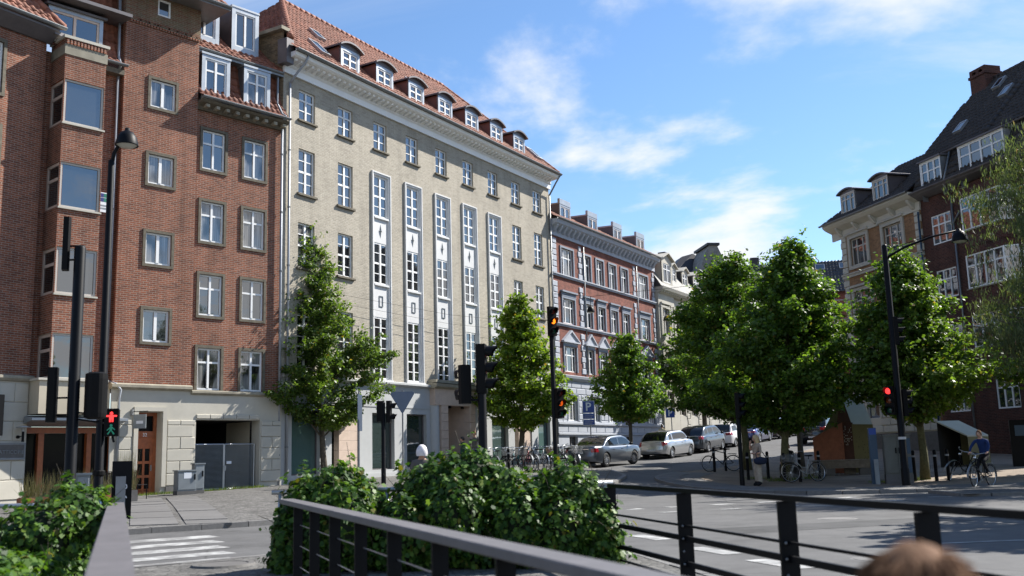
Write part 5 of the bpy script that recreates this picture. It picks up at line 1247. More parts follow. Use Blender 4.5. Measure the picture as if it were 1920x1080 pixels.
def tree(name, label, x, y, trunk_r, prof, n_leaf, lsize, lm, seed, kind='kite', bark='bark', lean=(0, 0), limbs=40, clump=.42, group=None, z0=None, droop=0.):
    """prof: list of (height above ground, radius) of the crown outline"""
    g = np.random.default_rng(seed); base = gz(x, y) + .05 if z0 is None else z0
    t = thing(name, label, 'tree', (x, y, base), 0, group)
    hz = np.array([p[0] for p in prof]); hr = np.array([p[1] for p in prof]); top = hz[-1]; bot = hz[0]
    mb = MB(); pts = []; rad = []
    for i in range(9):
        f = i / 8; z = f * top * .93
        pts.append((lean[0] * f ** 1.3 + g.normal() * .03 * (i > 0), lean[1] * f ** 1.3 + g.normal() * .03 * (i > 0), z - (.1 if i == 0 else 0))); rad.append(max(.015, trunk_r * (1.25 if i == 0 else 1) * (1 - f) ** .8))
    mb.tube(pts, rad, 9)
    P = np.array(pts); cl = []
    for k in range(limbs):
        f = (k + g.random()) / limbs
        z1 = bot + (top - bot) * (f ** .9) * .97 + .05
        a = k * 2.399 + g.normal() * .35
        R1 = np.interp(z1, hz, hr) * g.uniform(.5, 1.0) * (1.28 if g.random() < .2 else 1.) * (1 + .16 * math.sin(2 * a + z1 * 1.1 + seed) + .10 * math.sin(5 * a - z1 * 2.1))
        za = max(bot * .75, z1 - R1 * g.uniform(.45, .8)); za = min(za, top * .85)
        s = np.array([np.interp(za, P[:, 2], P[:, 0]), np.interp(za, P[:, 2], P[:, 1]), za])
        ax = np.array([np.interp(z1, P[:, 2], P[:, 0]), np.interp(z1, P[:, 2], P[:, 1]), z1])
        e = ax + np.array([math.cos(a) * R1, math.sin(a) * R1, 0.])
        md = (s + e) / 2 + np.array([0, 0, .12 * R1]) + g.normal(size=3) * .06
        r0 = max(.012, trunk_r * .34 * (1 - za / top)); mb.tube([s, md, e], [r0, r0 * .6, r0 * .2], 5, cap=False)
        L = np.linalg.norm(e - s)
        for q in np.linspace(.38, 1.0, max(3, int(L / .34))):
            c = (1 - q) ** 2 * s + 2 * q * (1 - q) * md + q * q * e
            cl.append((c, clump * g.uniform(.5, 1.1) * (1.05 - .4 * q)))
            if g.random() < .8:
                d = g.normal(size=3) * np.array([1, 1, .6]); d /= np.linalg.norm(d); c2 = c + d * g.uniform(.3, .75)
                rr = np.hypot(c2[0] - np.interp(c2[2], P[:, 2], P[:, 0]), c2[1] - np.interp(c2[2], P[:, 2], P[:, 1]))
                if bot * .92 < c2[2] < top and rr < np.interp(c2[2], hz, hr) * 1.15:
                    mb.tube([c, c2], [.012, .005], 4, cap=False); cl.append((c2, clump * g.uniform(.45, .9)))
    for q in np.linspace(.7, 1.0, 5): cl.append((np.array([np.interp(top * q, P[:, 2], P[:, 0]), np.interp(top * q, P[:, 2], P[:, 1]), top * q]), clump * .7))
    mb.build('trunk', K[bark], t, smooth=True)
    cc = np.array([c for c, _ in cl]); cr = np.array([r for _, r in cl])
    idx = g.choice(len(cl), n_leaf, p=cr ** 2 / (cr ** 2).sum())
    d = g.normal(size=(n_leaf, 3)); d /= np.linalg.norm(d, axis=1, keepdims=True); rr = g.random(n_leaf) ** .45
    C = cc[idx] + d * (rr * cr[idx])[:, None] * np.array([1.15, 1.15, .72])
    C[:, 2] -= droop * g.random(n_leaf)
    ctr = np.array([0, 0, (bot + top) / 2])
    N_ = d * .5 + np.array([0, 0, .75]) + g.normal(size=(n_leaf, 3)) * .5
    # loose sprays that break the outline
    ns, nl = int(70 + n_leaf / 260), 16
    zs = bot + (top - bot) * g.random(ns) ** .9; aa = g.uniform(0, 2 * math.pi, ns); R2 = np.interp(zs, hz, hr) * g.uniform(.72, .98, ns)
    ax2 = np.c_[np.interp(zs, P[:, 2], P[:, 0]), np.interp(zs, P[:, 2], P[:, 1]), zs]
    b0 = ax2 + np.c_[np.cos(aa) * R2, np.sin(aa) * R2, np.zeros(ns)]; dr = np.c_[np.cos(aa), np.sin(aa), g.uniform(-.15, .9, ns)] + g.normal(size=(ns, 3)) * .25
    ln = g.uniform(.2, .62, ns); ff = g.random((ns, nl)) ** .8
    C2 = (b0[:, None] + dr[:, None] * (ff * ln[:, None])[:, :, None] + g.normal(size=(ns, nl, 3)) * .07).reshape(-1, 3)
    C = np.concatenate([C, C2]); d = np.concatenate([d, np.repeat(dr, nl, 0)]); n_leaf = len(C)
    N_ = np.concatenate([N_, np.repeat(dr, nl, 0) * .3 + np.array([0, 0, .7]) + g.normal(size=(ns * nl, 3)) * .6])
    S = lsize * g.uniform(.6, 1.3, n_leaf)
    up = np.array([0, 0, -1.0]) if kind == 'willow' else None
    if kind == 'willow': N_ = d + g.normal(size=(n_leaf, 3)) * .7; N_[:, 2] *= .3
    link('crown', leaf_mesh('crown', C, N_, S, K[lm], kind, up), t)
    return t
ST = 'street trees along the pavement'
tree('street_tree', 'narrow young lime tree with dark trunk before the yellow brick house, left end', -7.72, 40.75, .13, [(2.4, .9), (3.0, 2.5), (4.0, 2.75), (5.2, 2.4), (6.6, 1.8), (8.0, 1.3), (9.4, .8), (10.95, .12)], 62000, .112, 'leaf_d', 21, limbs=76, clump=.46, lean=(-1.1, .2), group=ST)
tree('street_tree', 'bright fresh green maple behind the bicycle rack', .28, 50.0, .16, [(2.2, .9), (2.8, 2.1), (3.8, 2.3), (5.2, 1.75), (6.4, 1.2), (7.5, .75), (8.55, .12)], 24000, .14, 'leaf_bright', 22, 'maple', limbs=56, clump=.52, group=ST)
tree('street_tree', 'small round tree behind the silver hatchback before the blue grey stucco base', 6.55, 57.7, .13, [(2.3, .9), (2.9, 2.2), (3.8, 2.3), (4.8, 1.55), (5.8, .95), (7.0, .12)], 17000, .14, 'leaf_b', 23, 'maple', limbs=54, clump=.54, group=ST)
tree('street_tree', 'tallest dense maple on the corner island behind the woman on the phone', 9.9, 37.4, .16, [(2.1, 1.0), (2.7, 2.5), (3.7, 2.8), (5.0, 2.5), (6.4, 1.75), (7.8, .95), (9.0, .15)], 60000, .118, 'leaf_b', 24, 'maple', bark='bark2', limbs=84, clump=.54, lean=(.75, 0), group=ST)
tree('street_tree', 'dense dark maple at the left end of the corner island', 10.0, 43.9, .17, [(2.5, 1.0), (3.1, 3.0), (4.6, 3.25), (6.0, 2.7), (7.6, 1.7), (8.6, 1.0), (9.5, .15)], 50000, .125, 'leaf_b', 25, 'maple', bark='bark2', limbs=84, clump=.58, lean=(-.35, 0), group=ST)
tree('street_tree', 'dark maple standing behind the small white hatchback before the ivory house', 13.27, 70.77, .2, [(3.0, 1.0), (3.8, 2.6), (5.2, 3.0), (7.0, 2.5), (9.0, 1.4), (10.4, .15)], 24000, .19, 'leaf_b', 26, 'maple', limbs=50, clump=.5, group=ST)
tree('street_tree', 'broad sunlit maple behind the tall lamp post on the right', 13.95, 34.75, .15, [(2.3, .7), (2.9, 1.9), (3.6, 2.85), (4.4, 2.3), (5.6, 1.6), (6.8, 1.05), (7.85, .15)], 48000, .115, 'leaf_a', 27, 'maple', bark='bark2', limbs=78, clump=.52, lean=(-.2, 0), group=ST)
tree('street_tree', 'slender maple whose thin trunk stands left of the rust steel pavilion', 12.45, 44.3, .14, [(2.6, .8), (3.2, 1.9), (4.6, 2.2), (6.2, 1.6), (7.6, .15)], 14000, .15, 'leaf_b', 28, 'maple', limbs=34, clump=.5, group=ST)
tree('willow_tree', 'pale feathery willow overhanging the right edge of the view', 16.9, 29.4, .24, [(3.2, 1.2), (4.2, 2.6), (6.0, 3.0), (8.0, 2.75), (9.6, 2.2), (10.7, 1.3), (11.4, .2)], 60000, .105, 'leaf_c', 29, 'willow', limbs=80, clump=.5, droop=.5)
tree('street_tree', 'low dark green tree with branches reaching in at the lower right edge', 19.2, 34.2, .16, [(2.4, .8), (3.0, 2.2), (4.2, 2.6), (5.6, 2.0), (7.0, .2)], 12000, .16, 'leaf_b', 30, 'maple', limbs=44, clump=.46, group=ST)
tree('street_tree', 'broad tree out to the right whose shade falls across the junction', 14.4, 18.9, .2, [(3.0, 1.0), (3.8, 2.8), (5.5, 3.1), (7.4, 2.2), (9.0, .2)], 14000, .19, 'leaf_b', 31, 'maple', limbs=50, clump=.55, group=ST)

def ivy(name, label, blobs, n, size, seed, rail=None):
    """blobs: (x, y, z, rx, ry, rz); leaves cover their joint outside"""
    g = np.random.default_rng(seed); t = thing(name, label, 'hedge', (blobs[0][0], blobs[0][1], .06))
    o = np.array([blobs[0][0], blobs[0][1], .06]); Bm = np.array(blobs, float)
    area = (Bm[:, 3] * Bm[:, 5] + Bm[:, 3] * Bm[:, 4] + Bm[:, 4] * Bm[:, 5]); idx = g.choice(len(Bm), n * 2, p=area / area.sum())
    d = g.normal(size=(n * 2, 3)); d /= np.linalg.norm(d, axis=1, keepdims=True)
    bump = 1 + .15 * np.sin(d[:, 0] * 7 + idx) * np.sin(d[:, 2] * 8 + idx * 2) + .07 * np.sin(d[:, 0] * 17 + d[:, 2] * 13 + idx) + g.normal(size=n * 2) * .06
    shell_ = np.where(g.random(n * 2) < .25, g.uniform(.82, .95, n * 2), 1.0)
    C = Bm[idx, :3] + d * Bm[idx, 3:] * (bump * shell_)[:, None]
    keep = C[:, 2] > .06
    for j in range(len(Bm)):
        q = ((C - Bm[j, :3]) / Bm[j, 3:]); keep &= ~(((q ** 2).sum(1) < .78 ** 2) & (idx != j))
    C = C[keep][:n]; d = d[keep][:n]; m = len(C)
    # shoots standing off the mass
    k = m // 7; si = g.integers(0, m, k // 12); sd_ = d[si] * .8 + np.array([0, 0, .7]) + g.normal(size=(len(si), 3)) * .5
    sd_ /= np.linalg.norm(sd_, axis=1, keepdims=True); ln = g.uniform(.06, .26, len(si)); f = g.random((len(si), 12))
    sc2 = (C[si][:, None, :] + sd_[:, None, :] * (f * ln[:, None])[:, :, None] + g.normal(size=(len(si), 12, 3)) * .03).reshape(-1, 3)
    C = np.concatenate([C, sc2]); d = np.concatenate([d, np.repeat(sd_, 12, 0)]); m = len(C)
    N_ = d / 1.0 + np.array([0, 0, .55]) + g.normal(size=(m, 3)) * .5
    S = size * g.uniform(.45, 1.25, m)
    tip = np.array([0, 0, -1.0])
    link('foliage', leaf_mesh('foliage', C - o, N_, S, K['ivy'], 'ivy', tip), t)
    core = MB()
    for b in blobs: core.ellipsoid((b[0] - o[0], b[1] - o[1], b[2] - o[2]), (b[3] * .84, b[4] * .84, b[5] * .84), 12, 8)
    core.build('shade_core', K['ivy_core'], t, smooth=True)  # near-black solid behind the leaves stands in for the shade inside the ivy
    tw = MB()
    for j in g.integers(0, len(C), 170):
        e = C[j] - o; e2 = np.array(d[j]) * .5 + np.array([0, 0, .5]) + g.normal(size=3) * .35; e2 /= np.linalg.norm(e2); L_ = g.uniform(.12, .34)
        tw.tube([e - e2 * .12, e + e2 * L_ * .5 + g.normal(size=3) * .02, e + e2 * L_], [.005, .004, .002], 4, cap=False)
    tw.build('twigs', K['bark'], t)['kind'] = 'stuff'
    return t
hedge = []
# rounded clumps over the fence, left to right
for x, y, top, rx in ((-2.8, 12.7, .92, .22), (-2.6, 12.75, 1.2, .28), (-2.28, 12.8, 1.34, .36), (-1.95, 12.8, 1.16, .30), (-1.6, 12.85, .74, .28), (-1.26, 12.8, 1.25, .30), (-1.0, 12.75, 1.36, .36), (-.62, 12.7, 1.44, .42), (-.25, 12.7, 1.30, .34), (.08, 12.7, 1.02, .30), (.36, 12.6, 1.14, .32), (.66, 12.55, 1.26, .32), (.9, 12.5, 1.0, .26), (1.04, 12.45, .6, .2)):
    hedge.append((x, y, top - .40, rx, .40, .38)); hedge.append((x, y - .05, max(.25, top - .82), rx * 1.0, .46, .46)); hedge.append((x, y - .08, .3, rx * 1.02, .48, .40))
for x, y, z in ((-2.42, 12.4, .5), (-2.05, 12.25, .62), (-1.4, 12.25, .45), (-.75, 12.2, .66), (.0, 12.2, .5), (.5, 12.15, .45)): hedge.append((x, y, z, .34, .32, .46))
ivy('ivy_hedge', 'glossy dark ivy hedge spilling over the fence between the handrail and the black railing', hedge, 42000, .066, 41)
hl = []
for x, y, top, rx in [(q[0] - .55, q[1], q[2] - .01, q[3]) for q in ((-6.6, 10.6, 1.02, .6), (-6.0, 10.4, 1.1, .55), (-5.5, 10.3, .98, .45), (-5.0, 10.6, .78, .4), (-4.55, 10.9, 1.0, .40), (-4.35, 11.3, 1.16, .38), (-5.2, 9.3, .62, .55), (-4.6, 9.2, .6, .5), (-4.0, 9.0, .62, .45), (-5.6, 8.6, .55, .6), (-4.6, 8.2, .5, .55), (-3.6, 8.0, .5, .4), (-4.2, 7.2, .45, .5), (-3.2, 6.8, .42, .4), (-7.2, 10.6, 1.05, .6))]:
    hl.append((x, y, top - .36, rx, .45, .38)); hl.append((x, y, .28, rx * 1.1, .55, .34))
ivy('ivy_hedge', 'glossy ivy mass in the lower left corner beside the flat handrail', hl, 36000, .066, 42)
# ------------------------------------------------------------------ railings in the foreground
def flat_rail(name, label, a, b, w, z, posts, cables=True):
    a = Vector((*a, 0)); b = Vector((*b, 0)); d = (b - a); L = d.length; ang = math.atan2(d.y, d.x)
    t = thing(name, label, 'handrail', (a.x, a.y, .06), ang)
    ubox('top_rail', K['rail'], t, 0, L, -w / 2, w / 2, z - .05 - .06, z - .06, .006)
    boxo('rail_edge', K['black'], t, 0, L, -w / 2 + .02, w / 2 - .02, z - .115, z - .113 + .001)
    for k, p in enumerate(posts): MB().box(p - .012, p + .012, -.048, .048, 0, z - .112).build('post', K['black'], t)
    if cables:
        for zz in (.2, .42, .64): MB().tube([(posts[0], .02, zz), (posts[-1], .02, zz)], .005, 5).build('cable', K['steel'], t)
    return t
flat_rail('handrail', 'flat grey handrail on black posts running in front of the ivy hedge', (-2.72, 11.9), (1.75, -.1), .16, .95, [1.0 + 1.1 * k for k in range(11)])
flat_rail('handrail', 'flat grey handrail at lower left pointing at the zebra crossing', (-4.87, 12.3), (-.18, .4), .185, .95, [.4 + 1.2 * k for k in range(10)])
RP = [(1.11, 12.28), (1.62, 9.95), (2.06, 7.84), (2.43, 6.09), (2.74, 4.6), (3.05, 3.1)]
rl = thing('black_railing', 'black steel railing with wide flat posts and six horizontal bars on the right', 'railing', (1.11, 12.28, .06))
def rr_(p, z): return (p[0] - 1.11, p[1] - 12.28, z - .06)
for p, q in zip(RP[:-1], RP[1:]):
    d = Vector((q[0] - p[0], q[1] - p[1], 0)).normalized(); n = Vector((-d.y, d.x, 0))
    def bar3(name, z, h, w):
        P_ = Vector(rr_(p, z)); Q_ = Vector(rr_(q, z)); v = [c + n * s * w / 2 + Vector((0, 0, k * h / 2)) for c in (P_, Q_) for s, k in ((-1, -1), (1, -1), (1, 1), (-1, 1))]
        m_ = MB(); m_.add(v, ((0, 1, 2, 3), (7, 6, 5, 4), (0, 4, 5, 1), (1, 5, 6, 2), (2, 6, 7, 3), (3, 7, 4, 0))); m_.build(name, K['black'], rl)
    bar3('top_rail', .985, .045, .06); bar3('bar', .65, .022, .022); bar3('bar', .53, .05, .03); bar3('bar', .29, .05, .03); bar3('bar', .14, .022, .022); bar3('bar', .03, .022, .022)
for p, q in zip(RP[:-1], RP[1:]):
    m_ = MB(); c = Vector(rr_(p, .0)); m_.box(-.07, .07, -.02, .02, 0, .90); o = m_.build('post', K['black'], rl, loc=(c.x, c.y, 0)); o.rotation_euler = (0, 0, R(8))
tr = thing('tube_rail', 'galvanised tube rail half buried in the ivy hedge', 'railing', (-3.1, 12.8, .06))
MB().tube([(0, 0, .94), (4.3, 0, .94)], .03, 10).build('tube', K['steel'], tr, smooth=True)
for x in (.1, 1.45, 2.8, 4.2): MB().tube([(x, 0, 0), (x, 0, .92)], .024, 8).build('post', K['steel'], tr, smooth=True)
tr = thing('tube_rail', 'galvanised tube rail with ball end above the ivy at lower left', 'railing', (-6.4, 12.0, .06))
MB().tube([(-3, -2.6, .9), (0, 0, .9), (1.65, -.6, .9)], .03, 10).build('tube', K['steel'], tr, smooth=True); MB().ellipsoid((1.72, -.62, .9), (.075, .075, .075), 14, 10).build('ball_end', K['chrome'], tr, smooth=True)
for x, y in ((-1.5, -1.3), (0, 0), (1.6, -.58)): MB().tube([(x, y, 0), (x, y, .88)], .024, 8).build('post', K['steel'], tr, smooth=True)

for p in RP[:-1]:
    c = rr_(p, 0)
    for zz in (.23, .35, .47, .59): MB().ellipsoid((c[0] - .03, c[1] - .03, zz), (.012, .012, .012), 6, 4).build('bolt', K['iron'], rl)
oc = thing('overhead_cable', 'thin cables strung along the yellow brick facade', 'cable', (-9.0, 38.6, 8.2))
for k, (z0, z1) in enumerate(((8.0, 8.35), (8.35, 8.9))): MB().tube([(0, 0, z0 - 8.2), (5.9, 9.6, (z0 + z1) / 2 - 8.5), (11.8, 19.4, z1 - 8.2)], .007, 4).build('cable', K['black'], oc)
# ------------------------------------------------------------------ signals and posts
def signal_head(parent, x, y, z, rz=0., lit=None, n=3, w=.27, h=.92, dep=.16, visors=True, lens=True, dim=False):
    """front faces local -y; z is the bottom"""
    mb = MB(); c = .03
    mb.prismz([(-w / 2, -dep / 2), (w / 2, -dep / 2), (w / 2, dep / 2 - c), (w / 2 - c, dep / 2), (-w / 2 + c, dep / 2), (-w / 2, dep / 2 - c)], 0, h)
    o = mb.build('signal_head', K['black_rough'], parent, loc=(x, y, z)); o.rotation_euler = (0, 0, rz)
    cols = {0: ('lens_red', 'lamp_red'), 1: ('lens_amber', 'lamp_amber'), 2: ('lens_green', 'lamp_green')}
    for k in range(n):
        zc = h - h / n * (k + .5); kk = k if n == 3 else (0, 2)[k]
        if lens: MB().lathe([(.0, -dep / 2 - .022), (.07, -dep / 2 - .018), (.098, -dep / 2 - .004)], (0, 0, zc), 16, axis='y').build('lens', K['lamp_amber_dim' if dim and lit == k else cols[kk][1 if lit == k else 0]], o, smooth=True)
        if visors:
            v = MB(); m_ = 12; r = .112; a0, a1 = R(-35), R(215); D0, D1 = -dep / 2, -dep / 2 - .22
            for i in range(m_):
                t0, t1 = a0 + (a1 - a0) * i / m_, a0 + (a1 - a0) * (i + 1) / m_
                f = lambda t: .55 + .45 * max(0, math.sin(t))
                v.quad((r * math.cos(t0), D0, zc + r * math.sin(t0)), (r * math.cos(t1), D0, zc + r * math.sin(t1)), (r * math.cos(t1), D0 + (D1 - D0) * f(t1), zc + r * math.sin(t1)), (r * math.cos(t0), D0 + (D1 - D0) * f(t0), zc + r * math.sin(t0)))
            v.build('visor', K['black'], o, smooth=True)
    return o
def post(parent, r, z1, z0=0., x=0, y=0, name='pole', m='black', taper=1.0):
    MB().lathe([(r * 1.15, z0 - .1), (r * 1.15, z0 + .5), (r, z0 + .53), (r * taper, z1 - .04), (r * taper * .8, z1), (0, z1)], (x, y, 0), 14).build(name, K[m], parent, smooth=True)
def arm(parent, a, b, r=.018, name='bracket'): MB().tube([a, b], r, 6).build(name, K['black'], parent)
def at(name, label, cat, x, y, rz=0., dz=.1, group=None): return thing(name, label, cat, (x, y, gz(x, y) + dz), rz, group)
# left: short signal post
t = at('traffic_light', 'thick black signal post with three heads seen from behind at far left', 'traffic light', -7.69, 17.38, 0, 0.)
post(t, .098, 5.2); signal_head(t, -.24, -.02, 4.76, R(-70), w=.2, h=.96, dep=.12, visors=False, lens=False); arm(t, (0, 0, 5.2), (-.24, 0, 5.2)); arm(t, (0, 0, 4.95), (-.24, 0, 4.95))
signal_head(t, -.36, -.02, 2.08, R(-75), w=.24, h=.95, dep=.15, visors=False, lens=False); arm(t, (0, 0, 2.5), (-.3, 0, 2.5)); arm(t, (0, 0, 2.2), (-.3, 0, 2.2))
b = MB(); b.lathe([(.0, .82), (.12, .82), (.185, .79), (.19, .7), (.19, .1), (.185, .03), (.12, 0), (0, 0)], (0, 0, 0), 20); o = b.build('signal_head', K['black_rough'], t, loc=(.34, .12, 2.12)); arm(t, (0, 0, 2.25), (.34, .1, 2.2)); arm(t, (.1, .0, 2.12), (.5, .1, 2.05))
# left: lamp post with pedestrian signal
t = at('street_lamp', 'tall black lamp post with dome lamp and red man signal before the brick house', 'lamp post', -9.2, 22.22, 0, 0.)
post(t, .1, 8.2, taper=.72); MB().tube([(0, 0, 8.0), (.05, 0, 8.35), (.16, .02, 8.6), (.30, .05, 8.72)], [.055, .045, .04, .035], 8).build('arm', K['black'], t, smooth=True)
def dome(parent, c, r=.26):
    MB().lathe([(.0, .44), (.05, .43), (.06, .36), (r * .55, .32), (r * .85, .2), (r, .02), (r, 0), (r * .93, 0), (r * .88, .05)], c, 24).build('lamp_shade', K['black'], parent, smooth=True)
    MB().lathe([(0, -.04), (r * .6, -.03), (r * .9, .02)], c, 20).build('diffuser', K['opal'], parent, smooth=True)
dome(t, (.32, .05, 8.55))
ph = MB(); ph.prismz([(-.15, -.09), (.15, -.09), (.15, .07), (.1, .1), (-.1, .1), (-.15, .07)], 0, .58); ph = ph.build('pedestrian_signal', K['black_rough'], t, loc=(.27, -.05, 1.85)); ph.rotation_euler = (0, 0, R(12))
MB().box(-.16, .16, -.2, -.09, .575, .60).build('visor', K['black'], ph); arm(t, (0, 0, 1.95), (.27, 0, 1.92), .02); MB().tube([(.27, 0, 1.85), (.3, .02, 1.72)], .025, 6).build('bracket', K['black'], t)
rm = MB(); rm.lathe([(0, -.1), (.035, -.1)], (0, 0, .50), 12, axis='y'); rm.box(-.045, .045, -.103, -.1, .36, .465); rm.box(-.115, -.045, -.103, -.1, .425, .46); rm.box(.045, .115, -.103, -.1, .425, .46); rm.box(-.042, -.008, -.103, -.1, .31, .36); rm.box(.008, .042, -.103, -.1, .31, .36); rm.build('red_man', K['lamp_red'], ph)
gm_ = MB(); gm_.lathe([(0, -.1), (.03, -.1)], (.0, 0, .235), 12, axis='y')
for pts in ([(-.03, .12), (.02, .12), (.035, .205), (-.025, .205)], [(-.03, .12), (.0, .12), (-.05, .04), (-.085, .045)], [(0, .12), (.03, .12), (.08, .05), (.05, .035)], [(-.025, .2), (-.02, .17), (-.075, .12), (-.09, .135)], [(.03, .2), (.03, .17), (.075, .13), (.09, .145)]): gm_.prism(pts, -.103, -.1)
gm_.build('green_man', K['lamp_green'], ph)
MB().lathe([(.11, 1.1), (.13, 1.12), (.13, 1.2), (.11, 1.22)], (0, 0, -.1), 12).build('push_button', K['black_rough'], t)
# centre: signal with two heads behind the hedge
t = at('traffic_light', 'black signal post rising behind the middle of the ivy hedge, heads facing away', 'traffic light', -.58, 17.5, 0, .06)
post(t, .075, 2.6); signal_head(t, .0, .03, 2.42, R(82), w=.24, h=.86, dep=.17); signal_head(t, -.29, .0, 2.24, R(-150), w=.2, h=.68, n=2, dep=.14); arm(t, (0, 0, 2.3), (-.29, 0, 2.3), .022); arm(t, (0, 0, 2.42), (0, .03, 2.5), .03)
# small signal at the crossing
t = at('traffic_light', 'short black signal post before the grey shop windows', 'traffic light', -4.78, 36.19)
post(t, .075, 2.9); signal_head(t, -.1, 0, 2.2, R(170), w=.26, h=.75, n=2, visors=False); signal_head(t, .2, .05, 2.15, R(80), w=.25, h=.8, n=2, dep=.16)
# tall mast with amber signals
t = at('traffic_light', 'tall black mast with two amber lit signals before the bicycles', 'traffic light', 1.27, 32.98)
post(t, .08, 5.05, taper=.95); signal_head(t, .02, -.06, 4.98, R(38), lit=1, w=.30, h=.98); signal_head(t, .17, -.1, 2.26, R(38), lit=1, w=.28, h=.98, dim=True); arm(t, (0, 0, 2.4), (.17, -.1, 2.4)); arm(t, (0, 0, 3.1), (.17, -.1, 3.1))
# right: lamp mast with signals
t = at('street_lamp', 'black lamp mast with long arm and red signal on the right corner', 'lamp post', 12.18, 31.85)
post(t, .115, 7.7, taper=.75); MB().tube([(0, 0, 7.25), (.55, -.25, 7.55), (1.3, -.55, 7.80), (2.0, -.83, 7.92)], [.045, .04, .035, .03], 8).build('arm', K['black'], t, smooth=True); MB().tube([(0, 0, 7.5), (1.3, -.55, 7.86)], .012, 5).build('stay', K['black'], t)
dome(t, (2.08, -.87, 7.56), .25); signal_head(t, .12, .02, 4.42, R(75), w=.26, h=.9); signal_head(t, -.28, -.02, 2.2, R(-42), lit=0, w=.28, h=.9); arm(t, (0, 0, 2.3), (-.28, 0, 2.3)); arm(t, (0, 0, 2.9), (-.28, 0, 2.9)); signal_head(t, .2, .06, 2.15, R(80), w=.25, h=.85)
MB().lathe([(.118, 1.42), (.122, 1.42), (.122, 1.5), (.118, 1.5)], (0, 0, 0), 14).build('paper_band', K['plate'], t)
t = at('traffic_light', 'black signal post under the tree left of the woman on the phone', 'traffic light', 7.78, 35.15)
post(t, .075, 3.1); signal_head(t, .02, -.02, 2.32, R(60), w=.26, h=.88)
# signs
t = at('give_way_sign', 'give way sign seen from behind, a grey triangle on a pole', 'sign', -4.48, 39.75)
MB().tube([(0, 0, -.1), (0, 0, 3.5)], .032, 8).build('pole', K['iron'], t); tb = MB(); r_ = .05; tb.prism([(-.40, 3.44), (.40, 3.44), (.46, 3.40), (.47, 3.33), (.05, 2.62), (0, 2.59), (-.05, 2.62), (-.47, 3.33), (-.46, 3.40)], -.055, -.045); tb.build('triangle', K['sign_back'], t); boxo('clamp_bar', K['iron'], t, -.3, .3, -.04, -.02, 3.2, 3.24); boxo('clamp_bar', K['iron'], t, -.14, .14, -.04, -.02, 2.86, 2.9)
t = at('sign_pole', 'slim pole with a narrow sign seen edge on before the shop recess', 'sign', -5.64, 36.06, R(84)); MB().tube([(0, 0, -.1), (0, 0, 3.35)], .03, 8).build('pole', K['iron'], t); boxo('board', K['sign_back'], t, -.3, .3, -.045, -.03, 1.9, 3.2)
def p_sign(x, y, lab, zb, s, extra):
    t = at('parking_sign', lab, 'sign', x, y, R(-2)); top = zb + s
    MB().tube([(.0, 0, -.1), (0, 0, top + .05)], .03, 8).build('pole', K['iron'], t); xo = -s * .62
    boxo('parking_board', K['white_print'], t, xo, xo + s, -.05, -.04, zb, top); boxo('blue_field', K['sign_blue'], t, xo + .02, xo + s - .02, -.056, -.052, zb + .02, top - .02)
    text('letter', 'P', K['white_print'], t, (xo + s * .48, -.06, zb + s * .2), s * .95, weight=.012)
    z = zb
    for h in extra:
        z -= h + .03; boxo('sub_board', K['white_print'], t, xo, xo + s, -.05, -.04, z, z + h); boxo('blue_field', K['sign_blue'], t, xo + .02, xo + s - .02, -.056, -.052, z + .02, z + h - .02)
        boxo('printed_line', K['plate'], t, xo + .08, xo + s - .08, -.06, -.057, z + h * .55, z + h * .62); boxo('printed_line', K['plate'], t, xo + .08, xo + s - .14, -.06, -.057, z + h * .3, z + h * .37)
    if extra: boxo('meter_box', K['zinc_dark'], t, -.1, .12, -.08, .08, .95, 1.25)
p_sign(3.85, 51.85, 'blue parking sign with two small boards below, above the grey sedan', 2.55, .62, (.28, .28))
p_sign(9.5, 61.28, 'small blue parking sign before the ivory house', 2.1, .55, ())
# hanging lamps on span wires
def span_lamp(lab, a, b, f, drop, r=.24):
    a, b = Vector(a), Vector(b); c = a.lerp(b, f); c.z -= .35; t = thing('span_lamp', lab, 'street lamp', c)
    MB().tube([a - c, Vector((0, 0, 0)), b - c], .012, 5).build('span_wire', K['black'], t); MB().tube([(0, 0, 0), (0, 0, -drop + .4)], .02, 5).build('stem', K['black'], t); dome(t, (0, 0, -drop), r)
xa, ya = st(51.6, -27.7); xb, yb = st(58.9, -12.9); span_lamp('dark dome lamp hung on a wire before the wine red house', (xa, ya, 10.9), (xb, yb, 11.6), .13, .95)
xa, ya = st(66.2, -27.7); xb, yb = st(74, -11.0); span_lamp('second dome lamp hung on a wire farther up the street', (xa, ya, 12.0), (xb, yb, 12.4), .06, .95)
# ------------------------------------------------------------------ cabinets, bollards, benches
def cabinet(lab, x, y, rz, w, d, h, m, doors=1, stickers=(), base=.12):
    t = at('electric_cabinet', lab, 'cabinet', x, y, rz)
    boxo('base', K['plinth'], t, -w / 2, w / 2, -d / 2, d / 2, -.1, base); boxo('body', K[m], t, -w / 2 + .01, w / 2 - .01, -d / 2 + .01, d / 2 - .01, base, h - .04); boxo('lid', K[m], t, -w / 2 - .02, w / 2 + .02, -d / 2 - .03, d / 2 + .03, h - .04, h)
    for k in range(doors):
        a = -w / 2 + .02 + k * (w - .04) / doors; b = a + (w - .04) / doors - .01; dd = ubox('door', K[m], t, a, b, -d / 2 - .012, -d / 2 + .01, base + .04, h - .07, .008); 
        MB().box(.03 if k else b - a - .07, .07 if k else b - a - .03, -.03, 0, h * .4, h * .4 + .18).build('handle', K['black'], dd)
    for sx, sz, r in stickers: MB().lathe([(0, -d / 2 - .018), (r, -d / 2 - .018)], (sx, 0, sz), 16, axis='y').build('sticker', K['red_sticker'], t)
    return t
t = cabinet('grey electric cabinet by the gateway with a white notice', -10.95, 33.35, R(42), .66, .34, .8, 'cabinet'); boxo('notice', K['white_print'], t, -.12, .14, -.186, -.182, .52, .72)
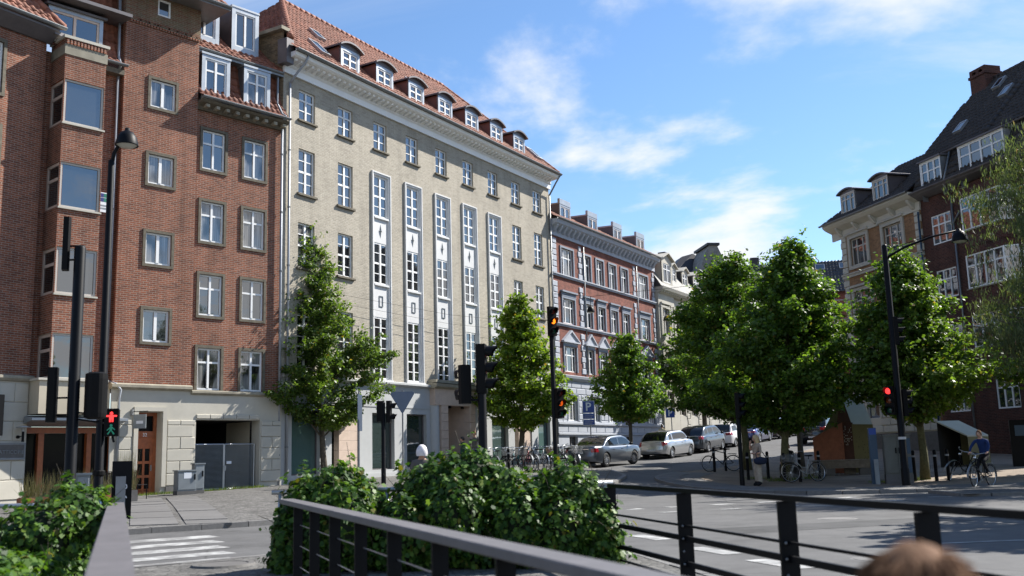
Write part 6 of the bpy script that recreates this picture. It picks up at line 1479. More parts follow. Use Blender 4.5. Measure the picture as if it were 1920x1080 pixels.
cabinet('taller narrow grey cabinet behind the gateway cabinet', -10.72, 33.95, R(42), .34, .3, 1.0, 'cabinet')
cabinet('grey double cabinet beside the signal post at far left', -8.18, 18.8, R(24), .46, .32, 1.06, 'cabinet', 2)
t = cabinet('grey green double door cabinet with two red round stickers on the right corner', 12.42, 33.05, R(-12), .84, .42, 1.58, 'cabinet2', 2, ((.26, 1.28, .1), (.28, .72, .11)), .3)
for z in (.95, .35): boxo('poster', K['blue_panel'], t, .05, .40, -.232, -.226, z, z + .5)
t = at('ticket_post', 'slim dark blue parking pay post beside the double door cabinet', 'pay post', 11.75, 33.3, R(-10)); boxo('body', K['blue_panel'], t, -.12, .12, -.1, .1, -.1, 1.82); boxo('head_panel', K['sign_blue'], t, -.11, .11, -.106, -.1, 1.6, 1.8); boxo('side_plate', K['cabinet'], t, -.06, .08, -.3, -.27, -.1, .8)
bol = None
for k, (x, y, lab) in enumerate(((8.72, 38.3, 'black bollard beside the signal post left of the woman'), (9.55, 38.6, 'black bollard between the woman and the big tree trunk'), (9.75, 37.0, 'black bollard touching the big tree trunk'), (13.35, 34.1, 'black bollard left of the leaning trunk by the lamp mast'), (13.95, 33.8, 'black bollard right of the leaning trunk, left of the tilted bicycle'), (14.4, 33.9, 'black bollard just left of the cyclist'), (10.15, 36.4, 'black bollard by the front wheel of the pale bicycle'), (8.3, 42.6, 'black bollard by the front wheel of the leftmost bicycle'), (8.9, 43.2, 'black bollard by the rear of the leftmost bicycle'), (11.2, 37.6, 'black bollard behind the rear wheel of the pale bicycle'))):
    if bol is None:
        bol = at('bollard', lab, 'bollard', x, y, 0, .1, 'black bollards on the corner'); MB().lathe([(.065, -.1), (.06, .0), (.055, .92), (.06, .93), (.06, .97), (.045, 1.02), (0, 1.03)], (0, 0, 0), 12).build('shaft', K['black'], bol, smooth=True); MB().lathe([(.062, .80), (.066, .80), (.066, .86), (.062, .86)], (0, 0, 0), 12).build('collar', K['iron'], bol)
    else: c = copy_tree(bol); c.location = (x, y, gz(x, y) + .1); c['label'] = lab
# folded steel pavilion
t = at('steel_pavilion', 'folded rust and olive steel pavilion with punched panels behind the bench', 'pavilion', 13.05, 40.0, R(-18))
K['hole_light'] = mat('punched_hole', (.55, .53, .45), .9)  # pale discs paint the light seen through the punched holes
p = MB(); p.prism([(-1.25, 0), (-.08, 0), (-.08, 1.98), (-1.25, 1.42)], -.03, .03); o = p.build('rust_panel', K['corten'], t); o.rotation_euler = (0, 0, R(10))
p = MB(); p.prism([(-.1, 0), (.32, 0), (.32, 1.96), (-.1, 2.02)], 0, .05); o = p.build('dark_panel', K['corten_dark'], t); o.rotation_euler = (0, 0, R(-14))
p = MB(); p.prism([(.3, 0), (1.08, 0), (1.06, 1.86), (.28, 1.9)], -.08, -.03); p.build('olive_panel', K['olive_panel'], t)
p = MB(); p.add([(.28, -.06, 1.9), (1.06, -.06, 1.86), (.68, .75, 3.1), (-.02, .75, 3.1), (.28, 0, 1.9), (1.06, 0, 1.86), (.68, .81, 3.1), (-.02, .81, 3.1)], ((0, 1, 2, 3), (7, 6, 5, 4), (0, 4, 5, 1), (1, 5, 6, 2), (2, 6, 7, 3), (3, 7, 4, 0))); p.build('roof_panel', K['pale_panel'], t)
p = MB(); p.add([(.28, 0, 1.9), (-.02, .78, 3.1), (-.35, .9, 1.9), (-.1, 0, 0), (-.35, .9, 0)], ((0, 1, 2), (0, 2, 4, 3))); p.build('side_panel', K['corten_dark'], t)
p = MB(); p.prism([(-1.0, 0), (1.06, 0), (1.06, 1.9), (.68, 3.05), (-.02, 3.05), (-1.0, 1.4)], .82, .88); p.build('back_panel', K['olive_panel'], t); p = MB(); p.quad((1.07, -.05, 0), (1.07, .85, 0), (1.07, .85, 1.86), (1.07, -.05, 1.86)); p.build('side_panel', K['olive_panel'], t)
rg = random.Random(5); hb_ = MB(); hd_ = MB()
for i in range(34): x, z = rg.randint(0, 5) * .055 - .03, 1.1 + rg.randint(0, 12) * .06; hb_.lathe([(0, -.035), (.018, -.035)], (x, .02, z), 8, axis='y')
for i in range(46): x, z = -1.0 + rg.randint(0, 16) * .055, .25 + rg.randint(0, 20) * .06; hd_.lathe([(0, -.045), (.015, -.045)], (x, -.02 - x * 0, z), 6, axis='y')
for i in range(30): x, z = .42 + rg.randint(0, 9) * .055, .3 + rg.randint(0, 18) * .06; hd_.lathe([(0, -.085), (.015, -.085)], (x, 0, z), 6, axis='y')
o = hb_.build('hole_light_discs', K['hole_light'], t); o.rotation_euler = (0, 0, R(-14)); o['kind'] = 'stuff'; o = hd_.build('punched_dots', K['dark'], t); o['kind'] = 'stuff'
t = at('bench', 'long weathered timber bench on blocks before the steel pavilion', 'bench', 12.75, 38.9, R(-12))
for k in range(3): ubox('seat_board', K['bench'], t, -1.35, 1.0, -.3 + k * .17, -.15 + k * .17, .52, .58, .008)
boxo('front_board', K['bench'], t, -1.35, 1.0, -.33, -.30, .26, .52)
for a, b in ((-1.35, -.55), (.35, .75)): boxo('block', K['plinth'], t, a, b, -.28, .15, -.1, .52)
for k in range(2): boxo('back_block', K['bench'], t, -1.1 + k * .95, -.7 + k * .95, .22, .5, -.1, .40)
t = at('steel_shelter', 'low olive shelter with pale sloping roof behind the cyclist', 'shelter', 17.5, 40.3, R(-20))
p = MB(); f = [(-.62, 0, 1.78), (.48, 0, 1.18), (1.35, 1.3, 1.18), (.3, 1.3, 1.80)]; p.add(f + [(a, b, c + .06) for a, b, c in f], ((3, 2, 1, 0), (4, 5, 6, 7), (0, 1, 5, 4), (1, 2, 6, 5), (2, 3, 7, 6), (3, 0, 4, 7))); p.build('roof', K['pale_panel'], t)
p = MB(); p.quad((.48, 0, -.1), (1.35, 1.3, -.1), (1.35, 1.3, 1.18), (.48, 0, 1.18)); p.quad((.50, .05, -.1), (.50, .05, 1.16), (1.3, 1.25, 1.16), (1.3, 1.25, -.1)); p.build('side_wall', K['olive_panel'], t)
p = MB(); p.quad((.3, 1.29, -.1), (.3, 1.29, 1.78), (1.35, 1.29, 1.18), (1.35, 1.29, -.1)); p.build('back_wall', K['olive_panel'], t); p = MB(); p.quad((-.6, .02, -.1), (-.6, .02, 1.76), (.3, 1.28, 1.78), (.3, 1.28, -.1)); p.build('dark_opening', K['dark'], t)  # near-black sheet across the open left side stands in for inside shade
t = at('info_kiosk', 'dark box kiosk with a blue screen at the right edge behind the cyclist', 'kiosk', 19.7, 39.0, R(-24)); boxo('body', K['black'], t, -.55, .55, -.3, .3, -.1, 1.75); boxo('screen', K['blue_panel'], t, -.38, .2, -.315, -.3, 1.15, 1.55)
# black totem with script, planters and chairs of the terrace
t = at('menu_board', 'black standing board with white script beside the lamp post at left', 'board', -8.50, 21.75, R(25)); boxo('panel', K['black'], t, -.2, .2, -.05, .05, -.1, 1.22); boxo('frame', K['iron'], t, -.14, .06, -.3, -.28, .0, .9); text('script', 'Jagt', K['white_print'], t, (.05, -.055, .45), .26, rot=(math.pi / 2, -math.pi / 2, 0), align='LEFT')
for k, (x, y, lab) in enumerate(((-11.9, 25.5, 'terracotta planter with dry grass before the shop, left of the lamp post'), (-11.3, 26.7, 'terracotta planter with dry grass between lamp post and shop'), (-11.3, 29.3, 'planter with tall dry grass beside the wooden street door'))):
    t = at('planter', lab, 'planter', x, y, R(42), .1, 'terrace planters'); b_ = MB(); b_.box(*((-.6, .6) if k < 2 else (-.25, .25)), -.18, .18, -.05, .34); b_.build('box', K['corten'] if k < 2 else K['plinth'], t); boxo('soil', K['soil'], t, *((-.57, .57) if k < 2 else (-.23, .23)), -.15, .15, .33, .355)
    V = []; F = []
    for i in range(260):
        bx, by = random.uniform(-.55, .55) * (1 if k < 2 else .4), random.uniform(-.14, .14); h_ = random.uniform(.3, .75 if k < 2 else 1.35); lx, ly = random.gauss(0, .12), random.gauss(0, .12); b0 = len(V); V += [(bx - .006, by, .35), (bx + .006, by, .35), (bx + lx + .004, by + ly, .35 + h_), ]; F.append((b0, b0 + 1, b0 + 2))
    me = bpy.data.meshes.new('grasses'); me.from_pydata(V, [], F); me.materials.append(K['reed']); link('grasses', me, t)
chr_ = None
for x, y, a, lab in ((-13.2, 28.9, 20, 'black slatted terrace chair nearest the left edge'), (-12.3, 29.9, -30, 'black slatted terrace chair before the wooden shopfront'), (-11.5, 30.6, 70, 'black slatted terrace chair nearest the street door')):
    if chr_ is None:
        chr_ = at('terrace_chair', lab, 'chair', x, y, R(a), .1, 'terrace chairs')
        for sx in (-.2, .2):
            for sy in (-.2, .2): MB().tube([(sx, sy, 0), (sx, sy, .88 if sy > 0 else .45)], .013, 6).build('leg', K['black'], chr_)
        for k in range(5): ubox('seat_slat', K['black'], chr_, -.21, .21, -.21 + k * .086, -.14 + k * .086, .44, .46, .004)
        for k in range(6): boxo('back_slat', K['black'], chr_, -.19 + k * .07, -.15 + k * .07, .19, .21, .5, .86)
        MB().tube([(-.2, .2, .88), (.2, .2, .88)], .013, 6).build('back_rail', K['black'], chr_)
    else: c = copy_tree(chr_); c.location = (x, y, gz(x, y) + .1); c.rotation_euler = (0, 0, R(a)); c['label'] = lab
# ------------------------------------------------------------------ cars (local x forward, y left, z up)
def car(label, s, t, pm, L, W, belt, roof, rear, front, axles, wr=.32, deck=None, hood=None, yaw=0., alloy='alloy', plate='', group='cars parked along the street', z_b=.2, steer=0., tail=(.62, .95, .62), pillars=None, name='parked_car', cabw=.78):
    """belt/hood/deck: z of shoulder line; rear=(x base, x top), front=(x top, x base); axles=(rear x, front x)"""
    hood = hood or belt - .08; deck = deck or belt
    x_, y_ = st(s, t)
    slope = math.atan2(gz(*st(s + 2, t)) - gz(*st(s - 2, t)), 4.0)
    root = thing(name, label, 'car', (x_, y_, gz(x_, y_)), R(59.34) + R(yaw), group); root.rotation_mode = 'YXZ'
    root.rotation_mode = 'XYZ'; root.rotation_euler = (0, -slope, R(59.34) + R(yaw))
    h = L / 2; body = K[pm]
    def sm(a, b, x): q = min(1, max(0, (x - a) / (b - a))); return q * q * (3 - 2 * q)
    def ztop(x):
        z = deck + (belt - deck) * sm(rear[0] - .2, rear[0] + .5, x)
        z = z + (hood - belt) * sm(front[1] - .1, front[1] + .5, x)
        z -= .16 * sm(h - .55, h, x) ** 2 + .02 * sm(-h + .25, -h, x)
        return z
    def plan(x):
        e = max(0, (abs(x) - (h - .75)) / .75)
        return W / 2 * (1 - (.20 if x > 0 else .13) * e ** 2.4)
    def zbot(x):
        z = z_b + .10 * sm(h - .6, h, abs(x))
        for a in axles:
            d = abs(x - a); r = wr * 1.13
            if d < r: z = max(z, wr + math.sqrt(r * r - d * d))
        return z
    xs = sorted(set([round(q, 3) for q in np.linspace(-h, h, 36)] + [round(a + wr * 1.13 * math.sin(R(k * 15 - 90)), 3) for a in axles for k in range(13)]))
    rows = 8
    def prof(f): return (.93 + .07 * math.sin(min(1, f / .55) * math.pi / 2)) if f < .55 else 1.0 - .085 * ((f - .55) / .45) ** 2
    ring = []; V = []
    for x in xs:
        zb, zt, w = zbot(x), ztop(x), plan(x); idx = []
        side = [(w * prof(max(0, (zb + (zt - zb) * k / rows - z_b) / (zt - z_b))), zb + (zt - zb) * k / rows) for k in range(rows + 1)]
        top = [(side[-1][0] * q, zt + .035 * (1 - q * q) + .01) for q in (.9, .6, .3, 0)]
        half = side + top
        pts = [(x, y, z) for y, z in half] + [(x, -y, z) for y, z in reversed(half[:-1])]
        b = len(V); V += pts; ring.append(list(range(b, b + len(pts))))
    n = len(ring[0]); F = []; tags = []
    for i in range(len(xs) - 1):
        for k in range(n - 1): F.append((ring[i][k], ring[i][k + 1], ring[i + 1][k + 1], ring[i + 1][k])); tags.append('b')
        F.append((ring[i][n - 1], ring[i][0], ring[i + 1][0], ring[i + 1][n - 1])); tags.append('under')
    # end caps as bulged grids
    def cap(i, sgn, bulge):
        NY = 10; r = ring[i]; g = []
        for k in range(rows + 1):
            a = V[r[k]]; w = a[1]; row = []
            for j in range(NY + 1):
                y = w * (1 - 2 * j / NY)
                if j == 0: row.append(r[k]); continue
                if j == NY: row.append(r[n - 1 - k]); continue
                f = k / rows; V.append((a[0] + sgn * (bulge * (1 - (y / w) ** 2) + .05 * math.sin(math.pi * min(1, f * 1.7)) * (1 - (y / w) ** 6)), y, a[2])); row.append(len(V) - 1)
            g.append(row)
        for k in range(rows):
            for j in range(NY): F.append((g[k][j], g[k + 1][j], g[k + 1][j + 1], g[k][j + 1]) if sgn > 0 else (g[k][j], g[k][j + 1], g[k + 1][j + 1], g[k + 1][j])); tags.append(('cap', sgn, k, j))
        F.append(tuple(g[rows][j] for j in range(NY + 1)) + tuple(r[n - 1 - rows - q] for q in range(1, n - 2 * rows - 2 + 1))); tags.append('b')
    cap(0, -1, .10); cap(len(xs) - 1, 1, .12)
    groups = {}
    def addf(nm, f): groups.setdefault(nm, []).append(f)
    for f, tg in zip(F, tags):
        c = np.mean([V[i] for i in f], axis=0); nm = 'body'
        if tg == 'under': nm = 'underbody'
        elif isinstance(tg, tuple):
            if tg[1] < 0:
                if tail[0] < c[2] < tail[1] and abs(c[1]) > tail[2] * W / 2: nm = 'tail_light_l' if c[1] > 0 else 'tail_light_r'
                elif c[2] < .34: nm = 'bumper'
            else:
                if hood - .26 < c[2] < hood - .10 and abs(c[1]) > W * .28: nm = 'headlight_l' if c[1] > 0 else 'headlight_r'
                elif .36 < c[2] < hood - .2 and abs(c[1]) < W * .3: nm = 'grille'
        elif tg == 'b' and c[0] < -h + .28 and tail[0] + .03 < c[2] < tail[1] and abs(c[1]) > W * .38: nm = 'tail_light_l' if c[1] > 0 else 'tail_light_r'
        addf(nm, f)
    # greenhouse
    xr0, xr1 = rear; xf1, xf0 = front; NG = 26
    gx = sorted(set([round(q, 3) for q in np.linspace(xr0, xf0, NG)] + [xr1, xf1]))
    def zroof(x):
        if x < xr1: f = (x - xr0) / (xr1 - xr0); k = math.sin(f * math.pi / 2) ** .9
        elif x > xf1: f = (xf0 - x) / (xf0 - xf1); k = math.sin(f * math.pi / 2) ** .85
        else: k = 1.0
        mid = (xr1 + xf1) / 2 + .25; return -.07 * max(0, (mid - x) / (mid - xr0)) ** 2 * (x > xr0 + .1) + ztop(x) + (roof - .02 - ztop(x)) * k + .02 * max(0, 1 - ((x - mid) / (xf1 - xr1)) ** 2 * 2) * (k > .99)
    gr = []; GV = []; RW = 6
    for x in gx:
        zb = ztop(x) - .01; zt = max(zroof(x), zb + .012); w0 = plan(x) * .895; w1 = W / 2 * cabw - .015; kk = min(1, (zt - zb) / (roof - belt)); wt = w0 + (w1 - w0) * kk
        half = [(w0 + (wt - w0) * (k / RW) ** 1.15, zb + (zt - zb) * k / RW) for k in range(RW + 1)]; half += [(wt * .9, zt + .028 * kk), (wt * .55, zt + .05 * kk), (0, zt + .06 * kk)]
        pts = [(x, y, z) for y, z in half] + [(x, -y, z) for y, z in reversed(half[:-1])]; b = len(GV); GV += pts; gr.append(list(range(b, b + len(pts))))
    m = len(gr[0]); gg = {}
    pillars = pillars or [((xr1 + xf1) / 2 - .02, .05)]
    for i in range(len(gx) - 1):
        xc = (gx[i] + gx[i + 1]) / 2
        for k in range(m - 1):
            f = (gr[i][k], gr[i][k + 1], gr[i + 1][k + 1], gr[i + 1][k]); c = np.mean([GV[q] for q in f], axis=0); kk = k if k < m // 2 else m - 2 - k
            nm = 'cabin'; hh = zroof(xc) - ztop(xc)
            if kk >= RW + 0 and xc < xr1 - .04 and kk >= RW + 1: nm = 'rear_window'
            elif kk >= RW + 1 and xc > xf1 + .02: nm = 'windscreen'
            elif 1 <= kk <= RW - 2 and hh > .2 and xr0 + (xr1 - xr0) * .62 < xc < xf0 - (xf0 - xf1) * .30:
                if not any(abs(xc - p) < w_ for p, w_ in pillars): nm = ('side_window_l' if c[1] > 0 else 'side_window_r') + str(sum(xc > p for p, _ in pillars))
            gg.setdefault(nm, []).append(f)
    def emit(nm, faces, VV, mtl, smooth=True, part=None, parent=root):
        used = sorted({i for f in faces for i in f}); mp = {i: j for j, i in enumerate(used)}
        mb = MB(); mb.add([VV[i] for i in used], [tuple(mp[i] for i in f) for f in faces]); return mb.build(part or nm, mtl, parent, smooth=smooth)
    mats = {'body': body, 'underbody': K['rubber'], 'bumper': K['black_rough'], 'grille': K['black'], 'headlight_l': K['chrome'], 'headlight_r': K['chrome'], 'tail_light_l': K['tail'], 'tail_light_r': K['tail']}
    bo = None
    for nm, fs in groups.items():
        o = emit(nm, fs, V, mats[nm], part=nm.replace('_l', '', 1).replace('tailight', 'tail_light') if False else {'tail_light_l': 'tail_light', 'tail_light_r': 'tail_light', 'headlight_l': 'headlight', 'headlight_r': 'headlight'}.get(nm, nm))
    for nm, fs in gg.items():
        if nm == 'cabin': emit(nm, fs, GV, body)
        elif nm in ('rear_window', 'windscreen'): emit(nm, fs, GV, K['glass_car'])
        else: emit(nm, fs, GV, K['glass_car'], part='side_window')
    # wheels
    for ia, a in enumerate(axles):
        for sd in (1, -1):
            yw = sd * (plan(a) * .955 - .10); 
            ty = MB(); ty.lathe([(wr * .64, -.1), (wr * .93, -.105), (wr, -.07), (wr, .07), (wr * .93, .105), (wr * .64, .1)], (0, 0, 0), 24, axis='y'); w_ = ty.build('wheel', K['rubber'], root, smooth=True, loc=(a, yw, wr)); 
            if ia == 1 and steer: w_.rotation_euler = (0, 0, R(steer))
            rm = MB(); rm.lathe([(wr * .66, sd * .085), (wr * .60, sd * .09), (wr * .57, sd * .05)], (0, 0, 0), 24, axis='y')
            for q in range(10):
                a0 = 2 * math.pi * q / 10; dx = .11
                rm.add([(wr * .12 * math.cos(a0 - .5), sd * .085, wr * .12 * math.sin(a0 - .5)), (wr * .12 * math.cos(a0 + .5), sd * .085, wr * .12 * math.sin(a0 + .5)), (wr * .62 * math.cos(a0 + dx), sd * .08, wr * .62 * math.sin(a0 + dx)), (wr * .62 * math.cos(a0 - dx), sd * .08, wr * .62 * math.sin(a0 - dx))], ((0, 1, 2, 3),))
            rm.lathe([(0, sd * .095), (wr * .15, sd * .09)], (0, 0, 0), 10, axis='y'); rm.build('rim', K[alloy], w_)
            MB().lathe([(0, sd * .03), (wr * .62, sd * .03)], (0, 0, 0), 18, axis='y').build('brake_disc', K['alloy_dark'], w_)
    # small parts
    xb = -h - .115
    pz = .52 if deck > .85 else .48
    pz = tail[0] - .02 if plate == 'high' else .45
    boxo('number_plate', K['plate'], root, xb - .045, xb - .02, -.26, .26, pz, pz + .11)
    for sd in (1, -1):
        mr = MB(); mr.ellipsoid((xf0 - .42, sd * (W / 2 + .07), belt + .07), (.09, .10, .075), 10, 6); mr.build('mirror', K['black'], root, smooth=True)
        for px in (pillars[0][0] + .12, pillars[0][0] - .75): boxo('door_handle', body, root, px, px + .16, sd * (plan(px) * .985) - .012, sd * (plan(px) * .985) + .012, belt - .16, belt - .135)
    boxo('rear_trim', K['chrome'], root, -h - .10, -h - .085, -.55, .55, tail[1] - .01, tail[1] + .012)
    return root
paint('car_greyblue', (.15, .17, .20), .75, .28); 
K['p_grey'] = paint('paint_grey', (.11, .124, .145), .75, .3); K['p_silver'] = paint('paint_silver', (.46, .46, .46), .8, .28); K['p_slate'] = paint('paint_slate', (.05, .06, .072), .7, .28)
K['p_white'] = paint('paint_white', (.70, .70, .71), .0, .3); K['p_blue'] = paint('paint_blue', (.025, .035, .13), .6, .25); K['p_plum'] = paint('paint_plum', (.045, .03, .035), .5, .28); K['p_steel'] = paint('paint_steelblue', (.13, .18, .26), .7, .28); K['p_black'] = paint('paint_black', (.012, .014, .02), .3, .25)
CARS = dict(
  sedan=dict(L=4.9, W=1.85, belt=.96, roof=1.44, rear=(-1.62, -.62), front=(.55, 1.35), axles=(-1.45, 1.45), wr=.345, deck=1.0, hood=.92, tail=(.70, .88, .64), pillars=[(-.02, .05)], plate='high', steer=-14),
  hatch=dict(L=4.25, W=1.80, belt=.97, roof=1.47, rear=(-2.0, -1.2), front=(.40, 1.15), axles=(-1.32, 1.3), wr=.32, deck=.97, hood=.90, tail=(.74, .92, .62), pillars=[(-.10, .05), (-1.02, .05)]),
  mpv=dict(L=4.3, W=1.81, belt=1.02, roof=1.56, rear=(-2.02, -1.2), front=(.5, 1.4), axles=(-1.28, 1.32), wr=.325, deck=1.02, hood=.98, tail=(.80, 1.02, .62), pillars=[(-.05, .05), (-1.0, .05)]),
  mini=dict(L=3.62, W=1.66, belt=.98, roof=1.50, rear=(-1.72, -1.25), front=(.42, 1.15), axles=(-1.08, 1.2), wr=.29, deck=.98, hood=.92, tail=(.80, 1.10, .56), pillars=[(-.35, .05)]),
  coupe=dict(L=4.5, W=1.87, belt=.86, roof=1.30, rear=(-1.9, -.35), front=(.25, 1.05), axles=(-1.2, 1.25), wr=.345, deck=.92, hood=.80, tail=(.72, .82, .1), pillars=[(-.3, .05)]),
  suv=dict(L=4.55, W=1.88, belt=1.12, roof=1.68, rear=(-2.15, -1.65), front=(.5, 1.25), axles=(-1.38, 1.35), wr=.36, deck=1.12, hood=1.06, tail=(.92, 1.14, .5), pillars=[(-.08, .05), (-1.05, .05)], z_b=.26))
car('grey blue sedan parked nearest the corner, rear lamps towards the junction', 45.25, -21.75, 'p_grey', yaw=-3, **CARS['sedan'])
car('silver hatchback parked just ahead of the grey sedan', 54.1, -22.0, 'p_silver', yaw=-2, **dict(CARS['hatch'], steer=-10))
car('slate grey hatchback parked between the silver and the white car', 59.75, -22.0, 'p_slate', **CARS['mpv'])
car('small white three door hatchback with high red rear lamps', 64.9, -22.0, 'p_white', **CARS['mini'])
car('dark blue low coupe parked beyond the white hatchback', 70.0, -22.0, 'p_blue', **CARS['coupe'])
car('dark plum hatchback with wide red lamps beyond the blue coupe', 75.3, -22.0, 'p_plum', alloy='alloy_dark', **CARS['mpv'])
car('steel blue hatchback farther up the row, right of the big trunk', 81.0, -22.0, 'p_steel', **CARS['hatch'])
car('dark hatchback near the top of the parked row', 87.0, -22.0, 'p_slate', **CARS['mpv'])
car('white sport utility car at the top of the visible row', 94.0, -21.9, 'p_white', **CARS['suv'])
car('black sport utility car parked on the right behind the steel pavilion', 66.5, -16.3, 'p_black', **CARS['suv'])
# ------------------------------------------------------------------ bicycles (local x forward, y left, z up)
_bk = {}
def bike_meshes(step):
    if step in _bk: return _bk[step]
    R_ = .345; d = {}
    ty = MB(); n, m = 28, 6
    for i in range(n):
        a = 2 * math.pi * i / n
        for k in range(m): b = 2 * math.pi * k / m; r = R_ - .018 + .018 * math.cos(b); ty.v.append((r * math.cos(a), .018 * math.sin(b), r * math.sin(a)))
    for i in range(n):
        for k in range(m): ty.f.append((i * m + k, ((i + 1) % n) * m + k, ((i + 1) % n) * m + (k + 1) % m, i * m + (k + 1) % m)); ty.m.append(0)
    d['tyre'] = ty.mesh('tyre', K['rubber'], True)
    rm = MB()
    for i in range(n):
        a, b = 2 * math.pi * i / n, 2 * math.pi * (i + 1) / n
        for r0, r1, y0, y1 in ((R_ - .035, R_ - .035, -.012, .012), (R_ - .035, R_ - .05, .012, .0), (R_ - .05, R_ - .035, .0, -.012)): rm.quad((r0 * math.cos(a), y0, r0 * math.sin(a)), (r0 * math.cos(b), y0, r0 * math.sin(b)), (r1 * math.cos(b), y1, r1 * math.sin(b)), (r1 * math.cos(a), y1, r1 * math.sin(a)))
    for i in range(16): a = 2 * math.pi * i / 16; rm.tube([(0, .02 * (-1) ** i, 0), ((R_ - .045) * math.cos(a), 0, (R_ - .045) * math.sin(a))], .0022, 3, cap=False)
    rm.lathe([(0, -.04), (.025, -.04), (.025, .04), (0, .04)], (0, 0, 0), 8, axis='y'); d['rim'] = rm.mesh('rim', K['steel'])
    BB, RA, FA, SEAT, HT, HB = (.0, 0, .29), (-.45, 0, R_), (.62, 0, R_), (-.16, 0, .80), (.40, 0, .90), (.44, 0, .70)
    f = MB(); r = .017
    if step: f.tube([BB, (.2, 0, .40), HB], r, 7); f.tube([(-.07, 0, .52), (.15, 0, .52), (.42, 0, .80)], r * .9, 7)
    else: f.tube([BB, HB], r, 7); f.tube([(-.14, 0, .76), HT], r, 7)
    f.tube([BB, SEAT], r, 7); f.tube([HB, HT], r * 1.2, 7)
    for y in (-.05, .05): f.tube([BB, (RA[0], y, RA[2])], .010, 5); f.tube([(-.13, 0, .70), (RA[0], y, RA[2])], .009, 5); f.tube([(.445, y * .5, .69), (.50, y * .9, .55), (FA[0], y, FA[2])], .012, 5)
    d['frame'] = f
    h = MB(); h.tube([(.40, 0, .88), (.37, 0, 1.02)], .014, 6); h.tube([(.18, .29, 1.05), (.28, .24, 1.07), (.38, .1, 1.04), (.38, -.1, 1.04), (.28, -.24, 1.07), (.18, -.29, 1.05)], .012, 6); d['handlebar'] = h.mesh('handlebar', K['steel'])
    s = MB(); s.ellipsoid((-.24, 0, .93), (.13, .085, .03), 12, 6); s.ellipsoid((-.10, 0, .93), (.10, .035, .025), 10, 6); s.tube([SEAT, (-.19, 0, .92)], .013, 6); d['saddle'] = s.mesh('saddle', K['black_rough'], True)
    g = MB()
    for c, a0, a1 in ((RA, 20, 190), (FA, -5, 150)):
        pts = [(c[0] + (R_ + .03) * math.cos(R(a0 + (a1 - a0) * i / 10)), c[2] + (R_ + .03) * math.sin(R(a0 + (a1 - a0) * i / 10))) for i in range(11)]
        for p, q in zip(pts[:-1], pts[1:]): g.quad((p[0], -.03, p[1]), (p[0], .03, p[1]), (q[0], .03, q[1]), (q[0], -.03, q[1]))
    d['mudguard'] = g
    k_ = MB(); k_.lathe([(.06, -.055), (.095, -.055), (.095, -.05), (.06, -.05)], (0, 0, .29), 16, axis='y'); k_.tube([(0, -.06, .29), (.1, -.09, .16)], .01, 5); k_.tube([(0, .06, .29), (-.1, .09, .42)], .01, 5); k_.box(.05, .15, -.16, -.08, .14, .16); k_.box(-.15, -.05, .08, .16, .41, .43); k_.box(-.45, .0, -.058, -.05, .375, .385); d['crank'] = k_.mesh('crank', K['iron'])
    c = MB(); c.tube([(-.18, .0, .72), (-.62, .06, .74)], .007, 4); c.tube([(-.18, 0, .72), (-.62, -.06, .74)], .007, 4); c.box(-.62, -.25, -.06, .06, .735, .745); c.tube([(-.6, .06, .74), (-.46, .06, R_)], .006, 4); c.tube([(-.6, -.06, .74), (-.46, -.06, R_)], .006, 4); d['carrier'] = c.mesh('carrier', K['iron'])
    b = MB(); X0, X1 = .46, .82
    for z in np.linspace(.72, .98, 6): w = .15 + (z - .72) * .2; xx0, xx1 = X0 - (z - .72) * .1, X1 + (z - .72) * .15; b.tube([(xx0, -w, z), (xx1, -w, z), (xx1, w, z), (xx0, w, z), (xx0, -w, z)], .006, 4)
    for q in range(14):
        f_ = q / 13; b.tube([(X0 + (X1 - X0) * f_, -.15, .72), (X0 - .026 + (X1 - X0 + .065) * f_, -.20, .98)], .004, 3); b.tube([(X0 + (X1 - X0) * f_, .15, .72), (X0 - .026 + (X1 - X0 + .065) * f_, .20, .98)], .004, 3)
    b.box(X0, X1, -.15, .15, .72, .725); d['basket'] = b
    l = MB(); l.ellipsoid((.47, 0, .93), (.04, .04, .04), 8, 6); d['lamp'] = l.mesh('headlamp', K['chrome'], True)
    _bk[step] = d; return d
_bc = {}
def bicycle(label, x, y, yaw, fm='black', step=True, basket=None, guard='black', lean=6., group=None, dz=.1, pitch=0., z=None, turn=0., name='bicycle'):
    d = bike_meshes(step); t = thing(name, label, 'bicycle', (x, y, gz(x, y) + dz if z is None else z), 0, group); t.rotation_euler = (R(lean), R(pitch), yaw)
    def cached(key, mb, m): 
        k = (key, step, m)
        if k not in _bc: _bc[k] = mb.mesh(key, K[m], key == 'frame')
        return _bc[k]
    link('frame', cached('frame', d['frame'], fm), t); link('mudguard', cached('mudguard', d['mudguard'], guard), t)
    for nm in ('handlebar', 'saddle', 'crank', 'carrier', 'lamp'): link('headlamp' if nm == 'lamp' else nm, d[nm], t)
    if basket: link('basket', cached('basket', d['basket'], basket), t)
    for cx in (-.45, .62):
        w = link('wheel', d['tyre'], t, (cx, 0, .345)); link('rim', d['rim'], w); w.rotation_euler = (0, random.uniform(0, 1), R(turn) if cx > 0 else 0)
    return t
K['f_teal'] = mat('teal_enamel', (.05, .22, .24), .35); K['f_green'] = mat('green_enamel', (.03, .12, .07), .35); K['f_pale'] = mat('pale_grey_enamel', (.36, .38, .36), .35); K['f_red'] = mat('red_enamel', (.28, .03, .04), .35); K['f_white'] = mat('white_enamel', (.6, .6, .6), .35); K['wicker'] = mat('wicker', (.12, .07, .035), .8)
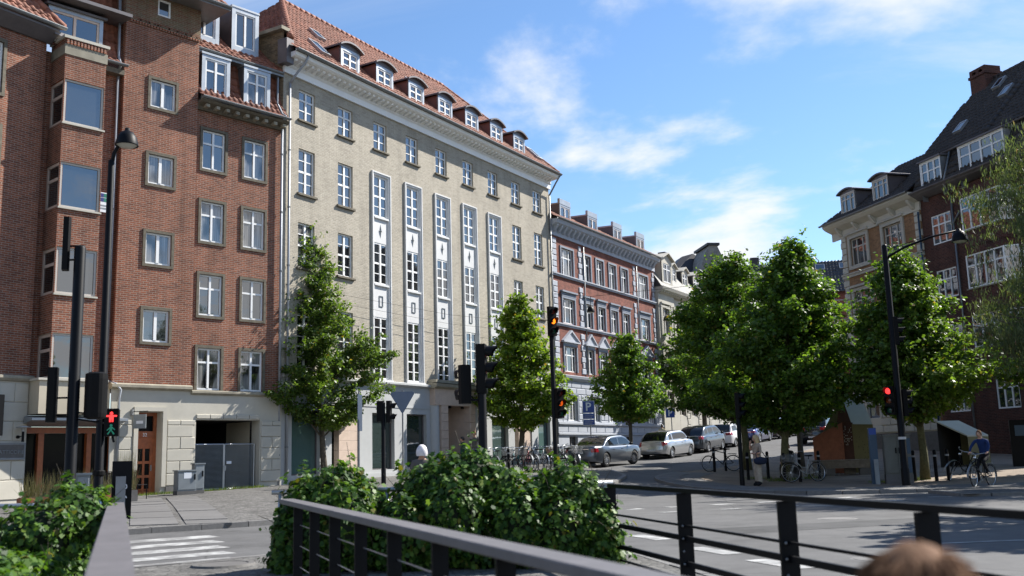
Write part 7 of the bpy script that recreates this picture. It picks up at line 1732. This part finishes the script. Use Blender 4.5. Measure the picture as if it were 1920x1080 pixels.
lab = ['black bicycle at the left end of the rack', 'second bicycle from the left in the rack, dark with steel mudguards', 'green bicycle third from left in the rack', 'black bicycle fourth from left in the rack', 'pale framed bicycle in the left half of the rack', 'teal bicycle in the middle of the rack', 'red framed bicycle in the middle of the rack', 'black bicycle just right of the red one in the rack', 'white framed bicycle in the right half of the rack', 'black bicycle with wicker basket in the right half of the rack', 'green bicycle right of the wicker basket bicycle', 'black bicycle second from the right end of the rack', 'black bicycle with wire basket at the right end of the rack']
fms = ['black', 'iron', 'f_green', 'black', 'f_pale', 'f_teal', 'f_red', 'black', 'f_white', 'black', 'f_green', 'black', 'black']; bas = [None, None, None, 'iron', None, 'iron', None, None, None, 'wicker', None, None, 'iron']
for k in range(13):
    f = k / 12; x = -1.75 + 4.0 * f; y = 43.75 + .55 * f
    bicycle(lab[k], x, y, R(-62 + random.uniform(-7, 7)), fms[k], k % 3 != 1, bas[k], random.choice(('black', 'steel', 'iron')), random.uniform(-9, 9), 'bicycles in the rack', turn=random.uniform(-20, 20))
rk = at('bicycle_rack', 'low black bicycle rack rail before the row of bicycles', 'rack', -1.6, 42.95, R(8))
MB().tube([(0, 0, .55), (4.1, 0, .55)], .022, 8).build('rail', K['black'], rk)
for k in range(5): MB().tube([(k * 1.02 + .01, 0, -.1), (k * 1.02 + .01, 0, .55)], .022, 8).build('post', K['black'], rk)
bo_ = copy_tree(bol); bo_.location = (-.35, 42.5, gz(-.35, 42.5) + .1); bo_['label'] = 'black bollard before the left half of the bicycle rack'
bicycle('dark bicycle by the house corner left of the grey sedan', 2.25, 48.4, R(70), 'black', True, 'iron', lean=-5)
bicycle('black bicycle with dropped front leaning on bollards left of the woman', 8.75, 42.95, R(186), 'black', False, None, 'black', 5, turn=12)
bicycle('pale step through bicycle leaning beside the big tree trunk', 10.35, 36.25, R(196), 'f_pale', True, 'iron', 'steel', 7, turn=-25)
bicycle('bicycle tipped up on the bollard with its bright front wheel towards the cyclist', 14.75, 33.6, R(205), 'black', True, None, 'steel', -22, turn=35)
# ------------------------------------------------------------------ people: one skinned body each, local +x is the way they face
def body(parent, J, rad, edges, zones, name='body', head=None, hands=(), face=(1, 0, 0), sub=1):
    """J joints, edges between them, zones: list of (edge set, material); face = look direction"""
    keys = list(J); me = bpy.data.meshes.new(name)
    me.from_pydata([J[k] for k in keys], [(keys.index(a), keys.index(b)) for a, b in edges], [])
    o = bpy.data.objects.new(name + '_src', me); col.objects.link(o)
    sk = o.modifiers.new('skin', 'SKIN'); sk.use_smooth_shade = True
    sd = o.modifiers.new('sub', 'SUBSURF'); sd.levels = sub; sd.render_levels = sub
    me.update()
    if not me.skin_vertices: 
        bpy.context.view_layer.objects.active = o
    lay = me.skin_vertices[0].data
    for i, k in enumerate(keys):
        r = rad[k]; lay[i].radius = (r, r) if not isinstance(r, tuple) else r; lay[i].use_root = (k == 'pelvis')
    dg = bpy.context.evaluated_depsgraph_get(); ev = bpy.data.meshes.new_from_object(o.evaluated_get(dg))
    bpy.data.objects.remove(o)
    mats = []; mb = MB()
    vs = [tuple(v.co) for v in ev.vertices]; seg = [(np.array(J[a]), np.array(J[b]), z) for (a, b), z in zones.items()]
    for z in zones.values():
        if z not in mats: mats.append(z)
    for p in ev.polygons:
        c = np.array(p.center); best = None
        for a, b, z in seg:
            t = np.clip(((c - a) @ (b - a)) / max(1e-9, (b - a) @ (b - a)), 0, 1); dd = np.linalg.norm(c - a - t * (b - a)) / (1)
            if best is None or dd < best[0]: best = (dd, z)
        mb.f.append(tuple(p.vertices)); mb.m.append(mats.index(best[1]))
    mb.v = vs
    if 'skin' not in mats: mats.append('skin')
    si = mats.index('skin')
    if head:
        c = Vector(head); fx = Vector(face).normalized(); ang = math.atan2(fx.y, fx.x); rot = Matrix.Rotation(ang, 3, 'Z')
        b0 = len(mb.v); mb.ellipsoid(c, (.093, .074, .118), 14, 12, si, rot)
        for i in range(b0, len(mb.v)):                      # jaw narrower, brow and nose forward
            p = rot.inverted() @ (Vector(mb.v[i]) - c)
            if p.z < -.02: p.y *= 1 + p.z * 2.2; p.x = p.x * (1 + p.z * .8) + .006
            if p.x > .05 and abs(p.y) < .03 and -.05 < p.z < .02: p.x += .018
            if p.x > .05 and abs(abs(p.y) - .032) < .016 and 0 < p.z < .03: p.x -= .008
            mb.v[i] = tuple(c + rot @ p)
        for sy in (-1, 1): mb.ellipsoid(c + rot @ Vector((-.005, sy * .075, -.005)), (.022, .010, .032), 8, 6, si, rot)
        mats += ['hair_dark']; ei = len(mats) - 1
        for sy in (-1, 1): mb.ellipsoid(c + rot @ Vector((.083, sy * .032, .014)), (.008, .013, .006), 8, 5, ei, rot)
        mb.ellipsoid(c + rot @ Vector((.083, 0, -.058)), (.006, .022, .005), 8, 5, mats.index('hair_dark'), rot)
    for w, d, up_ in hands:                                  # wrist end, pointing direction, palm normal: palm is in the skin, fingers follow
        w, d, u = Vector(w), Vector(d).normalized(), Vector(up_); u = (u - d * u.dot(d)).normalized(); sdv = d.cross(u)
        for k, ln in enumerate((.072, .082, .078, .062)):
            r0 = w + d * .055 + sdv * (-.028 + k * .0185); mb.tube([r0, r0 + d * ln * .5 - u * .012, r0 + d * ln * .85 - u * .035], [.0095, .009, .007], 6, si)
        r0 = w + d * .015 + sdv * -.03; mb.tube([r0, r0 + d * .03 - sdv * .028, r0 + d * .06 - sdv * .03 - u * .012], [.011, .010, .008], 6, si)
    return mb.build(name, [K[q] for q in mats], parent, smooth=True)
EDG = [('pelvis', 'waist'), ('waist', 'chest'), ('chest', 'neck'), ('neck', 'skull'), ('chest', 'shL'), ('shL', 'elL'), ('elL', 'wrL'), ('wrL', 'haL'), ('chest', 'shR'), ('shR', 'elR'), ('elR', 'wrR'), ('wrR', 'haR'), ('pelvis', 'hipL'), ('hipL', 'knL'), ('knL', 'anL'), ('anL', 'toL'), ('pelvis', 'hipR'), ('hipR', 'knR'), ('knR', 'anR'), ('anR', 'toR')]
def stand(H=1.72):
    s = H / 1.75
    J = dict(pelvis=(0, 0, .93), waist=(0, 0, 1.10), chest=(0, 0, 1.32), neck=(.01, 0, 1.47), skull=(.02, 0, 1.58), shL=(0, .19, 1.40), elL=(-.02, .25, 1.12), wrL=(.05, .26, .88), haL=(.07, .25, .82), shR=(0, -.19, 1.40), elR=(-.02, -.25, 1.12), wrR=(.05, -.26, .88), haR=(.07, -.25, .82), hipL=(0, .095, .88), knL=(.02, .10, .50), anL=(-.01, .10, .09), toL=(.15, .12, .04), hipR=(0, -.095, .88), knR=(.02, -.10, .50), anR=(-.01, -.10, .09), toR=(.15, -.12, .04))
    return {k: tuple(c * s for c in v) for k, v in J.items()}
RAD = dict(pelvis=(.15, .115), waist=(.135, .10), chest=(.155, .11), neck=.055, skull=.06, shL=.062, elL=.045, wrL=.03, haL=.035, shR=.062, elR=.045, wrR=.03, haR=.035, hipL=.09, knL=.062, anL=.042, toL=.038, hipR=.09, knR=.062, anR=.042, toR=.038)
def zones(top, leg, shoe='c_black', sleeve=None, fore='skin'):
    sl = sleeve or top; z = {}
    for a, b in EDG:
        e = (a, b)
        if a in ('pelvis', 'waist') and b in ('waist', 'chest'): z[e] = top if a == 'waist' else top
        elif e in (('chest', 'neck'),): z[e] = top
        elif e == ('neck', 'skull'): z[e] = 'skin'
        elif b in ('shL', 'shR', 'elL', 'elR'): z[e] = sl
        elif b in ('wrL', 'wrR'): z[e] = fore
        elif b in ('haL', 'haR'): z[e] = 'skin'
        elif b in ('toL', 'toR'): z[e] = shoe
        else: z[e] = leg
    return z
def hair(parent, c, face, m, long=0., name='hair', top=1.0, vol=1.0):
    c = Vector(c); fx = Vector(face).normalized(); rot = Matrix.Rotation(math.atan2(fx.y, fx.x), 3, 'Z'); mb = MB(); n, k = 18, 10
    for i in range(k + 1):
        th = math.pi * .62 * i / k
        for j in range(n):
            a = 2 * math.pi * j / n; fr = math.cos(a); lim = math.pi * (.62 if fr < .3 else .62 - .30 * (fr - .3) / .7); t2 = lim * i / k
            r = 1.10 + .02 * math.sin(5 * a + i); p = Vector((.097 * r * vol * math.sin(t2) * math.cos(a) - .008, .080 * r * vol * math.sin(t2) * math.sin(a), .124 * r * math.cos(t2) * top))
            if long and i == k and fr < .45: p.z -= long * (1 - .2 * abs(fr)); p.x -= .02
            elif long and i == k - 1 and fr < .45: p.z -= long * .45; p.x -= .02
            q = c + rot @ p; mb.v.append(tuple(q))
    for i in range(k):
        for j in range(n): mb.f.append((i * n + j, (i + 1) * n + j, (i + 1) * n + (j + 1) % n, i * n + (j + 1) % n)); mb.m.append(0)
    return mb.build(name, K[m], parent, smooth=True)
# woman on the phone, looking back over the street, bag on her arm
x, y = 8.22, 34.6; w = at('person', 'person in beige wide trousers holding a phone to the ear under the trees', 'person', x, y, R(200), .1)
J = stand(1.72); J.update(elR=(.06, -.30, 1.20), wrR=(.14, -.17, 1.44), haR=(.12, -.13, 1.50), elL=(.02, .26, 1.10), wrL=(.22, .12, 1.10), haL=(.27, .06, 1.11), knL=(.03, .085, .49), anL=(.0, .08, .1), knR=(.0, -.085, .49), anR=(-.04, -.08, .1))
rd = dict(RAD); rd.update(hipL=.11, hipR=.11, knL=.105, knR=.105, anL=.115, anR=.115, toL=.03, toR=.03, pelvis=(.165, .13), chest=(.16, .125))
z = zones('c_beige', 'c_beige2', 'c_black', 'c_beige', 'skin'); hd = (.03, 0, 1.60)
body(w, J, rd, EDG, z, head=hd, hands=[(J['wrR'], (-.2, .3, 1), (1, 0, 0)), (J['wrL'], (.6, -.6, .1), (0, 0, 1))], face=(1, -.35, 0))
hair(w, hd, (1, -.35, 0), 'hair_blond', .17, vol=1.1); boxo('phone', K['black'], w, .10, .12, -.12, -.10, 1.50, 1.64)
bg = thing('handbag', 'large soft navy handbag on the arm of the person on the phone', 'bag', (x, y, gz(x, y) + .1), R(200)); b = MB(); b.ellipsoid((.06, .27, .86), (.27, .10, .18), 14, 10)
for i, v in enumerate(b.v):
    if v[2] > .92: b.v[i] = (v[0] * .85, v[1], .92 + (v[2] - .92) * .5)
    elif v[2] < .76: b.v[i] = (v[0], v[1], .76 + (v[2] - .76) * .5)
b.build('body', K['c_navy'], bg, smooth=True); MB().tube([(-.14, .33, .94), (-.06, .24, 1.14), (.08, .2, 1.17), (.2, .24, 1.10), (.24, .33, .94)], .014, 6).build('strap', K['c_navy'], bg, smooth=True)
# cyclist
x, y = 13.75, 29.95; yaw = R(218)
cb = bicycle('black city bicycle ridden by the person in the blue jersey', x, y, yaw, 'black', False, None, 'iron', 0, dz=.07, turn=10)
cb.scale = (.92, .92, .92)
c = at('person', 'person in blue jersey and dark trousers riding a black bicycle at right', 'person', x, y, yaw, .07); c.scale = (.92, .92, .92)
J = dict(pelvis=(-.22, 0, 1.02), waist=(-.17, 0, 1.18), chest=(-.08, 0, 1.40), neck=(-.02, 0, 1.54), skull=(.01, 0, 1.64), shL=(-.07, .19, 1.47), elL=(.06, .30, 1.26), wrL=(.16, .29, 1.10), haL=(.20, .28, 1.07), shR=(-.07, -.19, 1.47), elR=(.06, -.30, 1.26), wrR=(.16, -.29, 1.10), haR=(.20, -.28, 1.07), hipL=(-.18, .10, .96), knL=(.18, .13, .78), anL=(-.07, .12, .48), toL=(.06, .13, .44), hipR=(-.18, -.10, .96), knR=(.14, -.12, .60), anR=(.06, -.12, .23), toR=(.19, -.13, .18))
hd = (.03, 0, 1.67); body(c, J, RAD, EDG, zones('c_blue', 'c_black', 'c_black', 'c_blue', 'c_blue'), head=hd, hands=[(J['wrL'], (1, -.1, -.3), (0, 0, 1)), (J['wrR'], (1, .1, -.3), (0, 0, 1))], face=(1, .1, 0)); hair(c, hd, (1, .1, 0), 'hair_brown')
# two people by the portal
for x, y, yaw, H, top, hm, lab in ((-2.5, 46.9, 200, 1.62, 'c_green', 'hair_dark', 'person in dark green jacket before the portal, left of the pair'), (-1.95, 47.0, 250, 1.86, 'c_grey', 'hair_brown', 'tall person in grey jacket before the portal, right of the pair')):
    p = at('person', lab, 'person', x, y, R(yaw)); J = stand(H); hz = H - .125; body(p, J, RAD, EDG, zones(top, 'c_navy', 'c_black', top, top), head=(.02, 0, hz), hands=[(J['wrL'], (.2, 0, -1), (0, -1, 0)), (J['wrR'], (.2, 0, -1), (0, 1, 0))]); hair(p, (.02, 0, hz), (1, 0, 0), hm)
x, y = 9.2, 63.4; p = at('person', 'person in cream top with dark hair walking behind the parked hatchbacks', 'person', x, y, R(80)); J = stand(1.7); J.update(knL=(.14, .1, .5), anL=(.12, .1, .1), toL=(.28, .11, .06), knR=(-.04, -.1, .5), anR=(-.26, -.1, .14), toR=(-.12, -.11, .06))
body(p, J, RAD, EDG, zones('c_cream', 'c_navy'), head=(.02, 0, 1.575), hands=[(J['wrL'], (.2, 0, -1), (0, -1, 0)), (J['wrR'], (.2, 0, -1), (0, 1, 0))]); hair(p, (.02, 0, 1.575), (1, 0, 0), 'hair_dark')
x, y = -1.78, 18.95; p = at('person', 'white haired person whose head shows above the ivy hedge', 'person', x, y, R(100)); J = stand(1.50); body(p, J, RAD, EDG, zones('c_grey', 'c_navy', 'c_black', 'c_grey', 'c_grey'), head=(.02, 0, 1.38), hands=[(J['wrL'], (.2, 0, -1), (0, -1, 0)), (J['wrR'], (.2, 0, -1), (0, 1, 0))]); hair(p, (.02, 0, 1.38), (1, 0, 0), 'hair_white', vol=1.25, top=1.15)
# seated person behind the trunk, on a low block
sb = at('stone_block', 'low grey stone block behind the big tree trunk used as a seat', 'block', 10.35, 38.6, R(190)); ubox('block', K['kerb'], sb, -.3, .3, -.25, .25, -.1, .42, .02)
p = at('person', 'seated person with ginger hair and black coat behind the big tree trunk', 'person', 10.35, 38.6, R(230))
J = stand(1.72); up = -.38
J = {k: (v[0], v[1], v[2] + up) if k not in ('knL', 'knR', 'anL', 'anR', 'toL', 'toR') else v for k, v in J.items()}
J.update(hipL=(.02, .1, .50), hipR=(.02, -.1, .50), knL=(.42, .12, .50), knR=(.42, -.12, .50), anL=(.40, .12, .10), anR=(.40, -.12, .10), toL=(.55, .13, .05), toR=(.55, -.13, .05), elL=(.05, .27, .76), wrL=(.28, .17, .60), haL=(.33, .14, .58), elR=(.05, -.27, .76), wrR=(.28, -.17, .60), haR=(.33, -.14, .58))
body(p, J, RAD, EDG, zones('c_black', 'c_black', 'c_black', 'c_black', 'c_black'), head=(.03, 0, 1.21), hands=[(J['wrL'], (1, -.3, -.2), (0, 0, 1)), (J['wrR'], (1, .3, -.2), (0, 0, 1))]); hair(p, (.03, 0, 1.21), (1, 0, 0), 'hair_ginger', .05)
# child in the foreground, seen from behind
x, y = .652, 1.70; p = thing('person', 'out of focus head with brown hair at the bottom right, seen from behind', 'person', (x, y, .06), R(75))
J = stand(1.09); rd = {k: (tuple(q * .75 for q in v) if isinstance(v, tuple) else v * .75) for k, v in RAD.items()}
hd = (.0, 0, .999); body(p, J, rd, EDG, zones('c_navy', 'c_grey', 'c_black', 'c_navy', 'skin'), head=hd, hands=[(J['wrL'], (.2, 0, -1), (0, -1, 0)), (J['wrR'], (.2, 0, -1), (0, 1, 0))])
hair(p, hd, (1, 0, 0), 'hair_brown', .03)
tf = MB()
for i in range(2600):
    th = math.acos(1 - random.random() * 1.25); a = random.uniform(0, 2 * math.pi)
    if (th > 1.15 and abs(a) < .9) or th < .45: continue
    n_ = Vector((math.sin(th) * math.cos(a), math.sin(th) * math.sin(a), math.cos(th))); q = Vector((hd[0] - .008 + n_.x * .105, hd[1] + n_.y * .086, hd[2] + n_.z * .132)); fl = Vector((-.25, .12, -1.0)); tdir = (fl - n_ * fl.dot(n_) * .9 + n_ * .08 + Vector((random.gauss(0, .10), random.gauss(0, .10), random.gauss(0, .08)))).normalized()
    tf.tube([q, q + tdir * .022 + n_ * .003, q + tdir * .05], [.0028, .0026, .0008], 3, cap=False)
tf.build('hair', K['hair_brown'], p, smooth=True)
